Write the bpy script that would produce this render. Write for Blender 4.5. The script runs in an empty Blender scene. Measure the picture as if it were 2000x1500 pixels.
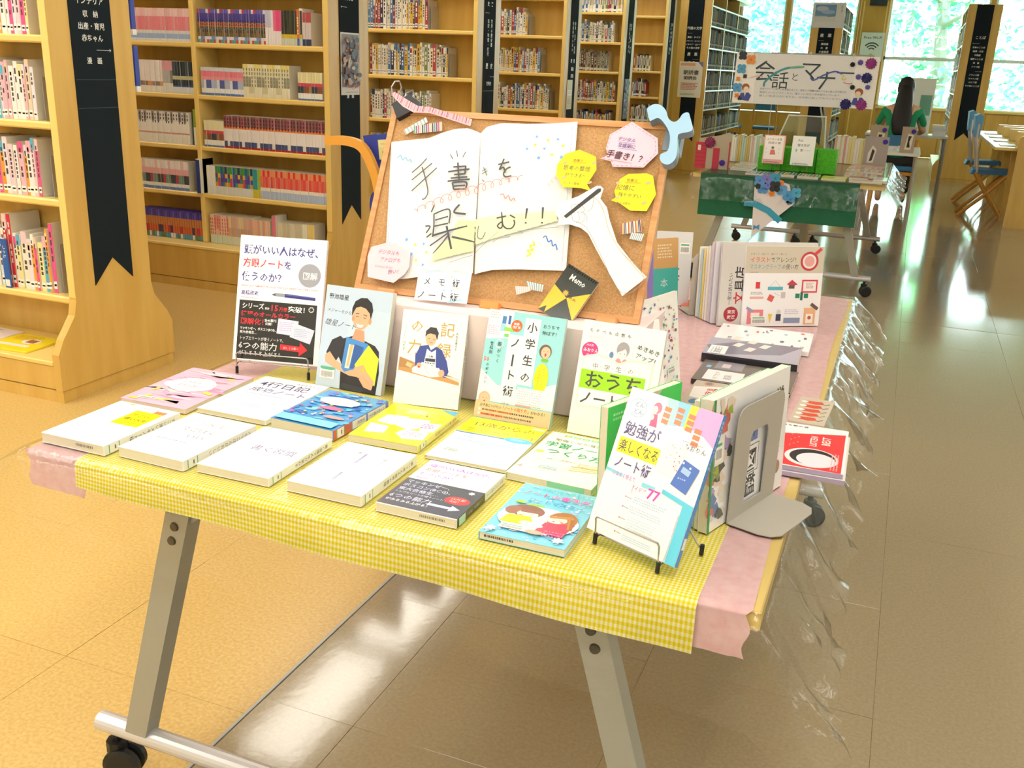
import bpy, math, random, json
from mathutils import Vector, Matrix
random.seed(7)
R = random.Random(11)
scn = bpy.context.scene
# ---------------------------------------------------------------- camera
cr, cu, cf = None, None, None
def cam_axes(yaw, pitch, roll):
    f = Vector((-math.sin(yaw)*math.cos(pitch), math.cos(yaw)*math.cos(pitch), -math.sin(pitch)))
    r = Vector((math.cos(yaw), math.sin(yaw), 0)); u = r.cross(f)
    return math.cos(roll)*r+math.sin(roll)*u, -math.sin(roll)*r+math.cos(roll)*u, f
cr, cu, cf = cam_axes(.369659791, .319424515, .0394225284)
cd = bpy.data.cameras.new('camera'); cam = bpy.data.objects.new('camera', cd); scn.collection.objects.link(cam)
cd.sensor_width = 36; cd.lens = 1883.08979/2000*36; cd.clip_end = 200; cd.clip_start = .02
m = Matrix((cr, cu, -cf)).transposed().to_4x4(); m.translation = Vector((0, 0, 1.35)); cam.matrix_world = m
scn.camera = cam
# ---------------------------------------------------------------- world, exposure
w = bpy.data.worlds.new('sky'); scn.world = w; w.use_nodes = True
bg = w.node_tree.nodes['Background']; bg.inputs[0].default_value = (.74, .93, 1, 1); bg.inputs[1].default_value = 17.0
scn.view_settings.view_transform = 'Standard'; scn.view_settings.look = 'None'
scn.view_settings.exposure = 0.2; scn.view_settings.gamma = 1; scn.view_settings.use_curve_mapping = False
scn.cycles.use_denoising = True
scn.cycles.max_bounces = 6; scn.cycles.diffuse_bounces = 3; scn.cycles.glossy_bounces = 3; scn.cycles.transparent_max_bounces = 12
scn.cycles.use_adaptive_sampling = True; scn.cycles.adaptive_threshold = .06; scn.cycles.adaptive_min_samples = 16; scn.cycles.use_light_tree = False
scn.cycles.caustics_reflective = False; scn.cycles.caustics_refractive = False; scn.cycles.sample_clamp_indirect = 8
LAMP = 9.5
# ---------------------------------------------------------------- helpers
def lin(c):
    return tuple(((x/255)/12.92 if x/255 <= .04045 else ((x/255+.055)/1.055)**2.4) for x in c[:3])
def col(h):
    if isinstance(h, str):
        h = h.lstrip('#'); h = h if len(h) == 6 else ''.join(2*k for k in h); return tuple(int(h[i:i+2], 16) for i in (0, 2, 4))
    return h
MATS = {}
def mat(name, c=(200, 200, 200), rough=.5, metal=0, spec=.5, attr=False, coat=0, emit=0, noise=None, bump=None, alpha=None):
    if name in MATS: return MATS[name]
    m = bpy.data.materials.new(name); m.use_nodes = True; nt = m.node_tree; b = nt.nodes['Principled BSDF']
    c4 = (*lin(col(c)), 1); b.inputs['Base Color'].default_value = c4
    b.inputs['Roughness'].default_value = rough; b.inputs['Metallic'].default_value = metal; b.inputs['Specular IOR Level'].default_value = spec
    b.inputs['Coat Weight'].default_value = coat; b.inputs['Coat Roughness'].default_value = .12
    if attr:
        a = nt.nodes.new('ShaderNodeAttribute'); a.attribute_name = 'Col'; nt.links.new(a.outputs['Color'], b.inputs['Base Color'])
    if emit:
        b.inputs['Emission Color'].default_value = c4; b.inputs['Emission Strength'].default_value = emit
    tc = None
    if noise or bump: tc = nt.nodes.new('ShaderNodeTexCoord')
    if noise:
        sc, c2, scl = noise   # scale, second colour, stretch
        mp = nt.nodes.new('ShaderNodeMapping'); mp.inputs['Scale'].default_value = scl; nt.links.new(tc.outputs['Object'], mp.inputs[0])
        n = nt.nodes.new('ShaderNodeTexNoise'); n.inputs['Scale'].default_value = sc; n.inputs['Detail'].default_value = 4; nt.links.new(mp.outputs[0], n.inputs['Vector'])
        rp = nt.nodes.new('ShaderNodeValToRGB'); rp.color_ramp.elements[0].position = .38; rp.color_ramp.elements[1].position = .62
        rp.color_ramp.elements[0].color = c4; rp.color_ramp.elements[1].color = (*lin(col(c2)), 1)
        nt.links.new(n.outputs['Fac'], rp.inputs[0]); nt.links.new(rp.outputs[0], b.inputs['Base Color'])
    if bump:
        sc, st, scl = bump
        mp = nt.nodes.new('ShaderNodeMapping'); mp.inputs['Scale'].default_value = scl; nt.links.new(tc.outputs['Object'], mp.inputs[0])
        n = nt.nodes.new('ShaderNodeTexNoise'); n.inputs['Scale'].default_value = sc; n.inputs['Detail'].default_value = 3; nt.links.new(mp.outputs[0], n.inputs['Vector'])
        bp = nt.nodes.new('ShaderNodeBump'); bp.inputs['Strength'].default_value = st; bp.inputs['Distance'].default_value = .002
        nt.links.new(n.outputs['Fac'], bp.inputs['Height']); nt.links.new(bp.outputs[0], b.inputs['Normal'])
    MATS[name] = m; return m
W1 = (1, 1, 1)
M = dict(
 wood=mat('shelf_wood', '#e0bb68', .38, noise=(14, '#d6ae5a', (1, 1, .12)), bump=(90, .05, W1)),
 edge=mat('shelf_edge_wood', '#f4d582', .35),  # lighter copy of the shelf wood; also paints the lit front edges
 orange_wood=mat('frame_wood', '#dda46e', .4, noise=(30, '#d0945c', (.3, 3, 3))),
 bent=mat('bent_wood', '#d99a3c', .3),
 print=mat('printed_paper', rough=.42, attr=True),
 matte=mat('old_book_cloth', rough=.9, spec=.1, attr=True), metal_shelf=mat('dark_metal_shelf', '#77715f', .6),
 gloss=mat('laminated_cover', rough=.22, attr=True, coat=.35),
 cork=mat('cork', '#cda271', .85, noise=(330, '#bb8c58', W1), bump=(200, .3, W1)),
 banner=mat('dark_banner', '#1a252d', .85, spec=.2),
 steel=mat('grey_steel', '#aeb0ae', .35, .3), dsteel=mat('grey_painted_steel', '#a7a79c', .45, .1),
 white_steel=mat('silver_tube', '#d5d6de', .25, .35),
 chrome=mat('chrome_wire', '#b8b8bc', .18, 1), black=mat('black_rubber', '#17181b', .5), bolt=mat('bolt_head', '#4c4a40', .35, .6),
 pages=mat('page_edges', '#eae3cf', .8, noise=(6, '#d9d0b8', (.2, .2, 300))),
 white=mat('white_card', '#f6f5f3', .6), pinkwhite=mat('pale_pink_paper', '#efdcdc', .7, bump=(12, .5, W1)),
 bookend=mat('bookend_steel', '#b9b4aa', .45, .15), blueseat=mat('blue_seat', '#3f7fb5', .6), navyseat=mat('navy_seat', '#2a3a96', .7, bump=(300, .2, W1)),
 wallwood=mat('panel_wood', '#d6a550', .4, noise=(5, '#cc9a44', (1, 1, .2))),
 plaster=mat('plaster', '#efece2', .8), ceil=mat('ceiling_board', '#eeede8', .9),
 frame_al=mat('window_frame', '#e9eef0', .4), green=mat('green_foam', '#59c927', .7, noise=(80, '#4ab81e', W1)),
 lamp=mat('lamp_diffuser', (255, 250, 238), .5, emit=LAMP), trunk=mat('bark', '#5a5a50', .9),
 skin=mat('skin', '#e8b994', .5), hair=mat('dark_hair', '#14161c', .5), shirt=mat('green_shirt', '#1f9f72', .8),
 paleblue=mat('pale_blue_board', '#b5d8f2', .5), grey=mat('grey_edge', '#8e99a3', .6),
)
def pink_mat():
    m = bpy.data.materials.new('pink_tissue'); m.use_nodes = True; nt = m.node_tree; b = nt.nodes['Principled BSDF']
    tc = nt.nodes.new('ShaderNodeTexCoord'); n = nt.nodes.new('ShaderNodeTexNoise'); n.inputs['Scale'].default_value = 60; n.inputs['Detail'].default_value = 8
    nt.links.new(tc.outputs['Object'], n.inputs['Vector'])
    rp = nt.nodes.new('ShaderNodeValToRGB'); rp.color_ramp.elements[0].position = .3; rp.color_ramp.elements[1].position = .7
    rp.color_ramp.elements[0].color = (*lin(col('#f0bcbe')), 1); rp.color_ramp.elements[1].color = (*lin(col('#f8d2d2')), 1)
    nt.links.new(n.outputs['Fac'], rp.inputs[0]); nt.links.new(rp.outputs[0], b.inputs['Base Color']); b.inputs['Roughness'].default_value = .85
    bp = nt.nodes.new('ShaderNodeBump'); bp.inputs['Strength'].default_value = .35; bp.inputs['Distance'].default_value = .003
    nt.links.new(n.outputs['Fac'], bp.inputs['Height']); nt.links.new(bp.outputs[0], b.inputs['Normal'])
    tr = nt.nodes.new('ShaderNodeBsdfTransparent'); mx = nt.nodes.new('ShaderNodeMixShader'); mx.inputs[0].default_value = .93
    nt.links.new(tr.outputs[0], mx.inputs[1]); nt.links.new(b.outputs[0], mx.inputs[2]); nt.links.new(mx.outputs[0], nt.nodes['Material Output'].inputs[0])
    return m
M['pink'] = pink_mat()
def gingham():
    m = bpy.data.materials.new('yellow_gingham'); m.use_nodes = True; nt = m.node_tree; b = nt.nodes['Principled BSDF']
    uv = nt.nodes.new('ShaderNodeUVMap'); sp = nt.nodes.new('ShaderNodeSeparateXYZ'); nt.links.new(uv.outputs[0], sp.inputs[0])
    st = []
    for k in (0, 1):
        mu = nt.nodes.new('ShaderNodeMath'); mu.operation = 'MULTIPLY'; mu.inputs[1].default_value = 1/.0062; nt.links.new(sp.outputs[k], mu.inputs[0])
        fr = nt.nodes.new('ShaderNodeMath'); fr.operation = 'FRACT'; nt.links.new(mu.outputs[0], fr.inputs[0])
        gt = nt.nodes.new('ShaderNodeMath'); gt.operation = 'GREATER_THAN'; gt.inputs[1].default_value = .5; nt.links.new(fr.outputs[0], gt.inputs[0]); st.append(gt)
    ad = nt.nodes.new('ShaderNodeMath'); ad.operation = 'ADD'; nt.links.new(st[0].outputs[0], ad.inputs[0]); nt.links.new(st[1].outputs[0], ad.inputs[1])
    dv = nt.nodes.new('ShaderNodeMath'); dv.operation = 'MULTIPLY'; dv.inputs[1].default_value = .5; nt.links.new(ad.outputs[0], dv.inputs[0])
    rp = nt.nodes.new('ShaderNodeValToRGB'); rp.color_ramp.interpolation = 'CONSTANT'
    e = rp.color_ramp.elements; e[0].position = 0; e[0].color = (*lin(col('#fff8d4')), 1); e[1].position = .25; e[1].color = (*lin(col('#faea50')), 1)
    e2 = e.new(.75); e2.color = (*lin(col('#ecd800')), 1)
    nt.links.new(dv.outputs[0], rp.inputs[0]); nt.links.new(rp.outputs[0], b.inputs['Base Color']); b.inputs['Roughness'].default_value = .6
    return m
M['gingham'] = gingham()
def clear(name, base=.06, rough=.08, bump=0, sc=30, tint=(1, 1, 1)):
    m = bpy.data.materials.new(name); m.use_nodes = True; nt = m.node_tree; nt.nodes.remove(nt.nodes['Principled BSDF'])
    tr = nt.nodes.new('ShaderNodeBsdfTransparent'); tr.inputs[0].default_value = (*tint, 1); gl = nt.nodes.new('ShaderNodeBsdfGlossy'); gl.inputs['Roughness'].default_value = rough
    fr = nt.nodes.new('ShaderNodeFresnel'); fr.inputs[0].default_value = 1.45
    ad = nt.nodes.new('ShaderNodeMath'); ad.operation = 'MULTIPLY_ADD'; ad.inputs[1].default_value = .65; ad.inputs[2].default_value = base; nt.links.new(fr.outputs[0], ad.inputs[0])
    mx = nt.nodes.new('ShaderNodeMixShader'); nt.links.new(ad.outputs[0], mx.inputs[0]); nt.links.new(tr.outputs[0], mx.inputs[1]); nt.links.new(gl.outputs[0], mx.inputs[2])
    if bump:
        tc = nt.nodes.new('ShaderNodeTexCoord'); n = nt.nodes.new('ShaderNodeTexNoise'); n.inputs['Scale'].default_value = sc; n.inputs['Detail'].default_value = 5; nt.links.new(tc.outputs['Object'], n.inputs['Vector'])
        bp = nt.nodes.new('ShaderNodeBump'); bp.inputs['Strength'].default_value = bump; bp.inputs['Distance'].default_value = .004
        nt.links.new(n.outputs['Fac'], bp.inputs['Height']); nt.links.new(bp.outputs[0], gl.inputs['Normal']); nt.links.new(bp.outputs[0], fr.inputs['Normal'])
    nt.links.new(mx.outputs[0], nt.nodes['Material Output'].inputs[0]); return m
M['film'] = clear('clear_film', .015, .1, .6, 26); M['glass'] = clear('window_glass', .0, .02); M['acrylic'] = clear('clear_acrylic', .05, .1, tint=(.85, .95, .9))
def floor_mat(name, c1, c2, rough, bump, spec):
    m = bpy.data.materials.new(name); m.use_nodes = True; nt = m.node_tree; b = nt.nodes['Principled BSDF']
    g = nt.nodes.new('ShaderNodeNewGeometry'); n = nt.nodes.new('ShaderNodeTexNoise'); n.inputs['Scale'].default_value = 120; n.inputs['Detail'].default_value = 5; nt.links.new(g.outputs['Position'], n.inputs['Vector'])
    rp = nt.nodes.new('ShaderNodeValToRGB'); rp.color_ramp.elements[0].position = .35; rp.color_ramp.elements[1].position = .65
    rp.color_ramp.elements[0].color = (*lin(col(c1)), 1); rp.color_ramp.elements[1].color = (*lin(col(c2)), 1)
    nt.links.new(n.outputs['Fac'], rp.inputs[0]); nt.links.new(rp.outputs[0], b.inputs['Base Color'])
    b.inputs['Roughness'].default_value = rough; b.inputs['Specular IOR Level'].default_value = spec
    n2 = nt.nodes.new('ShaderNodeTexNoise'); n2.inputs['Scale'].default_value = 45; n2.inputs['Detail'].default_value = 3; nt.links.new(g.outputs['Position'], n2.inputs['Vector'])
    bp = nt.nodes.new('ShaderNodeBump'); bp.inputs['Strength'].default_value = bump; bp.inputs['Distance'].default_value = .001
    nt.links.new(n2.outputs['Fac'], bp.inputs['Height']); nt.links.new(bp.outputs[0], b.inputs['Normal'])
    return m
M['floorR'] = floor_mat('tan_vinyl', '#a3957a', '#ae9f82', .10, .10, .55)
M['floorL'] = floor_mat('mottled_linoleum', '#cba762', '#dcbc78', .30, .45, .5)

def link(o, parent=None):
    scn.collection.objects.link(o)
    if parent is not None: o.parent = parent
    return o
def tag(o, label=None, cat=None, group=None, kind=None):
    if label: o['label'] = label
    if cat: o['category'] = cat
    if group: o['group'] = group
    if kind: o['kind'] = kind
    return o
def empty(name, label=None, cat=None, group=None, M4=None, kind=None, loc=None, rz=0):
    o = bpy.data.objects.new(name, None); o.empty_display_size = .05; link(o); tag(o, label, cat, group, kind)
    if M4 is not None: o.matrix_world = M4
    elif loc is not None: o.matrix_world = Matrix.Translation(loc) @ Matrix.Rotation(rz, 4, 'Z')
    return o
class MB:
    """collects polygons with a colour each and links them as one mesh object"""
    def __init__(s, c=(255, 255, 255)): s.v = []; s.f = []; s.c = []; s.cur = col(c); s.uv = None
    def face(s, pts, c=None):
        n = len(s.v); s.v += [tuple(p) for p in pts]; s.f.append(tuple(range(n, n+len(pts)))); s.c.append(col(c) if c else s.cur)
    def mesh(s, v, f, c=None):
        n = len(s.v); s.v += [tuple(p) for p in v]; cc = col(c) if c else s.cur
        for k in f: s.f.append(tuple(n+i for i in k)); s.c.append(cc)
    def box(s, x0, x1, y0, y1, z0, z1, c=None, b=0):
        if b:
            # chamfered along the longest look: simple 24 vertex bevel
            v = []
            for sx, X in ((1, x0), (-1, x1)):
                for sy, Y in ((1, y0), (-1, y1)):
                    for sz, Z in ((1, z0), (-1, z1)):
                        v += [(X, Y+sy*b, Z+sz*b), (X+sx*b, Y, Z+sz*b), (X+sx*b, Y+sy*b, Z)]
            import itertools
            idx = {}
            k = 0
            for a in (0, 1):
                for bb in (0, 1):
                    for c_ in (0, 1):
                        for d in range(3): idx[(a, bb, c_, d)] = k; k += 1
            f = []
            for a in (0, 1):
                q = [idx[(a, 0, 0, 0)], idx[(a, 1, 0, 0)], idx[(a, 1, 1, 0)], idx[(a, 0, 1, 0)]]; f.append(q if a else q[::-1])
                q = [idx[(0, a, 0, 1)], idx[(0, a, 1, 1)], idx[(1, a, 1, 1)], idx[(1, a, 0, 1)]]; f.append(q if a else q[::-1])
                q = [idx[(0, 0, a, 2)], idx[(1, 0, a, 2)], idx[(1, 1, a, 2)], idx[(0, 1, a, 2)]]; f.append(q if a else q[::-1])
            for a in (0, 1):
                for c_ in (0, 1):
                    f.append([idx[(a, 0, c_, 0)], idx[(a, 1, c_, 0)], idx[(a, 1, c_, 2)], idx[(a, 0, c_, 2)]])
                    f.append([idx[(a, c_, 0, 0)], idx[(a, c_, 1, 0)], idx[(a, c_, 1, 1)], idx[(a, c_, 0, 1)]])
                    f.append([idx[(0, a, c_, 1)], idx[(1, a, c_, 1)], idx[(1, a, c_, 2)], idx[(0, a, c_, 2)]])
            for a in (0, 1):
                for bb in (0, 1):
                    for c_ in (0, 1): f.append([idx[(a, bb, c_, d)] for d in range(3)])
            s.mesh(v, f, c); return
        v = [(x, y, z) for x in (x0, x1) for y in (y0, y1) for z in (z0, z1)]
        s.mesh(v, [(0, 1, 3, 2), (4, 6, 7, 5), (0, 4, 5, 1), (2, 3, 7, 6), (0, 2, 6, 4), (1, 5, 7, 3)], c)
    def prism(s, pts, z0, z1, c=None, axes='xyz', side=None):
        """polygon extruded along the third axis"""
        def P(a, b, z): return {'xyz': (a, b, z), 'xzy': (a, z, b), 'yzx': (z, a, b)}[axes]
        n = len(pts)
        s.mesh([P(a, b, z1) for a, b in pts], [tuple(range(n))], c)
        s.mesh([P(a, b, z0) for a, b in pts], [tuple(range(n))[::-1]], side or c)
        for i in range(n):
            j = (i+1) % n
            s.mesh([P(*pts[i], z0), P(*pts[j], z0), P(*pts[j], z1), P(*pts[i], z1)], [(0, 1, 2, 3)], side or c)
    def tube(s, pts, r, n=10, c=None, cap=True):
        pts = [Vector(p) for p in pts]; rings = []
        for i, p in enumerate(pts):
            d = ((pts[min(i+1, len(pts)-1)]-p).normalized() + (p-pts[max(i-1, 0)]).normalized()).normalized()
            a = d.cross(Vector((0, 0, 1))) if abs(d.z) < .95 else d.cross(Vector((1, 0, 0))); a.normalize(); b = d.cross(a)
            rr = r[i] if isinstance(r, (list, tuple)) else r
            rings.append([p+(a*math.cos(2*math.pi*k/n)+b*math.sin(2*math.pi*k/n))*rr for k in range(n)])
        v = [q for g in rings for q in g]; f = []
        for i in range(len(rings)-1):
            for k in range(n): f.append((i*n+k, i*n+(k+1) % n, (i+1)*n+(k+1) % n, (i+1)*n+k))
        if cap: f += [tuple(range(n))[::-1], tuple(range((len(rings)-1)*n, len(rings)*n))]
        s.mesh(v, f, c)
    def lathe(s, prof, o=(0, 0, 0), ax='z', n=16, c=None):
        v = []; f = []
        for r, h in prof:
            for k in range(n):
                a = 2*math.pi*k/n; x, y = r*math.cos(a), r*math.sin(a)
                v.append({'z': (o[0]+x, o[1]+y, o[2]+h), 'y': (o[0]+x, o[1]+h, o[2]+y), 'x': (o[0]+h, o[1]+x, o[2]+y)}[ax])
        for i in range(len(prof)-1):
            for k in range(n): f.append((i*n+k, i*n+(k+1) % n, (i+1)*n+(k+1) % n, (i+1)*n+k))
        f += [tuple(range(n)), tuple(range((len(prof)-1)*n, len(prof)*n))]
        s.mesh(v, f, c)
    def data(s, name, material, smooth=False):
        me = bpy.data.meshes.new(name); me.from_pydata(s.v, [], s.f)
        a = me.color_attributes.new('Col', 'FLOAT_COLOR', 'CORNER'); buf = []
        cache = {}
        for p, c in zip(me.polygons, s.c):
            if c not in cache: cache[c] = (*lin(c), 1.0)
            buf += cache[c]*len(p.vertices)
        a.data.foreach_set('color', buf)
        if s.uv:
            u = me.uv_layers.new(name='UVMap'); b2 = []
            for p in me.polygons:
                for vi in p.vertices: b2 += s.uv[vi]
            u.data.foreach_set('uv', b2)
        me.materials.append(M[material] if isinstance(material, str) else material)
        if smooth: me.polygons.foreach_set('use_smooth', [True]*len(me.polygons))
        me.update(); return me
    def build(s, name, material, parent=None, smooth=False, **kw):
        o = bpy.data.objects.new(name, s.data(name, material, smooth)); link(o, parent); tag(o, **kw); return o
# ---- flat print: everything is laid on a sheet, x to the right, y downwards, in mm
GLY = {}
def glyphs(s, bold, res=1):
    bold = min(bold, .02)
    k = (s, bold, res)
    if k not in GLY:
        c = bpy.data.curves.new('t', 'FONT'); c.body = s; c.resolution_u = res; c.offset = bold*.8; c.fill_mode = 'FRONT'
        o = bpy.data.objects.new('t', c); me = o.to_mesh()
        v = [(p.co.x, p.co.y) for p in me.vertices]; f = [tuple(p.vertices) for p in me.polygons]
        o.to_mesh_clear(); bpy.data.objects.remove(o); bpy.data.curves.remove(c)
        GLY[k] = (v, f)
    return GLY[k]
class Sheet:
    def __init__(s, w, h, z=.0002, dz=.00002):
        s.w, s.h, s.z, s.dz, s.m = w, h, z, dz, MB()
    def P(s, x, y): return (x/1000, (s.h-y)/1000, s.z)
    def up(s): s.z += s.dz
    def poly(s, pts, c): s.up(); s.m.face([s.P(*p) for p in pts], c); return s
    def rect(s, x, y, w, h, c, rot=0):
        cx, cy = x+w/2, y+h/2; a = math.radians(rot); q = []
        for dx, dy in ((-w/2, -h/2), (w/2, -h/2), (w/2, h/2), (-w/2, h/2)):
            q.append((cx+dx*math.cos(a)-dy*math.sin(a), cy+dx*math.sin(a)+dy*math.cos(a)))
        return s.poly(q, c)
    def ell(s, cx, cy, rx, ry, c, n=20): return s.poly([(cx+rx*math.cos(2*math.pi*k/n), cy+ry*math.sin(2*math.pi*k/n)) for k in range(n)], c)
    def star(s, cx, cy, r, c, n=5, q=.5):
        return s.poly([(cx+(r if k % 2 else r*q)*math.sin(math.pi*k/n), cy+(r if k % 2 else r*q)*math.cos(math.pi*k/n)) for k in range(2*n)], c)
    def line(s, pts, w, c):
        s.up(); n = len(pts); L = []; Rr = []
        for i, p in enumerate(pts):
            a = pts[max(i-1, 0)]; b = pts[min(i+1, n-1)]; dx, dy = b[0]-a[0], b[1]-a[1]; l = math.hypot(dx, dy) or 1
            ww = w[i] if isinstance(w, (list, tuple)) else w
            nx, ny = -dy/l*ww/2, dx/l*ww/2; L.append((p[0]+nx, p[1]+ny)); Rr.append((p[0]-nx, p[1]-ny))
        for i in range(n-1): s.m.face([s.P(*q) for q in (L[i], L[i+1], Rr[i+1], Rr[i])], c)
        return s
    def text(s, t, x, y, size, c, bold=0, rot=0, sx=1, shear=0, fit=None):
        """x, y: left end of the baseline"""
        s.up(); v, f = glyphs(t, bold); a = math.radians(rot)
        if fit and v:
            wd = max(p[0] for p in v)*size; sx = fit/wd
        out = []
        for gx, gy in v:
            X = (gx*sx+gy*shear)*size; Y = -gy*size
            out.append(s.P(x+X*math.cos(a)-Y*math.sin(a), y+X*math.sin(a)+Y*math.cos(a)))
        s.m.mesh(out, f, c); return s
    def vtext(s, t, x, y, size, c, bold=0, pitch=1.08):
        for i, ch in enumerate(t):
            if ch == 'ー': s.line([(x+size*.5, y+size*.12+i*size*pitch), (x+size*.48, y+size*.9+i*size*pitch)], size*(.1+bold*2), c)
            else: s.text(ch, x, y+size*.86+i*size*pitch, size, c, bold)
        return s
    def words(s, x, y, w, h, c, n=4, gap=.5, seed=1):
        """rows of small blurred-looking strokes for print too small to read"""
        r = random.Random(seed); lh = h/n
        for i in range(n):
            xx = x; s.up()
            while xx < x+w*(.75+.25*r.random()):
                l = lh*(.25+.5*r.random()); s.m.face([s.P(*q) for q in ((xx, y+i*lh), (xx+l, y+i*lh), (xx+l, y+i*lh+lh*gap), (xx, y+i*lh+lh*gap))], c); xx += l+lh*.3
        return s
    def barcode(s, x, y, w, h, rot=0):
        s.rect(x, y, w, h, '#fbfbf6'); s.up(); r = random.Random(3); xx = x+w*.08
        while xx < x+w*.9:
            l = .3+.5*r.random(); s.m.face([s.P(*q) for q in ((xx, y+h*.4), (xx+l, y+h*.4), (xx+l, y+h*.85), (xx, y+h*.85))], '#555a60'); xx += l+.5
        s.rect(x+w*.08, y+h*.12, w*.8, h*.14, '#58b48a'); return s
    def build(s, name, parent, M4=None, material='gloss', **kw):
        if not s.m.f: return None
        o = s.m.build(name, material, parent, **kw)
        if M4 is not None: o.matrix_local = M4
        return o
def frame(o, yaw, tilt, flat=False):
    """matrix whose x runs along the width, y up the height, z out of the face"""
    u = Vector((math.cos(yaw), math.sin(yaw), 0)); b = Vector((-math.sin(yaw), math.cos(yaw), 0))
    v = b*math.sin(tilt)+Vector((0, 0, 1))*math.cos(tilt); n = u.cross(v)
    m = Matrix((u, v, n)).transposed().to_4x4(); m.translation = Vector(o); return m
T = .72
# ================================================================ THE SETTING
X0, X1, Y0, Y1, ZC = -11.0, 7.0, -3.0, 20.0, 3.0
def struct(name, mb, m, parent=None):
    o = mb.build(name, m, parent); 
    if parent is None: o['kind'] = 'structure'
    return o
STRIP = -1.14
b = MB(); b.box(X0, X1, Y0, Y1, -.12, -.006); floor = struct('floor', b, 'floorR')
def tile_mesh(w, h, m):
    t = MB(); g = .0003; t.box(g, w-g, g, h-g, -.006, 0, b=.0004); return t.data('tile', m)
TW = .515; TH = .5
tR = tile_mesh(TW, TH, 'floorR'); tL = tile_mesh(TH, TH, 'floorL')
cells = []
i = 0
for a in range(-14, 12):
    x = .12+TW*a if .12+TW*a > STRIP-.2 else None
    if x is None or x < STRIP+.2: continue
    for c in range(-6, 37): cells.append((x, -.01+TH*c, 'R', TW))
for c in range(-6, 37): cells.append((STRIP+.006, -.01+TH*c, 'S', .12+TW*-2-STRIP-.006))
for a in range(1, 20):
    for c in range(-6, 37): cells.append((STRIP-.004-TH*a, .93+TH*(c-2)-.5, 'L', TH))
def seen(x, y):
    p = Vector((x, y, -1.35)); d = p.dot(cf)
    if d < .3: return 1e9
    X = 1000+1883*p.dot(cr)/d; Y = 750-1883*p.dot(cu)/d
    return d if -250 < X < 2250 and -50 < Y < 1750 else 1e9
cells.sort(key=lambda k: seen(k[0]+.25, k[1]+.25))
rest = {'R': MB(), 'L': MB()}
tS = None
for n, (x, y, k, w) in enumerate(cells):
    if x < X0 or x+w > X1+.5 or y+TH > Y1+.3 or y < Y0-.3: continue
    if n < 290:
        if k == 'S':
            if tS is None: tS = tile_mesh(w, TH, 'floorR')
            me = tS
        else: me = tR if k == 'R' else tL
        o = bpy.data.objects.new('tile', me); link(o, floor); r = .0016
        o.matrix_local = Matrix.Translation((x, y, 0)) @ Matrix.Rotation(R.uniform(-r, r), 4, 'X') @ Matrix.Rotation(R.uniform(-r, r), 4, 'Y')
    else:
        q = rest['L' if k == 'L' else 'R']; g = .0004
        q.box(x+g, min(x+w-g, X1), max(y+g, Y0), min(y+TH-g, Y1), -.006, 0)
for k in 'RL':
    o = rest[k].build('tile_field', M['floor'+k], floor); o['kind'] = 'stuff'
b = MB('#8d8d84'); b.box(STRIP-.004, STRIP+.004, Y0+.05, 11, -.006, .0015, b=.001); o = struct('trim_1', b, 'steel')
# walls
b = MB(); b.box(X0-.15, X0, Y0, Y1, 0, ZC); struct('wall_left', b, 'plaster')
b = MB(); b.box(X1, X1+.15, Y0, Y1, 0, ZC); struct('wall_right', b, 'plaster')
b = MB(); b.box(X0, X1, Y0-.15, Y0, 0, ZC); struct('wall_back', b, 'plaster')
b = MB(); b.box(X0, X1, Y0, Y1+.2, ZC, ZC+.12); ceil = struct('ceiling', b, 'ceil')
# far wall: openings between wooden piers
opens = [(-6.9, -5.9), (-5.8, -4.8), (-4.35, -3.45), (-3.34, -2.5), (-2.42, -1.2), (-.66, 1.0), (1.08, 2.6), (2.68, 4.2), (4.3, 5.8)]
SILL = .86; HEAD = 2.85
b = MB(); xs = [X0]
for a, c in opens: xs += [a, c]
xs.append(X1)
for k in range(0, len(xs), 2): b.box(xs[k], xs[k+1], Y1, Y1+.16, 0, ZC)
for a, c in opens: b.box(a, c, Y1, Y1+.16, 0, SILL); b.box(a, c, Y1, Y1+.16, HEAD, ZC)
wf = struct('wall_front', b, 'wallwood')
for k in range(0, 30):                       # tongue-and-groove dado boards under the windows
    x = -6.9+k*.37
    if x+.36 > X1: break
    if -1.25 < x+.18 < -.6: continue
    q = MB(); q.box(x, x+.36, Y1-.012, Y1, .02, SILL-.04, b=.004); o = q.build('panel', 'wallwood', wf)
q = MB(); q.box(-1.17, -.66, Y1-.05, Y1, .02, ZC-.02, b=.01); q.build('pier_board', 'wallwood', wf)
q = MB(); q.box(-.72, -.70, Y1-.055, Y1-.05, .1, 2.7); q.box(-1.12, -1.10, Y1-.055, Y1-.05, .1, 2.7); q.build('pier_bead', 'edge', wf)
for n, (a, c) in enumerate(opens):
    e = empty('window_%d' % (n+1), kind='structure', loc=((a+c)/2, Y1+.05, SILL))
    cx = (a+c)/2; hw = (c-a)/2
    q = MB()
    for x0, x1, z0, z1 in ((-hw, -hw+.035, 0, HEAD-SILL), (hw-.035, hw, 0, HEAD-SILL), (-hw, hw, 0, .04), (-hw, hw, HEAD-SILL-.04, HEAD-SILL), (-hw, hw, .84, .9)):
        q.box(x0, x1, -.02, .03, z0, z1)
    q.build('window_frame', 'frame_al', e)
    for z0, z1 in ((.04, .84), (.9, HEAD-SILL-.04)):
        q = MB(); q.box(-hw+.035, hw-.035, 0, .006, z0, z1); q.build('pane', 'glass', e)
    q = MB(); q.box(-hw-.02, hw+.02, -.09, -.02, -.02, .02); q.build('sill', 'edge', e)
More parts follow.
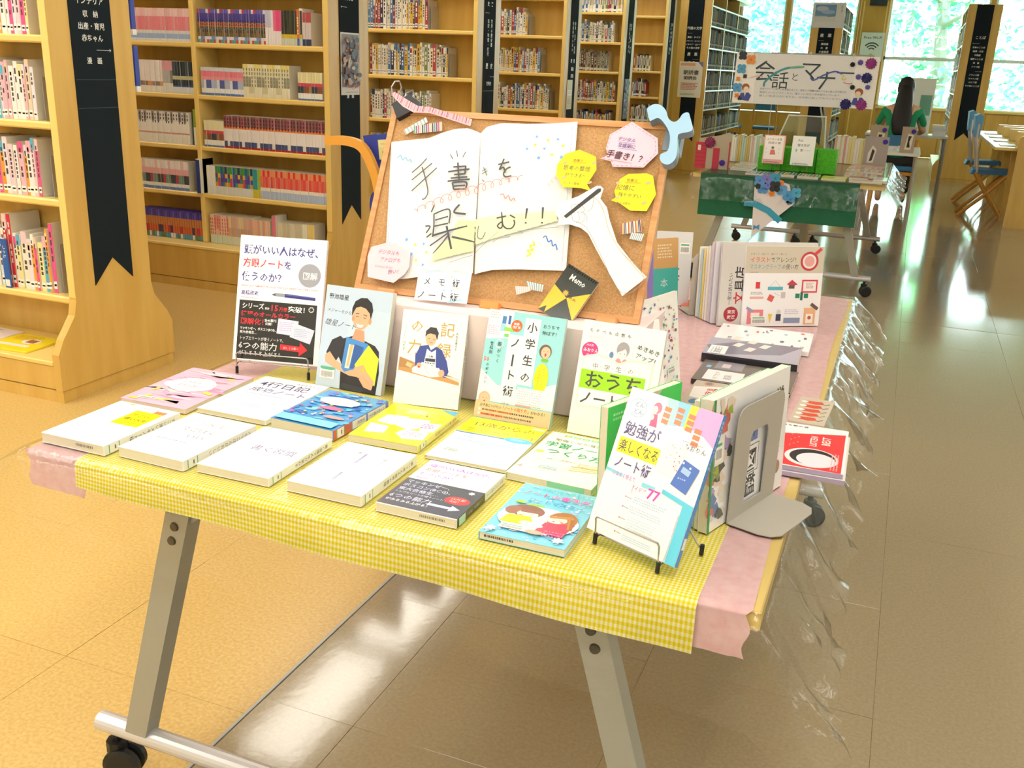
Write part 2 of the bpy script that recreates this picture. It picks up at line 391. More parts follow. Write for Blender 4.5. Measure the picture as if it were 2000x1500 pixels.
# unseen ceiling lamps: aisle rows, plus rows added to brighten tables and right side
def ceiling_lamp(x, y, L, W, label):
    e = empty('unseen_ceiling_light', label, 'ceiling light', 'strip lights over the aisles', loc=(x, y, ZC))
    q = MB(); q.box(-L/2-.02, L/2+.02, -W/2-.02, W/2+.02, -.05, -.001); q.build('housing', 'frame_al', e)
    q = MB(); q.box(-L/2, L/2, -W/2, W/2, -.065, -.051); q.build('diffuser', 'lamp', e)
LP = [(x, y, 1) for x in (-8.6, -6.0) for y in (4.3, 5.9, 8.0, 10.0)] + [(-3.25, y, 1) for y in (4.85, 6.3, 8.2, 10.2, 12.2)] + [(x, y, 0) for x in (-6.2, -3.9, -1.6, .7, 3.0) for y in (-2.3, -1.2)] + [(x, y, 1) for x in (-5.6, -3.4, -1.7, .2) for y in (.9, 2.4)] + [(x, y, 1) for x in (4.4, 5.9) for y in (1.0, 3.5, 6.0, 8.5, 11.0, 13.5, 16.0)]  # rows behind the camera, over the tables and at right are added for brightness
for x, y, al in LP: ceiling_lamp(x, y, .42 if al else 1.25, 1.25 if al else .42, 'unseen white strip light on the reading room ceiling, in partly added rows')

# ---- outside: trees beyond the glass
def tree(x, y, h, rad, c1, c2, seed, label):
    r = random.Random(seed); e = empty('tree', label, 'tree', 'trees outside the windows', loc=(x, y, -1.0))
    q = MB('#6a675a'); q.tube([(0, 0, 0), (.15, 0, h*.4), (-.1, 0, h*.75), (0, 0, h)], [.22, .16, .1, .03], 8)
    for k in range(9):
        a = r.random()*6.28; z = h*(.3+.6*r.random()); l = rad*(.5+.4*r.random())
        q.tube([(0, 0, z), (math.cos(a)*l*.5, math.sin(a)*l*.5, z+.3), (math.cos(a)*l, math.sin(a)*l, z+.45)], [.07, .045, .015], 5)
    q.build('trunk', 'trunk', e)
    q = MB()
    blobs = [(Vector((r.uniform(-1, 1)*rad*.75, r.uniform(-1, 1)*rad*.6, h*(.28+.8*r.random()))), rad*(.2+.22*r.random())) for _ in range(34)]
    for k in range(3400):
        c, rr = blobs[k % len(blobs)]; p = c+Vector((r.gauss(0, 1), r.gauss(0, 1), r.gauss(0, .8)))*rr*.55
        a = Vector((r.gauss(0, 1), r.gauss(0, 1), r.gauss(0, .6))).normalized(); bb = a.cross(Vector((r.gauss(0, 1), r.gauss(0, 1), 1))).normalized(); s_ = .07+.09*r.random()
        cc = col(c1) if r.random() < .6 else col(c2)
        q.face([p+a*s_, p+bb*s_*.5, p-a*s_, p-bb*s_*.5], cc)
    o = q.build('foliage', 'print', e); o['kind'] = 'stuff'
tree(-9.5, 28, 7, 3.2, '#8fd68a', '#58b894', 1, 'loose pale green tree seen through the farthest window past the bookcases')
tree(-4.4, 25.5, 5.5, 2.3, '#74ccb4', '#4a9cc4', 2, 'bluish green tree with bare forking boughs outside the window behind the metal-edged stacks')
tree(.3, 25.5, 6, 2.6, '#6adf78', '#3fbf78', 3, 'bright green leafy tree outside the window beyond the seated reader')
tree(5.2, 27, 6.5, 2.8, '#66d2b8', '#40a4cc', 4, 'blue green tree outside the window beyond the small desks')
b = MB('#9fb98f'); b.box(-30, 30, Y1+.3, 60, -1.2, -1.0); o = b.build('ground_outside', 'print'); o['kind'] = 'structure'

# ================================================================ BOOKCASES
def bookcase(label, M4, L, Htop, shelves, deck, posts, sides=(1,), sign=None, group=None, baseh=.2, flare=.325, metal=False):
    e = empty('bookcase', label, 'bookcase', group, M4=M4)
    prof = [(-flare, .052), (-flare, baseh), (-.295, baseh+.055), (-.225, baseh+.14), (-.21, baseh+.2), (-.21, Htop), (.21, Htop), (.21, baseh+.2), (.225, baseh+.14), (.295, baseh+.055), (flare, baseh), (flare, .052)]
    q = MB('#d9ae55'); q.prism(prof, -.035, 0, axes='yzx'); q.build('end_panel', 'wood', e)
    q = MB(); q.box(-L, -.005, -flare+.006, flare-.006, 0, .049)
    q.build('kick_strip', 'wood', e)
    q = MB(); q.box(-L, -.036, -.01, .01, .05, Htop); q.build('back_panel', 'wood', e)
    for sd in sides:
        q = MB(); y0, y1 = sorted((-sd*flare*.985, -sd*(flare*.985-.022))); q.box(-L, -.036, y0, y1, .052, deck-.02, b=.003); q.build('base_board', 'wood', e)
        q = MB(); y0, y1 = sorted((-sd*(flare-.0), -sd*.011)); q.box(-L, -.036, y0, y1, deck-.02, deck, b=.004); q.build('deck', 'edge', e)
        for z in shelves:
            q = MB(); y0, y1 = sorted((-sd*.205, -sd*.011)); q.box(-L, -.036, y0, y1, z-.028, z, b=.006); q.build('shelf', 'metal_shelf' if metal else 'edge', e)
            if metal: q = MB(); y0, y1 = sorted((-sd*.2065, -sd*.2045)); q.box(-L, -.036, y0, y1, z-.02, z-.003); q.build('label_rail', 'frame_al', e)
    for x in posts:
        q = MB(); q.box(-x-.015, -x+.015, -.2095, .2095, deck+.001, Htop-.003, b=.003); q.build('upright', 'edge', e)
    q = MB(); q.box(-L, -.036, -.209, .209, Htop-.04, Htop-.002); q.build('top_board', 'wood', e)
    for sd in sides:   # front edge of the end panel, its lit tone painted as paler wood
        q = MB(); y0, y1 = sorted((-sd*.2115, -sd*.2085)); q.box(-.034, -.001, y0, y1, baseh+.21, Htop); q.build('lit_edge_band', 'edge', e)
    if sign:
        zt, zb = sign[0], sign[1]
        q = MB('#1d2a33'); q.prism([(-.105, zb), (0, zb+.1), (.105, zb), (.105, zt), (-.105, zt)], .0003, .003, axes='yzx'); sg = q.build('sign_banner', 'banner', e)
        S_ = Sheet(210, (zt-zb)*1000, z=.0005, dz=.00015)
        for k in sign[2]: getattr(S_, k[0])(*k[1:])
        if S_.m.f:
            o = S_.build('sign_lettering', sg, material='print')
            o.matrix_local = Matrix(((0, 0, 1, .003), (1, 0, 0, -.105), (0, 1, 0, zb), (0, 0, 0, 1)))
    return e
def spaced(s, y, size, c='#e8ecea', w=210, bold=.02, gap=0, x=None):
    wd = len(s)*size; x = (w-wd)/2 if x is None else x
    return ('text', s, x, y, size, c, bold)
def xform(x, y, rz=0): return Matrix.Translation((x, y, 0)) @ Matrix.Rotation(rz, 4, 'Z')
XE = -2.96
def arrow(y, x0, x1, w=1.6, c='#e8ecea'):
    d = 8 if x1 > x0 else -8
    return [('line', [(x0, y), (x1, y)], w, c), ('line', [(x1-d, y-5), (x1, y), (x1-d, y+5)], w, c)]
ZA = 1.55
def zy(z): return (ZA-z)*1000
signA = (1.78, .44, [spaced('インテリア', 270, 29), spaced('収　納', 316, 26), spaced('出産・育児', 360, 27), spaced('赤ちゃん', 403, 27)] + arrow(436, 120, 195) + [spaced('漫　画', 485, 26)] + [('line', [(2, 545), (208, 545)], 2, '#3d5866'), ('line', [(2, 650), (208, 650)], 2, '#3d5866')])
bookcase('nearest light wood bookcase, its end bearing a long dark banner with childcare and comics headings', xform(XE, 3.04), 3.4, 2.3, (.405, .79, 1.08, 1.39, 1.7), .17, (.9, 1.8, 2.7), (1, -1), signA)
signB = (2.2, .44, [spaced('まんが', 548, 36)] + arrow(585, 80, 20) + arrow(985, 120, 195) + [('line', [(2, 1015), (208, 1015)], 2, '#7d99a6'), spaced('漫　画', 1060, 26)])
bookcase('second light wood bookcase full of comic volumes, with a comics banner on its end', xform(XE, 4.93), 3.4, 2.3, (.555, .83, 1.12, 1.405, 1.7), .26, (.9, 1.8, 2.7), (1,), signB, baseh=.2)
def vlist(cols, y, size, n=9): return []
sigC = [spaced('史　実', 470, 34)] + arrow(520, 90, 20) + [('vtext', '伝記・地理・旅行', 62, 560, 30, '#dfe6e6', .02), ('vtext', '世界の歴史書', 120, 560, 30, '#dfe6e6', .02), spaced('歴　史', 900, 42)] + arrow(960, 120, 195) + [spaced('世界史', 1020, 30), ('line', [(2, 1060), (208, 1060)], 2, '#8aa0aa')]
bookcase('third bookcase, its end showing a dark banner headed history', xform(XE, 6.9), 3.4, 2.3, (.30, .61, .93, 1.245, 1.57, 1.88), .17, (.93, 1.86, 2.8), (1,), (2.22, .44, sigC))
sigD = [('vtext', '社会科学のほん', 60, 480, 34, '#dfe6e6', .02), ('vtext', '政治・法律・経済', 118, 480, 32, '#dfe6e6', .02), spaced('教　育', 830, 38), spaced('福祉', 900, 38), spaced('民俗', 960, 38)]
bookcase('fourth bookcase, a small yellow notice stuck to its banner', xform(XE, 8.84), 3.4, 2.3, (.32, .65, .97, 1.29, 1.61, 1.93), .17, (.93, 1.86, 2.8), (1,), (2.22, .44, sigD))
sigE = [('vtext', '自然科学のほん', 60, 400, 40, '#dfe6e6', .02), ('vtext', '医学・工業・宇宙', 118, 400, 36, '#dfe6e6', .02)]
bookcase('fifth bookcase, with a purple printed sheet low on its banner', xform(XE, 10.75), 3.4, 2.3, (.36, .69, 1.005, 1.32, 1.62, 1.92), .17, (.93, 1.86, 2.8), (1,), (2.22, .44, sigE))
sigF = [('vtext', '日本の小説・随筆', 60, 300, 44, '#dfe6e6', .02), ('vtext', '詩・俳句・戯曲', 118, 300, 44, '#dfe6e6', .02)]
bookcase('sixth bookcase, half empty, just before the stacks with pale metal shelf edges', xform(XE, 12.66), 3.4, 2.3, (.40, .72, 1.03, 1.34, 1.67, 1.99), .17, (.93, 1.86, 2.8), (1,), (2.22, .44, sigF))
sigG = [spaced('外国の文学', 510, 40, bold=.04)] + arrow(560, 80, 20) + [spaced('英米・ドイツ', 620, 29), spaced('フランス・スペイン', 665, 22), spaced('イタリア・ロシア', 710, 25), spaced('その他の文学', 755, 30), spaced('産　業', 840, 46, bold=.04)] + arrow(890, 110, 190) + [('vtext', '農林水産業', 60, 910, 28, '#dfe6e6', .02), ('vtext', '商業交通通信', 120, 910, 28, '#dfe6e6', .02)]
G_Y = 13.6; G_X = -2.86
bookcase('tall bookcase end with the foreign literature banner, a white poster and pale metal shelf edges', xform(G_X, G_Y, -math.pi/2), 3.2, 2.42, (.54, .87, 1.12, 1.4, 1.67, 1.95, 2.2), .2, (1.05, 2.1), (-1, 1), (2.4, .44, sigG), metal=True)
sigH = [spaced('産　業', 130, 50, bold=.04)] + arrow(180, 90, 20) + [spaced('農林業', 235, 32), spaced('水　産', 285, 32), spaced('水産資源', 335, 32), spaced('商　業', 385, 32)]
H_Y = 14.5; H_X = -1.25
bookcase('bookcase end with a framed sky photograph above the industry banner', xform(H_X, H_Y, -math.pi/2), 1.9, 2.3, (.5, .85, 1.16, 1.47, 1.68, 2.0), .2, (.95,), (-1, 1), (2.0, .44, sigH), metal=True)
sigJ = [spaced('ことば', 430, 44, bold=.04)] + arrow(490, 110, 20) + [spaced(t, 550+k*50, 26) for k, t in enumerate(('日本のことば', '語源・文法', '中国語', '朝鮮のことば', '英　語', 'ドイツ語'))] + arrow(850, 110, 190) + [spaced(t, 905+k*48, 26) for k, t in enumerate(('フランス語', 'スペイン語', 'ロシア語', 'その他のことば'))]
J_X, J_Y = .70, 15.2
bookcase('lone bookcase end with a banner headed words, standing across the aisle by the small desks', xform(J_X, J_Y, -math.pi/2), 2.6, 2.36, (.55, .88, 1.2, 1.52, 1.84, 2.14), .2, (.9, 1.8), (-1, 1), (2.35, .58, sigJ), baseh=.22, metal=True)

# ================================================================ SHELF BOOKS
def spine_mesh(name, t, h, d, bands, marks=(), side='#e9e4d6', inset=.0011):
    """upright volume: spine faces -y with coloured bands (bottom to top), page block shows on top"""
    q = MB(side); z = 0; c = .0022 if t > .01 else .0012
    for fr, cc in bands:
        z1 = z+h*fr
        q.face([(c, 0, z), (t-c, 0, z), (t-c, 0, z1), (c, 0, z1)], cc)
        q.face([(0, c, z), (c, 0, z), (c, 0, z1), (0, c, z1)], cc); q.face([(t-c, 0, z), (t, c, z), (t, c, z1), (t-c, 0, z1)], cc)
        z = z1
    top = '#e6dfcc'
    q.face([(t, c, 0), (t, d, 0), (t, d, h), (t, c, h)], side); q.face([(0, d, 0), (0, c, 0), (0, c, h), (0, d, h)], side)
    q.face([(t, d, 0), (0, d, 0), (0, d, h), (t, d, h)], top)
    q.face([(c, 0, h), (t-c, 0, h), (t, c, h), (t, d, h), (0, d, h), (0, c, h)], top); q.face([(0, d, 0), (t, d, 0), (t, c, 0), (t-c, 0, 0), (c, 0, 0), (0, c, 0)], top)
    for (a, b_, x0, x1, cc) in marks:
        q.face([(t*x0, -.0003, h*a), (t*x1, -.0003, h*a), (t*x1, -.0003, h*b_), (t*x0, -.0003, h*b_)], cc)
    return q.data(name, 'print')
def title_marks(r, lo, hi, cc, n=None, x0=.28, x1=.72):
    out = []; z = hi; n = n or r.randint(4, 7); step = (hi-lo)/n
    for k in range(n):
        if r.random() < .9: out.append((z-step*.82, z-step*.12, x0+r.random()*.06, x1-r.random()*.06, cc))
        z -= step
    return out
COUNT = {}
def nth(k): return '%d%s' % (k, 'th' if 10 < k % 100 < 14 else {1: 'st', 2: 'nd', 3: 'rd'}.get(k % 10, 'th'))
def run(kind, x, y, z, n, t, h, d, variants, label, group, M4=None, gap=.0004, lean=0):
    """n volumes side by side from x to the right, spines flush with y"""
    M4 = M4 or Matrix.Identity(4); r = random.Random(int(abs(x*977+z*131+y*17))); COUNT[kind] = COUNT.get(kind, 0)+n
    for k in range(n):
        o = bpy.data.objects.new(kind, variants[k % len(variants) if not callable(variants) else 0]); link(o)
        o.matrix_world = M4 @ Matrix.Translation((x, y+r.uniform(-.003, .003), z+.0005)); x += t+gap
        tag(o, label if n == 1 else '%s volume along the run of %s' % (nth(k+1), group), 'book', group)
    return x
def var(name, t, h, d, fn, n=4, **kw): return [spine_mesh(name, t, h, d, *fn(random.Random(k+hash_(name))), **kw) for k in range(n)]
def hash_(s): return sum(ord(c)*(i+3) for i, c in enumerate(s))
def series(name, t, h, d, bands, jit=0, mark=None, n=4):
    out = []
    for k in range(n):
        r = random.Random(hash_(name)+k); bb = []
        for item in bands:
            fr, cs = item; cc = cs if isinstance(cs, str) else cs[r.randrange(len(cs))]; bb.append((fr, cc))
        mk = title_marks(r, *mark[:3], n=mark[3] if len(mark) > 3 else None) if mark else ()
        out.append(spine_mesh(name, t, h, d, bb, mk))
    return out
CT = .0163; CH = .178; CD = .115
yB = 4.73; XR = -2.998
def comics(x, z, spec):
    for n, key, t, h, bands, mark, label, group in spec:
        vs = series('comic_'+key, t, h, CD, bands, mark=mark, n=5)
        x = run('comic_volume', x, yB, z, n, t, h, CD, vs, label, group)
    return x
purple = [(.10, ['#5f9fbd', '#c8573f', '#e8e6ea', '#5cae9d']), (.09, ['#e9e7ee', '#7896d8']), (.22, ['#7e6b3e', '#5d5b45', '#8b7355']), (.06, ['#6a8a5f', '#9a7a50']), (.15, ['#d3683f', '#b8643f', '#c98252']), (.26, ['#4b3f9e', '#5448a8', '#4a4796']), (.12, ['#c2405a', '#3f9a8c', '#e4e2ea', '#6f5cc0', '#4a8fc9'])]
pinkb = [(.08, '#eceef4'), (.15, '#a8c4ee'), (.10, '#e8e6ea'), (.42, ['#f0a3ae', '#eeb3b8', '#f08d9c']), (.25, ['#f6d3d6', '#f2c2c8'])]
cream = [(.12, '#efead0'), (.2, ['#efeccf', '#d9d3ae']), (.3, ['#c9c6ac', '#e5e2c4', '#a9a892']), (.2, '#e9e6c6'), (.18, ['#f2efd4', '#efe28a'])]
redw = [(.06, '#b32c40'), (.16, ['#e0b43a', '#4a5a8c', '#e9e6e2', '#8a6a5a']), (.38, '#f3eef0'), (.07, '#ee8a4e'), (.33, ['#9b6069', '#b06a74', '#8a5a62'])]
ywr = [(.06, '#5f80c0'), (.2, '#f1f2ee'), (.24, ['#4c5160', '#8f5a48', '#3f4a58', '#a88a60']), (.12, '#d8506a'), (.38, ['#e6e0ac', '#efe9bd'])]
multi = [(.3, '#dfe5e2'), (.15, ['#d84a5c', '#3aa08c', '#4a62b8', '#e2a73a']), (.15, ['#5a4aa8', '#2f9a7a', '#c8506a']), (.15, ['#e0c03a', '#3a7ab8', '#7a3a8a']), (.25, ['#b83a4a', '#2a6a9a', '#4a9a5a', '#383a70'])]
redblue = [(.28, ['#a9bfe6', '#b9cbea']), (.12, '#f2eee8'), (.38, ['#f06a5c', '#e85a52', '#ef7c6a']), (.22, ['#e8413c', '#f0a06a'])]
darkb = [(.2, '#e2e8ea'), (.05, '#3a5aa0'), (.18, ['#2f3c4a', '#3e5560']), (.12, '#c9c9a0'), (.45, ['#34404e', '#2a3a44', '#4a5a60'])]
whitek = [(.3, '#f3f1ea'), (.05, '#d8a090'), (.35, '#f6f4f2'), (.3, ['#b9b4b6', '#8c888c', '#e9e6e6'])]
whitep = [(.1, '#6f92d2'), (.12, '#eff0f2'), (.3, ['#b94a5a', '#4a4a58', '#e0d8d8', '#7a9a8a', '#3f4a70']), (.2, '#f0b6c0'), (.28, ['#f3e6ea', '#f5f3f4', '#f2c9d0'])]
peach = [(.3, '#d7e3cf'), (.2, '#eec6ae'), (.5, ['#efa79a', '#f3d0c0', '#e99c8c'])]
beige = [(.12, '#dfe0d2'), (.03, '#5a5a58'), (.85, ['#e2dcc6', '#d5cdb4'])]
blackg = [(.2, '#cdd6c8'), (.12, ['#d8902f', '#b04a3a', '#e0c03a']), (.68, ['#3f4238', '#4a4c3a', '#34362e'])]
x0 = -3.825
comics(x0, 1.405, [(30, 'purple', .0148, CH, purple, (.3, .7, '#2a2560'), 'purple and orange banded comic volume in the long run on the top visible shelf', 'purple banded comics, top shelf'),
 (3, 'pale', .017, CH, [(.5, '#f2eef2'), (.5, ['#c9cbe6', '#e6e4ee'])], None, 'pale lilac comic volume between the purple run and the pink spines', 'pale lilac comics, top shelf'),
 (3, 'magenta', .017, CH, [(.4, '#efe9ee'), (.6, ['#e8558c', '#ee6f9a'])], None, 'white comic volume with a magenta top half on the top visible shelf', 'magenta topped comics'),
 (8, 'blackg', .0165, CH, blackg, None, 'near black comic volume with a coloured picture band, top visible shelf', 'black comics, top shelf')])
comics(x0+.655, 1.405, [(1, 'orange_tall', .02, .185, [(.2, '#4a6ab8'), (.8, '#e8763f')], (.3, .8, '#fbe6a0'), 'tall orange spined comic beside the black comics on the top visible shelf', None),
 (1, 'white_tall', .022, .19, [(.3, '#3f5ea0'), (.7, '#f0efe9')], (.35, .9, '#555555'), 'tall white comic with a blue foot on the top visible shelf', None),
 (3, 'redgrey', .017, .17, [(.2, '#39456a'), (.5, '#d8ccd0'), (.3, '#b8505a')], None, 'dull red and grey comic at the post end of the top visible shelf', 'red and grey comics at the post')])
comics(x0, 1.12, [(16, 'pinkwhite', .0178, .152, [(.08, '#5f86c8'), (.17, '#f0f2f6'), (.3, ['#e8ecf4', '#5a6ab0', '#c96a5a', '#b8c4e0']), (.12, '#f2a0b0'), (.2, ['#ee7f98', '#f08a9e']), (.13, '#d9e2f0')], None, 'small pink and white comic with a blue foot, second shelf down', 'pink and white comics, second shelf'),
 (17, 'cream', .0178, .178, cream, (.3, .9, '#8f8d78', 5), 'cream comic volume with grey lettering in the tall run, second shelf down', 'cream comics, second shelf')])
comics(x0+.655, 1.12, [(9, 'ywr_a', .0172, .148, ywr, None, 'small cream topped comic with a red stripe beside the post, second shelf down', 'striped comics beside the post')])
comics(x0, .83, [(8, 'ywr_b', .0172, .148, ywr, None, 'small cream topped comic with a red stripe beside the upright, third shelf down', 'striped comics, third shelf'),
 (33, 'redw', .0202, .182, redw, (.62, .95, '#5a3038', 3), 'tall red and white comic with dull red top in the longest run, third shelf down', 'red and white comics, third shelf')])
comics(x0-.0, .555, [(3, 'white', .02, .165, [(.3, '#eef0ee'), (.7, '#f6f6f4')], None, 'plain white comic beside the blue divider, fourth shelf down', 'plain white comics by the divider'),
 (15, 'multi', .0172, .165, multi, None, 'many-coloured comic with white foot, fourth shelf down', 'many-coloured comics, fourth shelf'),
 (3, 'lime', .0172, .165, [(.3, '#d9c93a'), (.7, ['#3aa0a8', '#9ac83a'])], None, 'lime and turquoise comic before the red run, fourth shelf down', 'lime and turquoise comics'),
 (26, 'redblue', .0168, .165, redblue, None, 'bright red comic with pale blue foot, fourth shelf down', 'red and pale blue comics, fourth shelf')])
comics(x0, .261, [(8, 'peach', .0168, .17, peach, (.3, .9, '#d86a5a', 5), 'peach and red comic on the bottom deck of the second bookcase', 'peach comics, bottom deck'),
 (9, 'flower', .0168, .17, [(.3, '#dfe2d2'), (.3, ['#e0a878', '#c8b0a8']), (.4, ['#e8d8a8', '#e0b8a8'])], None, 'flower patterned tan comic on the bottom deck', 'flower patterned comics, bottom deck'),
 (8, 'flower2', .0168, .165, [(.3, '#dfe2d2'), (.7, ['#eec0a0', '#e8d0b0', '#e0a8a0'])], None, 'pale orange comic before the pink album on the bottom deck', 'pale orange comics, bottom deck')])
comics(x0+.445, .261, [(1, 'pinkalbum', .026, .2, [(1, '#e87f9c')], None, 'thick pink album standing out among the comics on the bottom deck', None),
 (11, 'beige', .0162, .165, beige, None, 'beige comic with a thin black stripe, bottom deck', 'beige comics, bottom deck'),
 (5, 'yellowish', .0162, .17, [(.5, '#efe6b0'), (.5, ['#f0d88a', '#eef0e0'])], None, 'pale yellow comic at the end of the bottom deck run', 'pale yellow comics, bottom deck')])
# left bay of the second bookcase
xl = -4.36
def left(z, spec): comics(xl, z, spec)
left(1.405, [(27, 'pinkb', .0176, CH, pinkb, None, 'pink topped comic with pale blue foot left of the upright, top visible shelf', 'pink comics left of the upright')])
left(1.12, [(14, 'whitep2', .0182, .178, [(.2, '#f6f4ee'), (.14, ['#e8a060', '#d89a8a', '#9a8a78']), (.66, ['#f8f2f2', '#f6ecec'])], None, 'white comic with an orange picture near its foot, beside the first upright', 'white comics left of the upright'),
 (4, 'greyk', .0182, .178, [(.3, '#e9e9e6'), (.4, ['#8a8a8c', '#c0c0c0']), (.3, '#e6a8b8')], None, 'white comic with grey letters left of the dark run', 'grey lettered comics'),
 (8, 'darkb', .0182, .176, darkb, None, 'dark blue grey comic beside the upright, second shelf down', 'dark comics by the upright')])
left(.83, [(22, 'whitek', .0192, .18, whitek, (.62, .95, '#4a4648', 3), 'white comic with grey lettered top left of the upright, third shelf down', 'white comics, third shelf')])
comics(xl+.452, .83, [(1, 'tallblack', .01, .2, [(1, '#34383a')], None, 'thin black volume at the end of the white comics, third shelf down', None), (1, 'tallgreen', .02, .205, [(.5, '#e9eee0'), (.5, '#8aa83a')], None, 'tall white and lime book beside the upright, third shelf down', None)])
left(.555, [(21, 'whitep', .0188, .172, whitep, None, 'white comic with pink title and small portrait, fourth shelf down', 'white portrait comics, fourth shelf')])
stuff = MB(); r = random.Random(5); x = xl
for k in range(27):
    c1 = ['#4b3f9e', '#5448a8', '#6a5cc0'][k % 3]; c2 = ['#d3683f', '#4a4060', '#c2405a'][r.randrange(3)]; c3 = ['#5f9fbd', '#e8e6ea', '#6a8a5f'][r.randrange(3)]
    for za, zb, cc in ((0, .03, c3), (.03, .075, c2), (.075, .125, '#c98252'), (.125, .165, c1)):
        stuff.box(x+.0008, x+.0176-.0008, yB, yB+.11, .262+za, .262+zb, cc)
    x += .0183
o = stuff.build('comic_row', 'print'); tag(o, 'row of purple and orange comics on the bottom deck left of the upright', 'books', kind='stuff')
# shelf divider that names a section
e = empty('shelf_divider', 'blue and white section divider standing among the comics on the fourth shelf down', 'divider', loc=(-3.875, yB-.03, .5555))
q = MB('#f2efe2'); q.box(0, .03, 0, .12, 0, .2); q.build('block', 'print', e)
q = MB('#233f92'); q.box(.001, .026, -.002, 0, .0, .195); q.build('face_label', 'print', e)
# ---- ordinary books, each its own colours
def cloth_cols(r, pal): return pal[r.randrange(len(pal))]
PALS = dict(baby=['#f6b9cc', '#f2eef0', '#f7d0dc', '#e85a9a', '#fbe7a8', '#f7a23c', '#5bb8e0', '#f3d2b8', '#f4f2ee', '#e9e2f0'],
 gen=['#f1efe6', '#e8e2d0', '#b3434a', '#3f6fa8', '#f4f2ec', '#7a8f58', '#2f3d5c', '#dcd6c4', '#e0b13a', '#cfd8dc', '#95353c', '#e9e7e4', '#5a86b8', '#f2e9c9'],
 dark=['#8f8672', '#2f3034', '#a89c80', '#6a3a36', '#b0a890', '#4d5a4a', '#8a7656', '#9a9484', '#62747c'])
NBOOK = [0]
def cname(c):
    r_, g_, b_ = col(c); 
    names = {'white': (240, 240, 235), 'pale pink': (246, 190, 205), 'deep pink': (232, 90, 154), 'cream': (235, 225, 200), 'orange': (245, 160, 60), 'sky blue': (91, 184, 224), 'red': (179, 60, 70), 'blue': (63, 111, 168), 'navy': (47, 61, 92), 'green': (122, 143, 88), 'pale grey': (205, 214, 218), 'yellow': (224, 177, 58), 'black': (47, 48, 52), 'tan': (192, 174, 138), 'lilac': (233, 226, 240), 'pale yellow': (251, 231, 168)}
    return min(names, key=lambda k: sum((a-b_2)**2 for a, b_2 in zip(names[k], (r_, g_, b_))))
def rowbooks(x0, x1, y, z, hmin, hmax, d, pal, where, seed, M4=None, tmin=.012, tmax=.026, fixed=None, mass=None):
    r = random.Random(seed); x = x0; M4 = M4 or Matrix.Identity(4); made = []; k = 0
    pal = PALS[pal]
    while x < x1-tmin:
        t = r.uniform(tmin, tmax); h = r.uniform(hmin, hmax)
        if x+t > x1: break
        c = pal[r.randrange(len(pal))]; c2 = pal[r.randrange(len(pal))]
        if fixed and k < len(fixed): c, t, h = fixed[k]
        lum = sum(col(c))
        mk = title_marks(r, .32, .9, '#4a4444' if lum > 420 else '#f2efe6')
        if r.random() < .5: mk.append((.78, .94, .15, .85, c2))
        mk.append((.06, .17, .08, .92, '#f8f8f4')); mk.append((.10, .13, .2, .8, r.choice(['#5aa0c8', '#d0605a', '#5aaa7a'])))
        if mass is not None:
            yy = y+r.uniform(0, .012); mass.box(x, x+t, yy, yy+d, z, z+h*.06, c); mass.box(x, x+t, yy, yy+d, z+h*.06, z+h*.17, '#f8f8f4'); mass.box(x, x+t, yy, yy+d, z+h*.17, z+h, c); mass.box(x+t*.3, x+t*.7, yy-.0004, yy, z+h*.35, z+h*.85, '#6a6460' if lum > 420 else '#efece2'); x += t+.0012; continue
        me = spine_mesh('book_spine', t, h, d, [(.2, c), (.6, c), (.2, c if r.random() < .6 else c2)], mk)
        o = bpy.data.objects.new('book', me); link(o); o.matrix_world = M4 @ Matrix.Translation((x, y+r.uniform(0, .012), z+.0005)); NBOOK[0] += 1
        o['category'] = 'book'; o['group'] = 'books '+where; made.append((o, cname(c), h)); x += t+.0012; k += 1
    for i, (o, cn, h) in enumerate(made):
        nb = [made[j][1] for j in (i-1, i+1) if 0 <= j < len(made)]
        o['label'] = '%s book, %s in its row beside a %s one, %s' % (cn, nth(i+1), nb[-1] if nb else cn, where.replace('on the ', '').replace(' filled', '').replace('low shelf beside the cork board edge', 'low shelf, third bookcase').replace('visible ', '').replace(' of the ', ', '))
    return x
def bookend(x, y, z, label, M4=None, h=.16, d=.12):
    e = empty('bookend', label, 'bookend', M4=(M4 or Matrix.Identity(4)) @ Matrix.Translation((x, y, z)))
    q = MB(); q.box(0, .002, 0, d, .0002, h, b=.0008); q.build('plate', 'bookend', e)
    q = MB(); q.box(-.09, 0, .01, d-.01, .0000, .0003); q.build('foot', 'bookend', e)
yA = 2.86
rowbooks(-3.40, -3.075, yA, 1.39, .19, .235, .15, 'baby', 'on the top visible shelf of the nearest bookcase', 1)
rowbooks(-3.42, -3.075, yA, 1.08, .185, .225, .15, 'baby', 'on the second visible shelf of the nearest bookcase', 2)
rowbooks(-3.45, -3.09, yA, .79, .19, .225, .15, 'baby', 'on the third visible shelf of the nearest bookcase', 3)
bookend(-3.068, yA+.02, .79, 'beige steel bookend on the third visible shelf of the nearest bookcase')
bookend(-3.068, yA+.02, 1.08, 'beige steel bookend on the second visible shelf of the nearest bookcase')
rowbooks(-3.50, -3.085, yA, .405, .19, .3, .15, 'baby', 'on the lowest shelf of the nearest bookcase', 4, fixed=[('#f4f0f0', .02, .23), ('#efe9e4', .03, .24), ('#b23442', .012, .25), ('#f2f2f0', .022, .24), ('#f2f0ee', .02, .235), ('#d8e8f2', .02, .25), ('#f2f0ea', .02, .24), ('#c22a3a', .022, .3), ('#d8304a', .018, .3), ('#f0efe2', .018, .225), ('#f0e2a0', .02, .22), ('#eeeadc', .03, .235)])
bookend(-3.072, yA+.02, .405, 'beige steel bookend closing the lowest shelf of the nearest bookcase', h=.2)
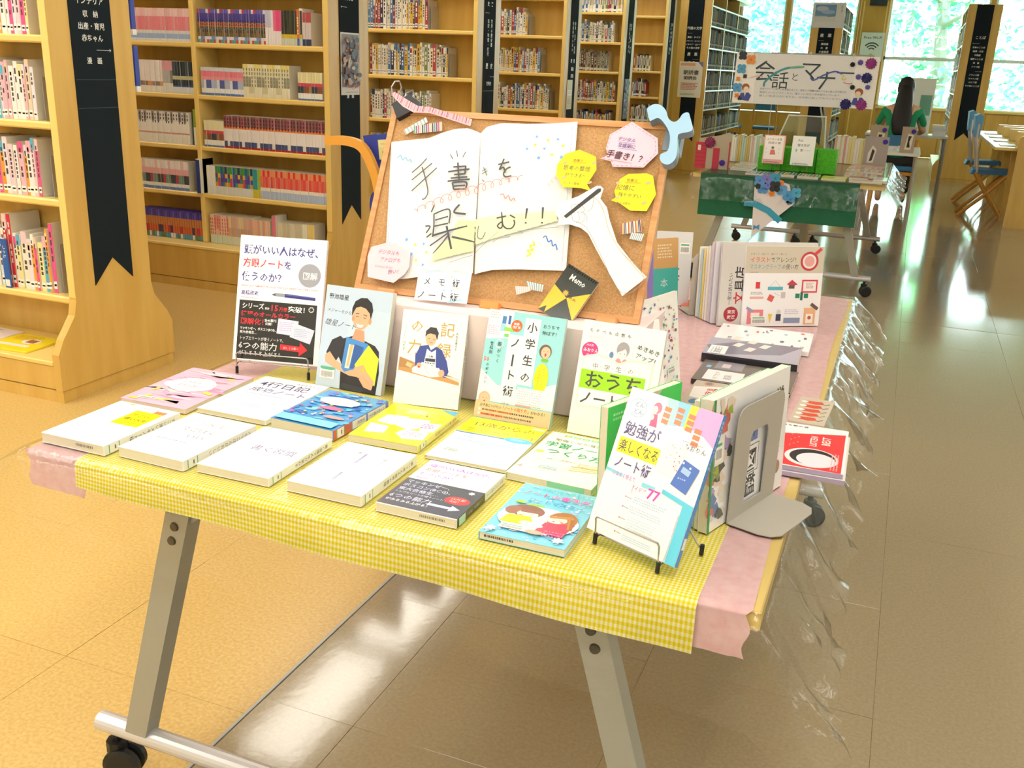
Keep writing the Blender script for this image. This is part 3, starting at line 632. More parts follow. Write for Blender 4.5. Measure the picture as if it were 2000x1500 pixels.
e = empty('section_marker', 'blue upright section marker lettered for discipline books on the lowest shelf', 'marker', loc=(-3.345, yA-.018, .4055))
q = MB('#2a62b8'); q.box(0, .03, 0, .006, .0, .2); q.build('card', 'print', e)
S_ = Sheet(30, 200, z=.0003); S_.vtext('しつけ', 6, 25, 17, '#f2f6fa', .02); S_.rect(3, 165, 24, 28, '#f2f2ea'); o = S_.build('lettering', e); o.matrix_local = Matrix(((1, 0, 0, 0), (0, 0, -1, 0), (0, 1, 0, 0), (0, 0, 0, 1)))
for k, (x, y, w_, h_, c, rz_, lb) in enumerate(((-3.40, 2.74, .23, .20, '#f7e02a', .04, 'yellow magazine lying on the sloping deck of the nearest bookcase'), (-3.66, 2.76, .24, .21, '#f2e6ea', -.03, 'pale pink magazine with crimson title on the deck of the nearest bookcase'), (-3.90, 2.75, .22, .2, '#e9eee6', .02, 'pale magazine farthest along the deck of the nearest bookcase'))):
    e = empty('magazine', lb, 'magazine', loc=(x, y, .1705), rz=rz_); q = MB(c); q.box(0, w_, 0, h_, 0, .008, c, b=.001); cv = q.build('cover', 'print', e)
    S_ = Sheet(w_*1000, h_*1000, z=.0083); S_.ell(w_*600, h_*400, 42, 34, '#f6f2ec').rect(20, 130, w_*700, 26, '#f4efe0' if k == 0 else '#d8486a').words(30, 20, 120, 60, ['#e0a83a', '#7ab86a', '#c8a0b0'][k], 4, .5, k).rect(120, 60, 46, 40, '#b06a3a'); S_.build('cover_print', cv, material='print')
for z0_, z1_, lb in ((1.43, 1.6, 'upper blue divider sticking out behind the nearest bookcase end'), (1.21, 1.365, 'lower blue divider sticking out behind the nearest bookcase end')):
    e = empty('shelf_divider', lb, 'divider', loc=(-2.995, 3.262, z0_)); q = MB('#3b50b4'); q.box(0, .034, 0, .022, 0, z1_-z0_, b=.001); q.build('plate', 'print', e)
    q = MB('#eef0ee'); q.box(.0, .0345, .001, .0225, -.022, -.001); q.build('white_tab', 'print', e)
yC = 6.72
rowbooks(-3.87, -3.36, yC, 1.57, .2, .25, .15, 'gen', 'on the top visible shelf of the third bookcase', 11); bookend(-3.345, yC, 1.57, 'dark bookend on the top visible shelf of the third bookcase')
rowbooks(-3.86, -3.2, yC, 1.245, .19, .235, .15, 'gen', 'on the second visible shelf of the third bookcase', 12); bookend(-3.19, yC, 1.245, 'bookend holding the longest row of the third bookcase')
rowbooks(-3.86, -3.34, yC, .93, .17, .215, .15, 'gen', 'on the third visible shelf of the third bookcase', 13)
rowbooks(-3.86, -3.4, yC, .61, .17, .22, .15, 'gen', 'on the low shelf beside the cork board edge', 14)
yD = 8.66
for z, xe, sd, hm in ((1.61, -3.33, 21, .235), (1.29, -3.2, 22, .22), (.97, -3.1, 23, .23)):
    rowbooks(-3.62, xe, yD, z, .175, hm, .15, 'gen', {1.61: 'on the top visible shelf of the fourth bookcase', 1.29: 'on the middle shelf of the fourth bookcase', .97: 'on the lowest visible shelf of the fourth bookcase'}[z], sd)
    bookend(xe+.008, yD, z, {1.61: 'bookend on the top visible shelf of the fourth bookcase', 1.29: 'bookend on the middle shelf of the fourth bookcase', .97: 'bookend on the lowest visible shelf of the fourth bookcase'}[z])
yE = 10.57
mass = MB()
for z, xe, sd in ((1.92, -3.0, 31), (1.62, -3.06, 32), (1.32, -3.12, 33), (1.005, -3.02, 34), (.69, -3.05, 35)):
    rowbooks(mass=mass if sd in (31, 35) else None, x0=-3.48, x1=xe, y=yE, z=z, hmin=.17, hmax=.23, d=.15, pal='gen' if sd != 33 else 'dark', where='on the %s shelf of the fifth bookcase' % {31: 'topmost', 32: 'second', 33: 'third', 34: 'fourth', 35: 'fifth'}[sd], seed=sd)
yF = 12.48
for z, xe, sd in ((1.34, -3.14, 41), (1.03, -3.16, 42), (.72, -3.1, 43)):
    rowbooks(-3.36, xe, yF, z, .17, .22, .15, 'gen', 'on the %s shelf of the sixth bookcase' % {41: 'topmost filled', 42: 'middle filled', 43: 'lowest filled'}[sd], sd, mass=mass)
o = mass.build('distant_books', 'print'); tag(o, 'small far rows of books on the fifth and sixth bookcases', 'books', kind='stuff')
# stacks seen edge on, far away: one mesh of books per shelf side
def far_rows(name, M4, L, shelves, sd, pal, seed, label, hmax=.26):
    r = random.Random(seed); q = MB()
    for z in shelves:
        x = -L+.03
        while x < -.07:
            t = r.uniform(.014, .034); h = r.uniform(.19, hmax); c = r.choice(PALS[pal]); ya, yb = sorted((-sd*.203, -sd*.04))
            if r.random() < .06: c = '#2f62a8'
            if r.random() < .95: q.box(x, x+t-.0015, ya, yb, z+.001, z+h*.16, c); q.box(x, x+t-.0015, ya, yb, z+h*.16, z+h*.26, '#bdb8aa' if pal == 'dark' else '#e6e6e0'); q.box(x, x+t-.0015, ya, yb, z+h*.3, z+h, c)
            x += t
    o = q.build(name, 'matte'); o.matrix_world = M4; tag(o, label, 'books', kind='stuff')
far_rows('shelved_books', xform(G_X, G_Y, -math.pi/2), 3.2, (.2, .54, .87, 1.12, 1.4, 1.67, 1.95), -1, 'dark', 51, 'shelves full of old tan and grey books down the side of the foreign literature case', .245)
far_rows('shelved_books', xform(H_X, H_Y, -math.pi/2), 1.9, (.2, .5, .85, 1.16, 1.47, 1.68, 2.0), -1, 'dark', 52, 'grey green books down the side of the industry bookcase', .27)
far_rows('shelved_books', xform(J_X, J_Y, -math.pi/2), 2.6, (.22, .55, .88, 1.2, 1.52, 1.84), 1, 'gen', 53, 'blue labelled files and books on the aisle side of the lone bookcase')
far_rows('shelved_books', xform(J_X, J_Y, -math.pi/2), 2.6, (.22, .55, .88, 1.2, 1.52, 1.84), -1, 'gen', 54, 'blue edged files on the desk side of the lone bookcase')
# ================================================================ TABLES
def caster(parent, x, y, rz=.4, r=.036):
    q = MB(); q.tube([(x, y, .075), (x, y, .1)], .009, 8)
    c, s_ = math.cos(rz), math.sin(rz)
    q.tube([(x-c*.0, y-s_*.0, .085), (x+c*.0, y, .06)], .02, 8); o = q.build('caster_housing', 'black', parent)
    q = MB()
    ax = Vector((-s_, c, 0)); ctr = Vector((x+c*.012, y+s_*.012, r+.001))
    for k in (-1, 1):
        q.tube([ctr+ax*k*.006, ctr+ax*k*.008, ctr+ax*k*.02, ctr+ax*k*.023], [r*.8, r, r, r*.75], 20)
    q.build('caster', 'black', parent, smooth=False)
    q = MB('#8a8c90'); q.tube([ctr+ax*.0231, ctr+ax*.0245], r*.45, 14); q.build('hub_cap', 'print', parent)
def table(x0, y0, Wd, L, mirror, label):
    e = empty('folding_table', label, 'table', 'folding tables on casters', loc=(x0, y0, 0))
    q = MB('#d9ae62'); q.box(0, Wd, 0, L, T-.028, T-.0005, b=.002); q.build('tabletop', 'edge', e)
    for yy in (.085, L-.085):
        q = MB(); xa, xb = (.0, Wd-.035) if not mirror else (.035, Wd); q.tube([(xa, yy, .118), (xb, yy, .118)], .019, 18); q.build('foot_tube', 'white_steel', e, smooth=False)
        for xx in (xa+.035, xb-.035): caster(e, xx, yy, .3)
        sx = (lambda v: v) if not mirror else (lambda v: Wd-v)
        q = MB(); xb0, xt0 = .10, .262     # slanted post, wide face to the front
        v = []
        for z, xc in ((.128, xb0), (T-.03, xt0)):
            for dx, dy in ((-.024, -.018), (.024, -.018), (.024, .018), (-.024, .018)): v.append((sx(xc+dx), yy+dy, z))
        q.mesh(v, [(0, 1, 5, 4), (1, 2, 6, 5), (2, 3, 7, 6), (3, 0, 4, 7), (4, 5, 6, 7), (3, 2, 1, 0)]); q.build('leg', 'dsteel', e)
        q = MB(); q.prism([(sx(.262), .60), (sx(.262), T-.03), (sx(.37), T-.03), (sx(.335), .655)], yy-.01, yy+.012, axes='xzy'); q.build('gusset', 'dsteel', e)
        for zz in (.592, .564):
            xc = xb0+(xt0-xb0)*(zz-.128)/(T-.158); q = MB(); q.tube([(sx(xc), yy-.0215, zz), (sx(xc), yy-.018, zz)], [.0072, .0085], 14); q.build('bolt', 'bolt', e)
        if yy < L/2:
            q = MB(); q.box(min(sx(.05), sx(Wd-.02)), max(sx(.05), sx(Wd-.02)), yy+.02, L-yy-.02, T-.055, T-.03) if False else q.box(min(sx(.24), sx(.28)), max(sx(.24), sx(.28)), yy+.02, L-yy-.02, T-.06, T-.029); q.build('under_rail', 'dsteel', e)
    return e
XL, XM, XRr, YF, TL = -1.28, -.68, -.08, 1.09, 1.93
table(XL, YF, .598, TL, False, 'nearer display table on the bookcase side, under the pink end of the cloths')
table(XM+.002, YF, .598, TL, True, 'nearer display table on the aisle side, its bare wooden edge showing beside the pink cloth')
Y2 = 6.5
table(XL-.01, Y2, .598, 1.95, False, 'farther display table half hidden behind the cork board')
table(XM-.008, Y2, .598, 1.95, True, 'farther display table on the aisle side under the green cloth')
# ---- cloths over the near table
def drape(name, x0, x1, yb, drop, z, m, label, cat, nx=40, cell=.0, ragged=0, lip=.006, seed=1, sag=0, mid=0):
    r = random.Random(seed); q = MB(); yfr = YF; s0 = yb-yfr
    prof = [(yb, z)]; n = 14
    for k in range(1, n+1): prof.append((yb-(yb-yfr)*k/n, z))
    for k in range(1, 6): a = k/5*math.pi/2; prof.append((yfr-lip*math.sin(a), z-lip*(1-math.cos(a))))
    for k in range(1, 9): prof.append((yfr-lip-.0002-.002*(k/8)**2, z-lip-(drop-lip)*k/8))
    arc = [0]
    for k in range(1, len(prof)): arc.append(arc[-1]+math.hypot(prof[k][0]-prof[k-1][0], prof[k][1]-prof[k-1][1]))
    v = []; uv = []; f = []
    for i in range(nx+1):
        x = x0+(x1-x0)*i/nx
        for k, (y, zz) in enumerate(prof):
            wv = 0; dz = 0
            if mid and k > n+5 and -1.15 < x < -.17: dz = mid*(k-n-5)/8
            if k > n+5: wv = .0035*math.sin(x*17+seed)*((k-n-5)/8); dz += r.uniform(-ragged, ragged)*(k == len(prof)-1)
            v.append((x+(.004*math.sin(k*.9+seed) if i in (0, nx) and ragged else 0), y-wv-.0035*(k > n+2), zz+dz+sag*i/nx*max(0, (k-n-5)/8))); uv.append((x-x0, arc[k]))
    m_ = len(prof)
    for i in range(nx):
        for k in range(m_-1): f.append((i*m_+k, i*m_+k+1, (i+1)*m_+k+1, (i+1)*m_+k))
    q.mesh(v, f); q.uv = uv; o = q.build(name, m, smooth=True); tag(o, label, cat); return o
drape('tissue_cloth', -1.272, -.094, YF+TL-.01, .066, T+.0008, 'pink', 'pink tissue cloth covering the nearer tables and hanging over their front', 'tablecloth', ragged=.001, mid=.03, nx=120)
drape('gingham_cloth', -1.165, -.158, 1.66, .046, T+.0020, 'gingham', 'yellow and white gingham cloth laid over the pink one at the front of the tables', 'tablecloth', nx=50, lip=.012, sag=-.029)
def film(name, x0, x1, y0, y1, z, fx, fy, left, label, seed=3, wr=1.0):
    """clear sheet: flat on the table, drops over the front and flares out past the aisle edge"""
    nx, ny = 110, 150; q = MB(); v = []; uv = []; f = []
    from mathutils import noise
    A0, A1 = -left, (x1-x0)+fx; B0, B1 = -fy, (y1-y0)
    for i in range(nx+1):
        a = A0+(A1-A0)*i/nx
        for k in range(ny+1):
            b_ = B0+(B1-B0)*k/ny
            da = max(0, a-(x1-x0)); dl = max(0, -a); db = max(0, -b_)
            nz = noise.noise(Vector((a*9, b_*9, seed)))*.5+noise.noise(Vector((a*26, b_*26, seed+7)))*.3
            nr = abs(noise.noise(Vector((a*4+b_*11, b_*3-a*5, seed+3))))
            X = x0+max(0, min(a, x1-x0))+da*(.55+.25*nr)-dl*.8; Y = y0+max(0, b_)-min(db, .02)*.5-db*.12-.004
            Zz = z-da*(.78-.2*nr)-dl*.5-db*.97
            if da > 0 and db > 0: X += .35*min(da, db); Y -= .25*min(da, db); Zz += .45*min(da, db)
            e = wr*(da*.22+dl*.1)*(math.sin(b_*38+seed+nz*5)*.6+nz*1.4)
            X += e*.5; Zz += e*.35*(da > .0)
            Y -= wr*db*.06*(1+math.sin(a*21+nz*3))
            if da == 0 and db == 0 and dl == 0: Zz += .0004*abs(nz)
            v.append((X, Y, Zz)); uv.append((a, b_))
    m_ = ny+1
    for i in range(nx):
        for k in range(ny): f.append((i*m_+k, (i+1)*m_+k, (i+1)*m_+k+1, i*m_+k+1))
    q.mesh(v, f); q.uv = uv; o = q.build(name, 'film', smooth=True); tag(o, label, 'plastic sheet'); return o
film('plastic_sheet', XL-.002, XRr+.004, YF-.012, YF+TL+.03, T+.0029, .16, .145, .10, 'clear plastic sheet over the nearer tables, crumpled where it hangs past the edges')
ZT = T+.0036
# ================================================================ DISPLAYED BOOKS
def book(label, M4, w, h, t, cover='#ffffff', spine='R', spinec=None, pages='pages', art=None, spine_art=None, group=None, hard=False, block_art=None, name='display_book', cat='book'):
    """w, h, t in mm; local x along the width, y up the cover, z out of the front cover"""
    e = empty(name, label, cat, group, M4=M4)
    W_, H_, T_ = w/1000, h/1000, t/1000; ct = .0006; ins = .0025 if hard else .0007
    q = MB(); xa, xb = (ins, W_-.0012) if spine == 'R' else (.0012, W_-ins)
    q.box(xa, xb, ins, H_-ins, ct, T_-ct); q.build('page_block', pages, e)
    q = MB(cover); rr = min(.0022, T_*.3)
    q.box(0, W_, 0, H_, T_-ct, T_); q.box(0, W_, 0, H_, 0, ct)
    sc = spinec or cover
    sx0, sx1 = (W_-ct, W_+.0004) if spine == 'R' else (-.0004, ct)
    q.box(sx0, sx1, 0, H_, ct*.2, T_-ct*.2, sc); cv = q.build('cover', 'gloss', e)
    S_ = Sheet(w, h, z=T_+.00006)
    if art: art(S_)
    S_.build('cover_print', cv)
    if spine_art:
        S2 = Sheet(t, h, z=.00005); spine_art(S2, t, h)
        if spine == 'R': m4 = Matrix(((0, 0, 1, W_+.0004), (0, 1, 0, 0), (-1, 0, 0, T_), (0, 0, 0, 1)))
        else: m4 = Matrix(((0, 0, -1, -.0004), (0, 1, 0, 0), (1, 0, 0, 0), (0, 0, 0, 1)))
        S2.build('spine_print', cv, m4)
    if block_art:
        S3 = Sheet(w, t, z=.0); block_art(S3); o = S3.build('edge_stamp', e, Matrix(((1, 0, 0, 0), (0, 0, -1, ins-.0003), (0, 1, 0, 0), (0, 0, 0, 1))), material='print')
    return e
def flat(x, y, yaw, z=None): return Matrix.Translation((x, y, ZT if z is None else z)) @ Matrix.Rotation(yaw, 4, 'Z')
def up(x, y, z, yaw, tilt, t): 
    m = frame((x, y, z), yaw, tilt); return m @ Matrix.Translation((0, 0, -t/1000))
def stamp(S_): S_.words(S_.w*.55, S_.h*.3, S_.w*.32, S_.h*.3, '#8a8678', 1, .9, 4)
def lib_label(S2, t, h, c='#5fb89a'): S2.rect(t*.08, h-34, t*.84, 24, '#f6f8f4').rect(t*.08, h-34, t*.84, 2, c).rect(t*.08, h-12, t*.84, 2, c).rect(t*.3, h-26, t*.4, 3, '#777')
def vt(txt, size, c='#4a4a4a', y0=14, bold=.01):
    def f(S2, t, h): S2.vtext(txt, t/2-size/2, y0, size, c, bold, 1.12); lib_label(S2, t, h)
    return f
NUM = MB()
# ---- flat books, back row then front row
def a_pinkpat(S):
    S.rect(0, 0, 147, 212, '#f5c1dc'); r = random.Random(2)
    for k in range(26):
        S.poly([(r.uniform(0, 147)+a*r.uniform(6, 16), r.uniform(0, 212)*0+yy+b*r.uniform(3, 9)) for yy in [r.uniform(0, 200)] for a, b in ((-1, -1), (1, -.6), (1.2, .8), (-.8, 1))], r.choice(['#f9dbe9', '#f19cc8', '#fbe9f2', '#f6b4d6']))
    S.ell(70, 92, 48, 40, '#fdfafb'); S.ell(66, 100, 54, 26, '#fdfafb')
    for x, y, w_, h_, a in ((110, 30, 16, 9, 0), (116, 118, 24, 10, 20), (30, 170, 8, 26, 30), (62, 182, 30, 6, -20), (20, 130, 8, 20, 10), (10, 196, 20, 8, 0)): S.rect(x, y, w_, h_, '#fbe06a', a)
    S.text('ときめきノート', 38, 84, 11, '#e8a8c4', .01).text('いちばん', 52, 66, 8, '#d9a0b8').words(44, 96, 50, 12, '#e3b7c8', 2); S.rect(24, 186, 22, 9, '#f6f4f4').barcode(26, 184, 26, 12)
def a_diary(S):
    S.rect(0, 0, 149, 213, '#f2f4fb').rect(70, 60, 79, 120, '#e9edf9')
    S.text('4行日記', 18, 52, 32, '#4c487e', .012, shear=-.15).text('成功ノート', 20, 84, 25, '#5c588c', .01, shear=-.1).words(26, 98, 96, 5, '#a9add0', 1, .6).text('人生を変える', 84, 20, 9, '#8d8ab6').words(50, 150, 60, 18, '#bcc6e6', 4).words(14, 180, 40, 8, '#b9dcd8', 2)
def a_blue(S):
    S.rect(0, 0, 132, 179, '#4c9fe0'); r = random.Random(9)
    for k in range(90):
        x, y = r.uniform(3, 129), r.uniform(3, 176); S.ell(x, y, r.uniform(3, 13), r.uniform(2, 7), r.choice(['#3b7fd6', '#6cc4ea', '#58b4ee', '#8fd9ee', '#3568c6', '#4f8fe4', '#7f74cc']), 9)
    for k in range(46):
        x, y = r.uniform(5, 127), r.uniform(15, 170); S.star(x, y, r.uniform(2, 5), r.choice(['#e06f9c', '#f4f2fa', '#c86ab8', '#f0a08a', '#d9e86a', '#f6d8ea', '#ea5f8a']), 5, .6)
    S.rect(6, 150, 120, 26, '#7fd4ea'); S.ell(62, 55, 42, 20, '#fbfbfd').rect(28, 42, 70, 28, '#fbfbfd').text('こころの色', 36, 62, 10, '#a89ab8').words(50, 24, 40, 5, '#3a58b0', 1).ell(100, 130, 22, 6, '#f2a09a').ell(70, 92, 24, 8, '#e26aa0')
def a_yellow(S):
    S.rect(0, 0, 131, 180, '#f7ee1e')
    for pts in ([(18, 62), (58, 58), (66, 84), (48, 108), (14, 100)], [(52, 66), (100, 60), (112, 92), (84, 118), (50, 104)], [(96, 74), (128, 70), (129, 112), (104, 118)], [(8, 112), (46, 116), (52, 148), (18, 156)], [(78, 118), (124, 116), (128, 152), (92, 160), (70, 140)]): S.poly(pts, '#f7f3f8')
    S.words(56, 72, 46, 26, '#d9b8e2', 5, .5, 3).words(84, 124, 36, 22, '#eaa0c0', 4, .5, 5).words(18, 118, 28, 26, '#c8c8e0', 4, .5, 8).words(98, 80, 26, 24, '#e08ab0', 3, .5, 9)
    S.text('手帳で夢をかなえる', 22, 26, 10, '#efe39a', .01).text('全技術', 40, 46, 18, '#f3eda8', .02); S.poly([(96, 0), (131, 0), (131, 22)], '#3ba8dc'); S.ell(62, 30, 20, 12, '#faf49a')
def a_13(S):
    S.rect(0, 0, 146, 204, '#fdfdfe').rect(0, 0, 146, 76, '#f7ef14').text('13歳からの', 14, 38, 24, '#5e5a1e', 0, shear=-.1).text('クラシックノート', 12, 66, 17, '#6a6622', 0, shear=-.1)
    S.rect(0, 77, 146, 5, '#4f86c8').ell(118, 78, 26, 12, '#57c2ea').words(104, 73, 28, 9, '#c8ecf8', 2).ell(132, 12, 12, 4, '#b9e6e8').words(24, 96, 100, 5, '#bfe4f2', 1).rect(10, 112, 122, 2.4, '#96dcf0').words(20, 90, 24, 14, '#a8cfe8', 3).words(80, 94, 50, 10, '#cdeaf4', 2).words(14, 128, 90, 22, '#d8eef6', 4).barcode(14, 158, 32, 14).words(60, 160, 34, 10, '#b7dbe8', 3).star(120, 172, 12, '#cdeef8', 6)
def a_study(S):
    S.rect(0, 0, 144, 203, '#fbfae6')
    for k in range(7): S.rect(26+k*16.5, 6, 13, 9, '#56c8a0').ell(32.5+k*16.5, 11, 4.6, 3.2, '#e2e64a')
    S.text('勉強ぐせが身につく', 18, 38, 12.5, '#7a8a6a', 0, shear=-.15).text('学習ノートの', 8, 66, 24, '#1fa56e', .02, shear=-.05).text('つくり方', 22, 97, 26, '#1fa56e', .02, shear=-.05).text('太田あや', 60, 120, 7, '#9a9a80').ell(14, 96, 7, 5, '#dfe05a').line([(6, 88), (8, 108)], 1, '#7ac0d8').rect(36, 118, 10, 3, '#a8dc8a').barcode(34, 150, 38, 16).poly([(4, 170), (10, 160), (12, 172)], '#f2b0a0').words(92, 116, 40, 16, '#d8c89a', 3)
    for k, c in enumerate(('#f6dc8a', '#efe0a0', '#e8b878')): S.line([(84, 150-k*8), (134, 140-k*6)], 3, c)
def a_memo(S):
    S.rect(0, 0, 134, 180, '#fbfdfd').line([(8, 6), (8, 172)], .8, '#aac4bc').line([(8, 172), (128, 172)], .7, '#b6a8b8').rect(62, 26, 58, 66, '#faf01c').text('すごい', 68, 50, 13, '#8a8420', .01).text('速いメモ', 68, 68, 12, '#6c6a30', .02).text('ノート', 74, 84, 11, '#a29b28').rect(96, 14, 24, 12, '#ee8f6a').words(66, 8, 34, 10, '#b8b4c4', 2).rect(30, 4, 8, 5, '#f2cf70').words(84, 160, 10, 3, '#bbb', 1)
def a_w1(S):
    S.rect(0, 0, 132, 183, '#fefefe').text('メモ', 56, 44, 22, '#b8b8c0', 0).text('でごはん', 30, 74, 18, '#9696a6').text('いい', 62, 100, 18, '#86869a').words(24, 118, 70, 6, '#b4b4c0', 1).words(20, 30, 30, 6, '#c0c0cc', 1).words(92, 160, 12, 3, '#c0c0c8', 1)
def a_w2(S):
    S.rect(0, 0, 133, 183, '#fefefe').text('これだけは', 50, 62, 10, '#9494aa').text('書く習慣', 34, 94, 21, '#7474a4', .01).words(44, 106, 46, 4, '#a4a4b8', 1).words(62, 40, 40, 5, '#b8b8c8', 1)
def a_pen(S):
    S.rect(0, 0, 129, 178, '#fefeff')
    S.line([(56, 34), (57, 76)], 4.6, '#7c78a8').line([(57, 74), (58, 116)], 5.2, '#9aa6dc').line([(58, 114), (59, 142)], 5.4, '#62628e').line([(59, 142), (60, 158)], [4, .6], '#6a6aa0').line([(60, 36), (61, 70)], 1, '#7fa0e0')
    S.vtext('思考の整理', 22, 58, 9, '#a0a0b6').vtext('書いて', 38, 30, 10, '#9c9cb2').vtext('考える', 90, 40, 10, '#b4acc0').words(24, 148, 10, 8, '#cccdd9', 2).words(104, 70, 6, 40, '#e6e4ee', 6)
def a_black(S):
    S.rect(0, 0, 130, 178, '#fefdfe')
    S.text('頭がいい人はなぜ、', 9, 24, 12.6, '#e04ac8', .015).text('方眼ノートを', 9, 42, 12.6, '#f0707a', .015).text('使うのか？', 9, 60, 12.6, '#e04ac8', .015).text('高橋政史', 9, 72, 6, '#d860c0', .01)
    S.rect(0, 78, 130.6, 98, '#41465c').text('マッキンゼー、', 5, 93, 11.5, '#c8cdf0', .01).text('ボスコン(BCG)、', 5, 107, 11.5, '#c8cdf0', .01).text('東大合格生…', 5, 121, 11.5, '#c8cdf0', .01).text('トップエリートが使うノートで、', 5, 131, 6.2, '#dfe2f6').text('6つの能力', 4, 149, 15.5, '#cfd4f2', .01).text('がみるみる上がる！', 5, 161, 8.2, '#f2f3fb', .015)
    S.ell(105, 122, 20, 13, '#ea3345', 24).text('15万部', 93, 121, 8, '#f7c0c4', .01).text('突破！', 94, 129, 6.5, '#f7c0c4').rect(70, 146, 38, 7, '#cfd8f4').poly([(106, 140), (122, 149.5), (106, 159)], '#cfd8f4').star(114, 90, 6, '#dfe2ee', 8, .6)
def s_black(S, t, h):
    S.rect(0, 78, t, 98, '#2b2e36').vtext('頭がいい人', t/2-3, 8, 6, '#d05a70').vtext('方眼ノート', t/2-3, 42, 6, '#4a7ac0').vtext('6つの能力が', t/2-2.5, 86, 5, '#e2e4ea').vtext('上がる！', t/2-2.5, 122, 5, '#e2e4ea'); S.rect(.5, h-30, t-1, 22, '#a9dcd6')
def a_girls(S):
    S.rect(0, 0, 126, 181, '#7fd0ea'); r = random.Random(4)
    for k in range(120): S.ell(r.uniform(2, 124), r.uniform(2, 179), r.uniform(.8, 3.4), r.uniform(.8, 3), r.choice(['#eef7fb', '#b2e6f2', '#f7c2da', '#5cbce4', '#e4f6fa']), 7)
    S.text('ノートの書き方', 9, 40, 15.5, '#ffffff', .06).text('ノート', 9, 40, 15.5, '#e4506c', .03).text('の書き方', 55, 40, 15.5, '#ee62b8', .03).text('アートマスター', 26, 62, 12.5, '#fff', .06).text('アートマスター', 26, 62, 12.5, '#3a8fd6', .02).text('かわいくできる！', 34, 18, 9, '#38b8a8', .01)
    S.ell(20, 70, 9, 4, '#a8d83a').ell(46, 74, 14, 4, '#8cc84a').ell(64, 118, 60, 42, '#fdf3f4', 24)
    # two girls
    S.ell(40, 96, 26, 20, '#8f5a4e').ell(20, 100, 12, 14, '#a0685a').ell(44, 106, 16, 12, '#fbe6da').poly([(30, 94), (60, 90), (58, 100), (32, 102)], '#94604f')
    S.poly([(18, 116), (52, 112), (60, 140), (14, 142)], '#f5d31e').ell(24, 124, 8, 8, '#f2cb18').ell(50, 126, 8, 9, '#f2cb18')
    S.ell(96, 104, 22, 26, '#b07a4a').poly([(76, 120), (118, 112), (112, 156), (70, 152)], '#ea4a6a').ell(88, 106, 16, 12, '#fbe6da').poly([(74, 98), (106, 88), (112, 96), (78, 104)], '#c89058').line([(110, 96), (116, 130)], 5, '#a8713f').line([(104, 92), (112, 128)], 3, '#c08a50')
    S.line([(82, 108), (86, 108)], .8, '#a06a6a').line([(92, 107), (96, 107)], .8, '#a06a6a').line([(38, 108), (42, 108)], .8, '#a06a6a').line([(48, 107), (52, 107)], .8, '#a06a6a').ell(36, 112, 3, 2, '#f4a8a8').ell(98, 112, 3, 2, '#f08a94').ell(86, 113, 2, 1.6, '#ee7a8a')
    S.ell(52, 134, 10, 7, '#fbe6da').ell(66, 136, 12, 6, '#fdeee8').barcode(20, 146, 36, 14).ell(72, 156, 13, 6, '#f6b49a').words(84, 144, 32, 20, '#e87ab8', 3).star(110, 166, 9, '#eaf6fa', 7, .6).star(12, 168, 9, '#dff2f8', 7, .6)
book('white paperback with a bright yellow label block, at the front corner by the bookcases', flat(-1.265, 1.106, -.009), 134, 180, 17, '#fbfcfc', 'R', '#f6f7f4', art=a_memo, spine_art=vt('すごい速いメモノート術', 9, '#6a7a78'), block_art=stamp)
book('pink patterned softcover with yellow shapes and a white oval, behind the yellow-labelled book', flat(-1.293, 1.315, .024), 147, 212, 9, '#f5c1dc', 'L', art=a_pinkpat)
book('very pale blue four-line diary book between the pink and the blue patterned covers', flat(-1.135, 1.337, .003), 149, 213, 9, '#f2f4fb', 'R', '#f4f6fa', art=a_diary)
book('bright blue floral paperback with a white title cloud', flat(-.972, 1.334, -.05), 132, 179, 19, '#4c9fe0', 'R', '#7a8fd8', art=a_blue, spine_art=lambda S, t, h: (S.rect(2, 10, t-4, 60, '#f2efe6'), S.rect(2, 76, t-4, 44, '#f2efe6'), S.vtext('心の色を整える', t/2-4, 14, 7, '#5a5a70'), S.vtext('水彩花', t/2-4, 80, 8, '#5a5a70'), S.rect(0, 124, t, 54, '#d86a50'), lib_label(S, t, h)))
book('bright yellow paperback with pale splashes and a turquoise corner', flat(-.818, 1.34, .035), 131, 180, 13, '#f7ee1e', 'R', '#f2ee9a', art=a_yellow, spine_art=vt('手帳で夢をかなえる全技術', 7, '#b06a80'))
book('thin white and yellow softcover lettered 13歳 with a blue ribbon band', flat(-.667, 1.333, .012), 146, 204, 6, '#fdfdfe', 'L', '#f7ef14', art=a_13)
book('cream softcover with green lettering about making study notes, with a mint paper band', flat(-.514, 1.316, -.042), 144, 203, 12, '#fbfae6', 'L', '#cfeec0', art=a_study, block_art=lambda S: S.rect(70, 0, 62, 10, '#8fdcc0'))
book('plain white paperback with faint grey title, second from the corner in the front row', flat(-1.111, 1.115, -.025), 132, 183, 17, '#fefefe', 'R', '#f5f6f4', art=a_w1, spine_art=vt('メモでごはんがおいしい', 9, '#9a9a9a'))
book('plain white paperback about the habit of writing, between two other white covers', flat(-.96, 1.121, .012), 133, 183, 14, '#fefefe', 'R', '#f4f6f2', art=a_w2, spine_art=vt('書く習慣で人生が変わる', 8, '#7e7e82'))
book('white paperback with a drawing of a mechanical pencil on its cover', flat(-.795, 1.124, 0), 129, 178, 17, '#fefeff', 'R', '#f6f6f0', art=a_pen, spine_art=vt('書いて考える思考の整理', 8, '#8a8a8c'))
book('white paperback with a wide black paper band and red oval, front row', flat(-.641, 1.123, -.008), 130, 178, 14, '#fefdfe', 'R', '#f4f2f2', art=a_black, spine_art=s_black, block_art=stamp)
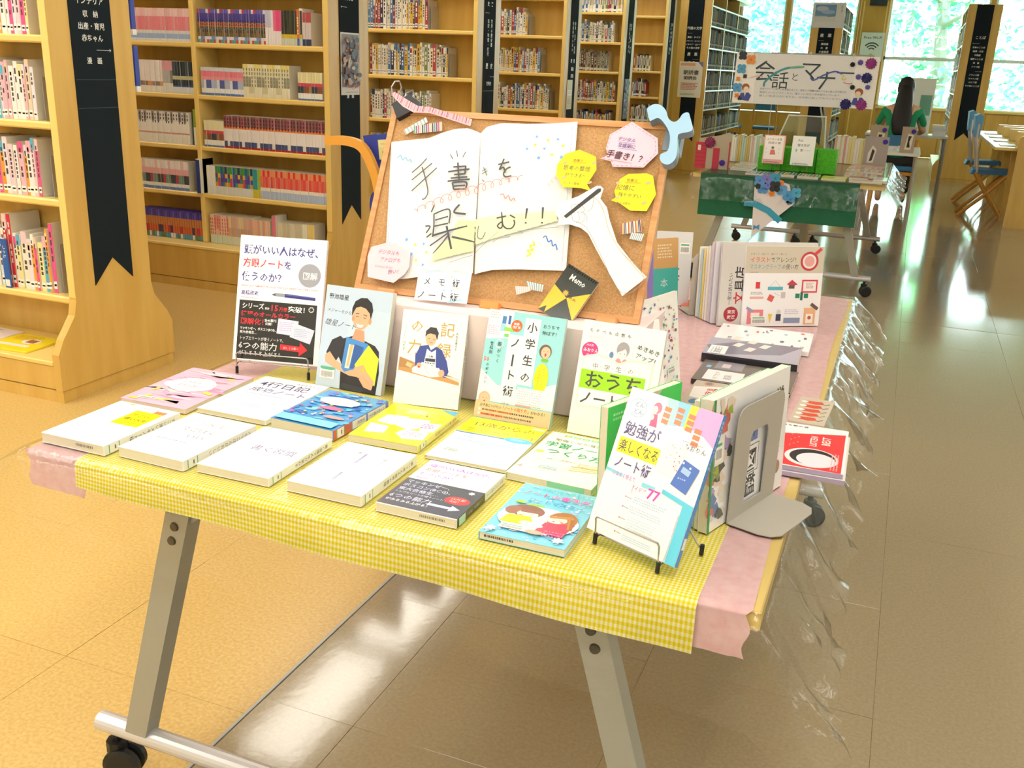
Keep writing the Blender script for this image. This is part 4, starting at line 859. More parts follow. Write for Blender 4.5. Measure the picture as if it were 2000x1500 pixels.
book('light blue softcover with two drawn girls, front row beside the big tilted study book', flat(-.471, 1.11, .001), 126, 181, 11, '#7fd0ea', 'L', '#8fd0ea', art=a_girls, block_art=lambda S: S.words(8, 3, 50, 4, '#55504a', 1, .9, 2))

# ---- standing books
def a_hogan(S):
    k = 186/182
    S.rect(0, 0, 186, 257, '#fdfdfe')
    S.text('頭がいい人はなぜ、', 9, 36, 20.5, '#3c3a9c', .025, fit=160).text('方眼ノート', 9, 63, 20, '#e83a4c', .02, fit=86).text('を', 97, 63, 18, '#3c3a9c', .025).text('使うのか？', 8, 91, 20, '#3c3a9c', .025, fit=86)
    S.ell(154, 74, 24, 24, '#a3a5b2', 32).text('図解', 139, 81, 16, '#fbfbfd', .04, fit=32).text('WHY DO SMART PEOPLE USE SQUARED NOTEBOOKS?', 8, 105, 5.5, '#f0808a', .01, fit=166)
    S.text('高橋政史', 9, 121, 9.5, '#4a4aa6', .03).line([(9, 127), (46, 128)], .9, '#f0a0a8')
    S.line([(76, 118), (84, 117.5)], [1, 6.5], '#5a5c66').line([(84, 117.5), (104, 118)], [6.5, 7.4], '#9c9ea8').line([(104, 118), (170, 121)], [7.6, 6.5], '#2c2f86').line([(106, 116.4), (168, 118.6)], 1.2, '#6a6ab8')
    S.rect(7, 133, 168, 121, '#191a1c')
    S.text('シリーズ', 13, 149, 13, '#fafafa', .04, fit=48).text('累計', 63, 149, 5, '#fafafa', .02).text('15', 74, 151, 17, '#f02838', .05, fit=18).text('万部', 94, 150, 9, '#f02838', .03).text('突破！', 113, 150, 13, '#fafafa', .05, fit=36).ell(163, 143, 6, 6, '#c8c8c8').star(163, 143, 6, '#333', 7, .5)
    S.text('待望のオールカラー', 12, 165, 12, '#ee2336', .04, fit=118).text('図解化！', 12, 181, 13.5, '#ee2336', .05, fit=50).text('全40事例', 64, 174, 6.5, '#fafafa', .03).text('公開！', 66, 181, 6.5, '#fafafa', .03)
    S.rect(93, 167, 44, 31, '#e6e0f6', 4).words(97, 172, 34, 20, '#b9a6e0', 5, .4, 3).rect(124, 178, 46, 30, '#d9dff2', 15).words(130, 184, 32, 18, '#a9b8dc', 5, .4, 5)
    S.text('マッキンゼー、ボスコン(BCG)、', 12, 193, 6.4, '#f4f4f4', .02, fit=78).text('東大合格生…', 12, 201, 6.4, '#f4f4f4', .02).text('トップエリートが使うノートで、', 12, 214, 8.4, '#eeeeee', 0, fit=96).text('6つの能力', 11, 232, 17, '#d9d9dc', .035, fit=84).text('がみるみる上がる！', 12, 245, 10, '#e8e8e8', .01, fit=90)
    S.poly([(102, 218), (144, 220), (144, 211), (161, 226), (143, 240), (143, 231), (102, 229)], '#ee2030').text('詳しくは裏へ', 109, 227, 5.5, '#fbd8d8')
book('large white book with a black band headed シリーズ15万部突破, propped on a wire stand', up(-1.231, 1.568, T+.03, .21, .279, 9), 186, 257, 9, '#fdfdfe', 'R', '#f0e6ea', art=a_hogan, spine_art=lambda S, t, h: S.vtext('方眼ノートを使うのか', t/2-2.5, 20, 5, '#b07a90'))
def a_yusei(S):
    S.rect(0, 0, 150, 203, '#c9dcf2').rect(60, 40, 90, 100, '#cfe1f4')
    S.text('菊池雄星', 7, 26, 11.5, '#4a4e58', .02).text('メジャーをかなえた', 6, 52, 8, '#4e5258', 0, rot=2, shear=.3).text('雄星ノート', 4, 78, 14, '#4e5258', 0, rot=3, shear=.25, sx=1.05)
    sk = '#eeb892'; sk2 = '#e2a27c'
    # torso, arms
    S.poly([(34, 122), (52, 102), (74, 94), (96, 100), (124, 108), (134, 118), (140, 160), (138, 203), (56, 203), (52, 150)], '#23242c')
    S.poly([(16, 134), (26, 108), (44, 98), (54, 104), (50, 132), (40, 150), (20, 148)], '#2a2c38')
    S.poly([(14, 140), (24, 132), (40, 148), (62, 156), (86, 160), (104, 150), (112, 156), (100, 174), (74, 174), (34, 162), (16, 154)], sk)
    S.poly([(76, 80), (96, 82), (100, 104), (84, 114), (70, 100)], sk2)
    S.poly([(68, 98), (82, 112), (104, 104), (110, 112), (84, 122), (62, 104)], '#1d1e26')
    # head
    S.ell(86, 54, 20, 27, sk, 26).ell(68, 60, 3.4, 6, sk2).ell(106, 62, 3.6, 6.5, sk2)
    S.poly([(64, 56), (63, 40), (68, 26), (80, 18), (94, 17), (106, 26), (110, 40), (107, 58), (103, 46), (94, 38), (82, 35), (72, 38), (68, 46)], '#191b22')
    S.line([(72, 50), (80, 49)], 1.4, '#33302e').line([(90, 50), (98, 52)], 1.4, '#33302e').line([(73, 55), (80, 55)], 1, '#4a3a34').line([(90, 56), (97, 57)], 1, '#4a3a34').line([(84, 54), (82, 64), (86, 65)], .9, sk2)
    S.poly([(74, 69), (84, 71), (95, 70), (90, 77), (80, 77)], '#fbf6f2').line([(74, 69), (80, 77), (90, 77), (95, 70)], .9, '#c26a5a')
    # folders
    S.poly([(58, 98), (108, 106), (110, 150), (62, 168), (54, 160)], '#4a94de').poly([(66, 112), (78, 112), (72, 160), (62, 160)], '#f2ead6').poly([(78, 110), (100, 114), (92, 156), (74, 160)], '#2f62b0').poly([(69, 112), (76, 112), (70, 156), (66, 156)], '#e9c084')
    S.poly([(110, 108), (136, 132), (134, 186), (90, 172), (84, 150)], '#e6f03c')
    r = random.Random(2)
    for k in range(26): S.ell(r.uniform(96, 130), r.uniform(132, 170), .7, .7, '#c8cf3a', 5)
    S.poly([(84, 156), (104, 148), (112, 160), (96, 176), (84, 170)], sk).poly([(98, 166), (112, 160), (132, 178), (128, 196), (110, 192), (98, 178)], sk)
    for k in range(3): S.line([(104+k*4, 170+k*3), (116+k*4, 180+k*3)], .8, sk2)
    S.poly([(100, 160), (106, 152), (108, 164)], '#f2c93a').barcode(8, 163, 33, 23).rect(8, 163, 33, 4.5, '#58b48a').words(12, 183, 22, 2, '#6a6a6a', 1)
    S.poly([(60, 190), (136, 196), (138, 203), (58, 203)], '#30343e')
book('pale blue cover showing a smiling man in a navy T-shirt hugging folders', up(-1.035, 1.574, ZT, -.006, .268, 14), 150, 203, 14, '#d4e4f4', 'L', '#dfe9f2', pages='pages', art=a_yusei)
def a_kiroku(S):
    S.rect(0, 0, 130, 182, '#fbfaf6'); g = '#c8a24c'
    S.text('記', 78, 44, 30, g, .01).text('録', 75, 84, 30, g, .01).text('の', 18, 40, 27, g, .01).text('力', 16, 82, 30, g, .01)
    S.poly([(3, 92), (127, 124), (127, 136), (3, 118)], '#cf9a5c').poly([(3, 92), (30, 100), (30, 112), (3, 112)], '#b98650')
    S.poly([(34, 86), (42, 68), (58, 64), (64, 74), (74, 66), (86, 72), (98, 92), (104, 112), (100, 124), (88, 122), (84, 106), (70, 118), (52, 114), (44, 104), (36, 108)], '#2f459e')
    S.poly([(56, 72), (66, 78), (74, 72), (78, 110), (52, 108)], '#f2f4fa').text('I AM', 58, 88, 6, '#3a3f60', .01).rect(55, 90, 20, 6, '#2a2e4a').words(55, 98, 20, 8, '#3a3f70', 2)
    S.ell(62, 52, 11, 14, '#f0bd98', 20).poly([(50, 50), (50, 38), (58, 30), (70, 30), (76, 40), (74, 54), (70, 44), (60, 42), (54, 44)], '#20222c').line([(56, 52), (60, 52)], .9, '#222').line([(66, 53), (70, 53)], .9, '#222').line([(60, 59), (66, 60)], 1, '#c05a50')
    S.poly([(30, 112), (50, 98), (86, 108), (90, 122), (70, 126), (32, 120)], '#e6e8f6').line([(52, 102), (66, 122)], .6, '#a8aac8').ell(44, 105, 5, 5, '#f0b090').ell(90, 116, 6, 7, '#f0b090').ell(44, 108, 2, 2, '#e03a30').rect(18, 102, 12, 8, '#e8c890', 20).poly([(92, 120), (127, 122), (127, 130)], '#d8d8dc')
    S.vtext('人生を変える', 110, 36, 5.4, '#555', .01).text('DaiGo', 7, 62, 7, '#666', 0, rot=88).line([(9, 28), (8, 56)], .5, '#888')
book('cream cover with large gold characters and a man in blue jacket writing', up(-.846, 1.551, ZT, .144, .347, 15), 130, 182, 15, '#fbfaf6', 'R', '#eceae4', art=a_kiroku, spine_art=lambda S, t, h: (S.vtext('人生を変える', t/2-3, 8, 6, '#777'), S.vtext('記録の力', t/2-4, 60, 9, '#9a8a5a'), S.rect(2, h-30, t-4, 18, '#e8efe8')))
def a_shogaku(S):
    S.rect(0, 0, 151, 204, '#9fe0ea').poly([(0, 0), (50, 0), (46, 50), (0, 56)], '#fafcfc').poly([(0, 112), (36, 138), (90, 142), (151, 120), (151, 170), (0, 170)], '#fafcfb')
    S.words(4, 4, 20, 14, '#c9c9d0', 3).rect(28, 10, 8, 14, '#4a8ad0').rect(40, 8, 5, 16, '#3a6ab0').rect(26, 24, 10, 14, '#a8d8f0').rect(34, 30, 20, 7, '#9adc5a').rect(36, 42, 18, 6, '#7fd06a').words(2, 30, 22, 18, '#d0b8e0', 5)
    S.ell(58, 25, 11, 11, '#f06a3c', 22).text('新課', 52, 24, 5.4, '#fff', .03).text('改訂版', 50, 30, 5.4, '#fff', .03)
    S.rect(74, 8, 30, 123, '#fdfdfd').rect(45, 42, 30, 124, '#fdfdfd')
    for a, b_ in ((70, 0), (100, 1)): S.line([(45 if not b_ else 74, a), (75 if not b_ else 104, a)], .3, '#bfe0e6')
    for k, ch in enumerate('小学生の'): S.text(ch, 79, 32+k*30.5, 20.5, '#3d4148', .045)
    for k, ch in enumerate('ノート術'):
        if ch == 'ー': S.line([(60, 78), (60, 100)], 3.6, '#3d4148')
        else: S.text(ch, 50, 64+k*30, 20.5, '#3d4148', .045)
    S.text('おうちで', 109, 22, 8, '#4a5056', .01).text('伸ばす！', 109, 34, 8.4, '#4a5056', .01)
    for x, y in ((122, 66), (17, 168)):
        S.ell(x-1, y-2, 12, 13, '#7a5a50' if x > 100 else '#f0b898').ell(x, y, 9, 11, '#f6c3a4').ell(x, y+4, 2, 3, '#d8504a').line([(x-5, y-2), (x-2, y-3)], .8, '#7a4a40').line([(x+2, y-3), (x+5, y-2)], .8, '#7a4a40')
    S.ell(122, 80, 7, 3.4, '#7ec83a').ell(18, 181, 8, 4, '#d8609a')
    S.ell(120, 114, 14, 28, '#f2f01e', 24).vtext('あっというまに', 121, 94, 5, '#a89a1a').vtext('できちゃう！', 113, 100, 5, '#e8862a').poly([(110, 134), (106, 142), (116, 138)], '#f2f01e')
    S.ell(30, 62, 8.4, 8.4, '#fafcfc').ell(30, 62, 7.4, 7.4, '#9fe0ea').text('差', 25.5, 66, 9, '#2f3a40', .03).vtext('がつく', 27, 72, 7.4, '#2f3a40', .01, 1.25).vtext('教科別', 11, 60, 7.4, '#2f3a40', .01).text('50', 3, 97, 11, '#fff', .07).text('50', 3, 97, 11, '#f0603a', .03).vtext('のポイント', 9, 100, 6.8, '#2f3a40', .01, 1.2)
    S.rect(79, 136, 58, 30, '#fff').words(80, 138, 56, 34, '#9a9a9a', 8, .22, 7).text('川島 宏', 50, 172, 5, '#666').rect(79, 168, 30, 2, '#f0a0a8')
    S.rect(0, 172, 151, 30, '#e9c998').text('必ず身につけたい「', 10, 181, 6.4, '#4a3a2a', .02, fit=48).text('ノートの取り方', 58, 181, 8, '#ee5a2a', .03, fit=46).text('」がわかる！', 105, 181, 6.4, '#4a3a2a', .02, fit=34).words(16, 185, 120, 4, '#5a4a3a', 1, .8, 2).words(30, 185, 50, 4, '#ee6a3a', 1, .8, 3).words(16, 193, 120, 4, '#5a4a3a', 1, .8, 4).words(14, 193, 56, 4, '#ee5a2a', 1, .9, 5).rect(8, 185, 4, 4, '#fff').rect(8, 193, 4, 4, '#fff')
book('turquoise cover with title blocks for primary school notes and a tan band at the foot', up(-.676, 1.552, ZT, -.017, .314, 9), 151, 204, 9, '#9fe0ea', 'R', '#c4e6e6', art=a_shogaku)
def a_chugaku(S):
    S.rect(0, 0, 152, 206, '#fbfdfb').poly([(0, 120), (152, 96), (152, 206), (0, 206)], '#f1f8f4')
    for k, ch in enumerate('モチベも点数も'): S.text(ch, 12+k*12, 20+k*.3, 7.4, '#4a4a4e', .03)
    S.words(12, 27, 32, 4, '#c9c9c9', 2)
    S.ell(19, 54, 15.5, 15.5, '#ee3f8e', 28).text('みおりん', 6, 56, 7.2, '#fff', .03).text('公式', 13, 65, 6, '#fff', .02).text('大人気', 11, 46, 4.6, '#fff')
    S.ell(80, 44, 12, 14, '#a8a0aa', 22).ell(79, 50, 8.5, 9.5, '#fdf6f2').poly([(68, 44), (72, 34), (82, 32), (91, 42), (84, 42), (78, 46), (70, 50)], '#a8a0aa').poly([(66, 68), (72, 60), (88, 60), (94, 68)], '#e89aa0').ell(60, 56, 4, 6, '#6a8ac0').line([(75, 50), (76, 52)], 1, '#333').line([(83, 50), (84, 52)], 1, '#333').poly([(76, 60), (80, 66), (84, 60)], '#fff')
    S.text('めきめき', 104, 38, 10, '#4a4a4e', .03, rot=11, fit=42).text('アップ！', 103, 53, 10, '#4a4a4e', .03, rot=11, fit=38).line([(99, 32), (98, 46), (99, 56)], .5, '#a8d8b8')
    o = '#b4dcb4'
    outer = [(10, 68), (34, 60), (60, 64), (76, 72), (96, 62), (120, 60), (137, 64), (137, 152), (112, 150), (78, 158), (50, 152), (10, 152)]
    S.poly([(7, 66), (34, 57), (60, 61), (76, 69), (96, 59), (122, 57), (140, 62), (140, 155), (112, 153), (78, 161), (50, 155), (7, 156)], '#e3f6e6').poly(outer, '#fbfefb')
    S.line(outer+[outer[0]], .7, o)
    for k, ch in enumerate('中学生の'): S.text(ch, 28+k*22, 84, 11.5, '#55504e', .0)
    for k in range(3): S.line([(42+k*22, 80), (46+k*22, 80)], .5, '#999')
    S.rect(9, 88, 120, 34, '#a4e014', 0).text('おうち', 16, 117, 33, '#4c4644', .015, fit=108).text('ノート術', 12, 148, 26, '#4c4644', .02, fit=104).words(76, 196, 8, 2, '#999', 1)
book('white cover with a lime green bar about home study notes for middle schoolers', up(-.494, 1.558, ZT, -.057, .291, 9), 152, 206, 9, '#fbfdfb', 'R', '#e8f2ee', art=a_chugaku)
def a_benkyo(S):
    S.rect(0, 0, 150, 208, '#fcfbfe')
    S.poly([(62, 0), (80, 0), (82, 34), (68, 38)], '#b2ecec').poly([(80, 0), (104, 0), (104, 30), (82, 34)], '#90d4f4').poly([(100, 0), (124, 0), (112, 32), (98, 34)], '#f6ea3a').poly([(112, 0), (150, 0), (150, 46), (132, 36), (108, 30)], '#f4aee8')
    for x, y in ((62, 12), (82, 8), (101, 12), (116, 28)):
        for k in range(3): S.rect(x, y+k*8.5, 11, 6.4, '#f08a64', 4)
    S.ell(20, 26, 15, 13, '#8fb4dc', 24).ell(20, 26, 14.3, 12.3, '#dcf2fb', 24).text('どん', 13, 24, 8.5, '#5a6a9a').text('どん', 14, 34, 8.5, '#5a6a9a')
    S.ell(51, 18, 7, 8, '#d87ea0').ell(48, 21, 4.4, 5.4, '#fbe8e2').poly([(46, 28), (54, 26), (58, 44), (46, 44)], '#e0568a').ell(46, 32, 4, 4, '#fbe8e2')
    S.text('勉強が', 9, 64, 21, '#5c5494', .01, fit=60).poly([(7, 70), (76, 70), (76, 92), (7, 92)], '#f8f22a').text('楽しくなる', 9, 88, 18, '#5a5450', .01, fit=66).text('ノート術', 9, 112, 19, '#5c5494', .01, fit=62)
    S.rect(0, 118, 30, 4, '#8ad6ee', 4).rect(64, 120, 22, 6, '#8ad6ee').text('いますぐ使えて', 12, 124, 7.5, '#e658c8', 0, fit=40).text('一生役立つアイデア', 14, 134, 7.5, '#e658c8', 0, fit=60).text('77', 76, 138, 20, '#e64ac2', .02)
    S.text('みおりん', 108, 58, 9, '#5a5a8a', .0).words(104, 48, 36, 2, '#8a8a9a', 1)
    r = random.Random(6)
    S.rect(80, 54, 34, 44, '#f6f2f6')
    for k in range(16): S.ell(r.uniform(83, 111), r.uniform(58, 92), 1, 1, r.choice(['#e8507a', '#8ac8e8', '#c8b8d8', '#f0a8a0']), 6)
    S.rect(110, 74, 28, 38, '#4f78d0', 14).rect(116, 82, 14, 8, '#a8c8f4', 14).words(114, 96, 12, 4, '#a8c8f4', 1).ell(128, 80, 1.6, 1.6, '#fff').ell(116, 76, 1.6, 1.6, '#fff')
    S.poly([(98, 118), (150, 126), (150, 208), (134, 208), (134, 130), (98, 124)], '#62d0f0').rect(0, 124, 52, 84, '#faf4fc').rect(52, 140, 80, 68, '#eef5fd').line([(52, 134), (52, 208)], .4, '#d8d4e4')
    for k, y in enumerate((146, 160, 176, 196)): S.ell(46, y, 1.4, 1.2, '#f08a90').line([(48, y), (56, y+.4)], .7, '#7a8090')
    S.words(60, 142, 56, 10, '#b2cce4', 3, .4, 2).words(58, 156, 62, 10, '#c2cfe4', 3, .4, 3).words(60, 170, 50, 22, '#c8d8ec', 6, .3, 4).words(60, 196, 56, 8, '#b8cbe2', 3, .4, 5)
book('big white study-notes book with yellow title bar, tilted on a wire stand at the corner', up(-.336, 1.181, T+.018, -.407, .386, 8), 150, 208, 8, '#fcfbfe', 'R', '#4a90dc', art=a_benkyo, spine_art=lambda S, t, h: (S.vtext('勉強が楽しくなるノート術', t/2-2.6, 8, 5.2, '#cfe4fa'), S.rect(1, h-40, t-2, 16, '#e8f4f2')))
def wire_stand(x, y, yaw, w, label, hgt=.02, lip=.02, legf=.006, rear=None, group=None, ff=.007):
    e = empty('book_stand', label, 'book stand', group, loc=(x, y, ZT), rz=yaw); rear = rear or (w*.5, .11)
    q = MB(); r = .0015; z = hgt
    for sx, X in ((1, 0), (-1, w)):
        q.tube([(X, -legf, .004), (X, -legf*.8, z-.006), (X, .006, z-.004), (X, -ff+.001, z-.003), (X, -ff, z+lip-.004), (X+sx*.003, -ff, z+lip)], r, 8)
    q.tube([(.003, -ff, z+lip), (w-.003, -ff, z+lip)], r, 8); q.tube([(0, .004, z-.0035), (w, .004, z-.0035)], r, 8)
    q.build('front_wire', 'chrome', e)
    q = MB(); q.tube([(.02, .012, z-.004), (.02, .05, .1), (.02, .065, .15), (w-.02, .065, .15), (w-.02, .05, .1), (w-.02, .012, z-.004)], r, 8)
    q.build('back_wire', 'chrome', e)
    q = MB(); q.tube([(w*.5, .055, .11), (rear[0], rear[1], .005)], r, 8); q.build('rear_leg', 'chrome', e)
    for p in ((0, -legf), (w, -legf), rear):
        q = MB(); q.tube([(p[0], p[1], .0002), (p[0], p[1]+.001, .015)], .0032, 10); q.build('rubber_foot', 'black', e)
wire_stand(-1.216, 1.566, .21, .155, 'chrome wire stand under the large black-banded book', hgt=.0262, lip=.019)
wire_stand(-.3176, 1.173, -.407, .108, 'chrome wire stand under the tilted study-notes book at the corner', hgt=.0142, lip=.028, rear=(.118, .08))
# ---- pink covered box behind the standing books
b = MB('#f3e9e8'); b.box(-1.0, -.40, 1.634, 1.93, ZT-.0005, .898, b=.003); o = b.build('riser_box', 'pinkwhite'); tag(o, 'box wrapped in pale pink paper that carries the cork board', 'box')
# ================================================================ CORK BOARD
BD = json.loads('''{"pageL":[[16,320],[57,326],[102,331],[130,344],[159,354],[185,357],[211,351],[255,60],[214,59],[175,48],[122,34],[66,25]],"pageR":[[211,351],[224,363],[256,372],[310,374],[363,381],[409,388],[442,86],[403,82],[351,77],[299,70],[258,58]],"te":[[[109,286],[97,270],[81,254]],[[123,276],[84,238]],[[136,267],[89,215]],[[102,267],[112,249],[123,226],[127,212],[123,201],[117,199]]],"sho":[[[172,271],[198,275]],[[198,276],[200,258]],[[163,260],[207,270]],[[177,255],[200,259]],[[171,247],[206,253]],[[166,240],[212,249]],[[180,281],[191,241]],[[177,238],[183,224]],[[177,238],[205,242],[208,229]],[[182,231],[205,235]],[[183,224],[208,228]]],"rays":[[[160,297],[168,287]],[[172,306],[177,293]],[[192,305],[188,293]]],"ki":[[[234,268],[243,273]],[[235,262],[246,269]],[[236,276],[247,259]],[[238,250],[244,246]]],"wo":[[[267,283],[289,290]],[[277,296],[274,282],[272,273],[279,278],[285,267]],[[294,280],[286,275],[282,265],[287,259],[299,262]]],"raku":[[[148,189],[144,173]],[[151,169],[156,145],[158,122]],[[150,169],[182,182],[188,153]],[[156,157],[183,167]],[[156,144],[186,153]],[[202,194],[194,177],[219,176]],[[137,143],[148,143],[142,129]],[[145,120],[154,129]],[[158,125],[227,152]],[[184,147],[204,101]],[[193,131],[181,110],[166,88]],[[189,132],[156,103]],[[200,126],[247,122]]],"mu":[[[286,173],[305,179]],[[294,186],[301,159],[297,153],[291,158],[298,166],[303,159],[311,154],[321,156],[325,165],[322,173]],[[312,182],[324,177]]],"shi":[[[250,155],[252,133],[263,129],[268,143]]],"ex":[[[344,199],[345,178]],[[347,171],[347,168]],[[375,205],[378,182]],[[379,175],[379,172]]],"waveB":[[40,284],[47,289],[54,280],[59,286],[67,278],[71,282],[76,276]],"waveR":[[283,220],[290,223],[296,214],[301,221],[308,211],[313,217],[317,211]],"blue":[[387,144],[392,148],[399,137],[404,141],[409,130],[414,134],[419,123]],"yel":[[368,135],[373,127],[364,125],[372,117],[361,115],[369,108],[361,103]],"red":[[104,173],[121,182],[322,260]],"hlL":[[203,161],[240,165],[247,102],[166,72],[171,102],[200,126]],"hlR":[[239,169],[403,201],[408,181],[250,116]],"line":[[[205,73],[249,94]],[[253,99],[295,146]],[[288,123],[297,131],[321,138],[310,140],[346,149],[336,152],[414,169]]],"conf":[[[335,347],"b"],[[359,342],"y"],[[378,346],"b"],[[335,330],"y"],[[391,334],"y"],[[320,320],"b"],[[355,324],"b"],[[372,313],"y"],[[347,304],"b"],[[392,310],"b"],[[101,112],"b"],[[123,103],"y"],[[142,106],"b"],[[152,89],"y"],[[118,83],"b"],[[132,71],"y"],[[149,63],"b"]],"pink1":[[519,392],[574,362],[580,332],[557,302],[497,299],[491,310],[470,314],[483,322],[477,335],[480,364]],"yel1":[[428,325],[463,313],[469,287],[456,256],[466,244],[445,248],[408,247],[391,271],[389,292],[401,314]],"yel2":[[565,291],[578,287],[590,251],[578,217],[546,215],[525,227],[506,232],[514,239],[509,251],[515,275],[530,287]],"pink2":[[67,103],[28,88],[24,68],[34,25],[94,19],[114,39],[121,54],[117,86]],"hand":[[404,205],[415,216],[443,229],[476,253],[484,254],[491,249],[488,229],[504,213],[514,188],[536,146],[568,115],[603,86],[564,45],[532,85],[499,128],[477,158],[461,168],[437,173],[414,169],[415,182],[405,191]],"handin":[[433,211],[453,216],[474,230],[492,216],[505,193],[517,167],[546,130],[599,84],[561,51],[503,128],[475,166],[457,177],[443,181],[437,197]],"pen":[[417,180],[423,188],[480,248],[486,249],[487,243],[429,184]],"fing":[[[440,196],[449,198],[455,185],[450,177]],[[449,198],[461,198],[464,182],[456,178]],[[461,198],[469,190],[470,180]],[[453,216],[462,203],[456,197]],[[474,230],[476,211],[468,200]]],"memo":[[451,96],[515,66],[469,-14],[399,7]],"card":[[151,51],[263,55],[260,-17],[152,-12]],"tape":[[-2,419],[-3,427],[9,424],[34,412],[62,399],[90,398],[189,377],[188,362],[93,385],[56,384],[28,396]],"sw":[[[38,347],[83,378],[89,368],[46,337]],[[60,356],[121,370],[126,350],[64,340]],[[533,188],[569,199],[575,176],[537,167]],[[556,172],[581,172],[578,157],[554,160]],[[368,56],[405,52],[405,38],[377,40]],[[349,43],[380,45],[382,37],[355,26]]],"clamp":[[548,410],[553,416],[563,421],[575,418],[585,409],[591,395],[603,387],[612,392],[618,404],[628,407],[633,397],[641,378],[637,370],[620,365],[616,358],[620,328],[618,313],[608,303],[596,305],[590,313],[590,322],[601,329],[603,341],[601,360],[590,379],[574,393],[562,388],[557,388]],"clip":[[1,401],[36,424],[61,410],[61,395],[20,369]],"clipring":[[-1,425],[-7,437],[-2,450],[9,451],[16,438],[14,423]],"peg":[[286,5],[324,6],[331,-10],[286,-11]],"frameTL":[0.0,395.0],"frin":[[14,375]]}''')
BM = frame((-1.013, 1.6915, .90), .0283, .4629)
bw, bh = .599, .396
e = empty('cork_board', 'large cork board in a thin orange wood frame leaning on the pink box', 'notice board', M4=BM)
q = MB(); fr = .0125
def bar(pts): 
    q = MB(); q.prism(pts, -.014, .0, axes='xyz'); q.build('frame_bar', 'orange_wood', e)
bar([(0, 0), (bw, 0), (bw-fr, fr), (fr, fr)]); bar([(0, bh), (fr, bh-fr), (bw-fr, bh-fr), (bw, bh)]); bar([(0, 0), (fr, fr), (fr, bh-fr), (0, bh)]); bar([(bw, 0), (bw, bh), (bw-fr, bh-fr), (bw-fr, fr)])
q = MB(); q.box(fr-.002, bw-fr+.002, fr-.002, bh-fr+.002, -.012, -.004); q.build('cork_sheet', 'cork', e)
q = MB(); q.tube([(bw*.25, .3, -.014), (bw*.25, .3, -.03)], .006); q.tube([(bw*.25, .35, -.02), (bw*.25, .12, -.155)], .006, 8); q.build('prop_rod', 'orange_wood', e)
for px in (.305, .08, .54):
    q = MB(); q.box(px-.02, px+.02, -.010, .006, -.004, .016, b=.002); q.build('ledge_peg', 'orange_wood' if px != .305 else mat('orange_peg', '#ee9a4c', .4), e)
# ---- the big paper notebook spread
def gx(y): 
    (x1, y1), (x2, y2) = BD['pageR'][0], BD['pageR'][-1]; return x1+(x2-x1)*(y-y1)/(y2-y1)
def bulge(x, y):
    d = abs(x-gx(y)); d = max(0, min(d, 185)); return .0035+.0085*math.sin(math.pi*(d/185)**.55)
def resample(pts, n):
    L = [0]
    for a, b_ in zip(pts, pts[1:]): L.append(L[-1]+math.hypot(b_[0]-a[0], b_[1]-a[1]))
    out = []
    for k in range(n+1):
        s_ = L[-1]*k/n; i = 0
        while i < len(L)-2 and L[i+1] < s_: i += 1
        t_ = (s_-L[i])/max(1e-9, L[i+1]-L[i]); out.append((pts[i][0]+(pts[i+1][0]-pts[i][0])*t_, pts[i][1]+(pts[i+1][1]-pts[i][1])*t_))
    return out
def smooth(pts, sub=5):
    if len(pts) < 3: return resample(pts, 6)
    o = []; P_ = [pts[0]]+list(pts)+[pts[-1]]
    for i in range(1, len(P_)-2):
        for k in range(sub):
            t = k/sub; a, b_, c, d = P_[i-1:i+3]
            o.append(tuple(.5*((2*b_[j])+(-a[j]+c[j])*t+(2*a[j]-5*b_[j]+4*c[j]-d[j])*t*t+(-a[j]+3*b_[j]-3*c[j]+d[j])*t**3) for j in (0, 1)))
    o.append(tuple(pts[-1])); return o
class BSheet(Sheet):
    def __init__(s, zf=None, z=.0003, dz=.00002): Sheet.__init__(s, 0, 0, z, dz); s.zf = zf or (lambda x, y: 0)
    def P(s, x, y): return (x/1000, y/1000, s.z+s.zf(x, y))
    def st(s, pts, w, c, taper=False):
        p = smooth(pts); n = len(p)
        s.line(p, [w*(1-.55*(k/n)**2) if taper else w for k in range(n)], c)
    def fill(s, poly, c, step=3):
        s.up(); xs = [p[0] for p in poly]; ys = [p[1] for p in poly]
        def inside(x, y):
            r_ = False
            for i in range(len(poly)):
                (x1, y1), (x2, y2) = poly[i], poly[i-1]
                if (y1 > y) != (y2 > y) and x < (x2-x1)*(y-y1)/(y2-y1)+x1: r_ = not r_
            return r_
        y = min(ys)
        while y < max(ys):
            x = min(xs)
            while x < max(xs):
                if inside(x+step/2, y+step/2): s.m.face([s.P(x, y), s.P(x+step, y), s.P(x+step, y+step), s.P(x, y+step)], c)
                x += step
            y += step
e = empty('paper_notebook', 'huge open notebook cut from squared paper, hand-lettered to enjoy handwriting, pinned on the cork board', 'paper notebook', M4=BM)
def page(key, ntop):
    top = resample(BD[key][:ntop], 22); bot = resample(BD[key][ntop:][::-1], 22); q = MB('#fbfbfa'); v = []; f = []; ny = 14
    for i in range(23):
        for k in range(ny+1):
            t = k/ny; x = bot[i][0]+(top[i][0]-bot[i][0])*t; y = bot[i][1]+(top[i][1]-bot[i][1])*t; v.append((x/1000, y/1000, bulge(x, y)))
    for i in range(22):
        for k in range(ny): a = i*(ny+1)+k; f.append((a, a+ny+1, a+ny+2, a+1))
    q.mesh(v, f); pg = q.build('page', 'print', e, smooth=True)
    return pg, top, bot
pL, tL_, bL_ = page('pageL', 7); pR, tR_, bR_ = page('pageR', 6)
S_ = BSheet(bulge, .0003)
def inpage(x, top, bot):
    for side in (0,):
        pass
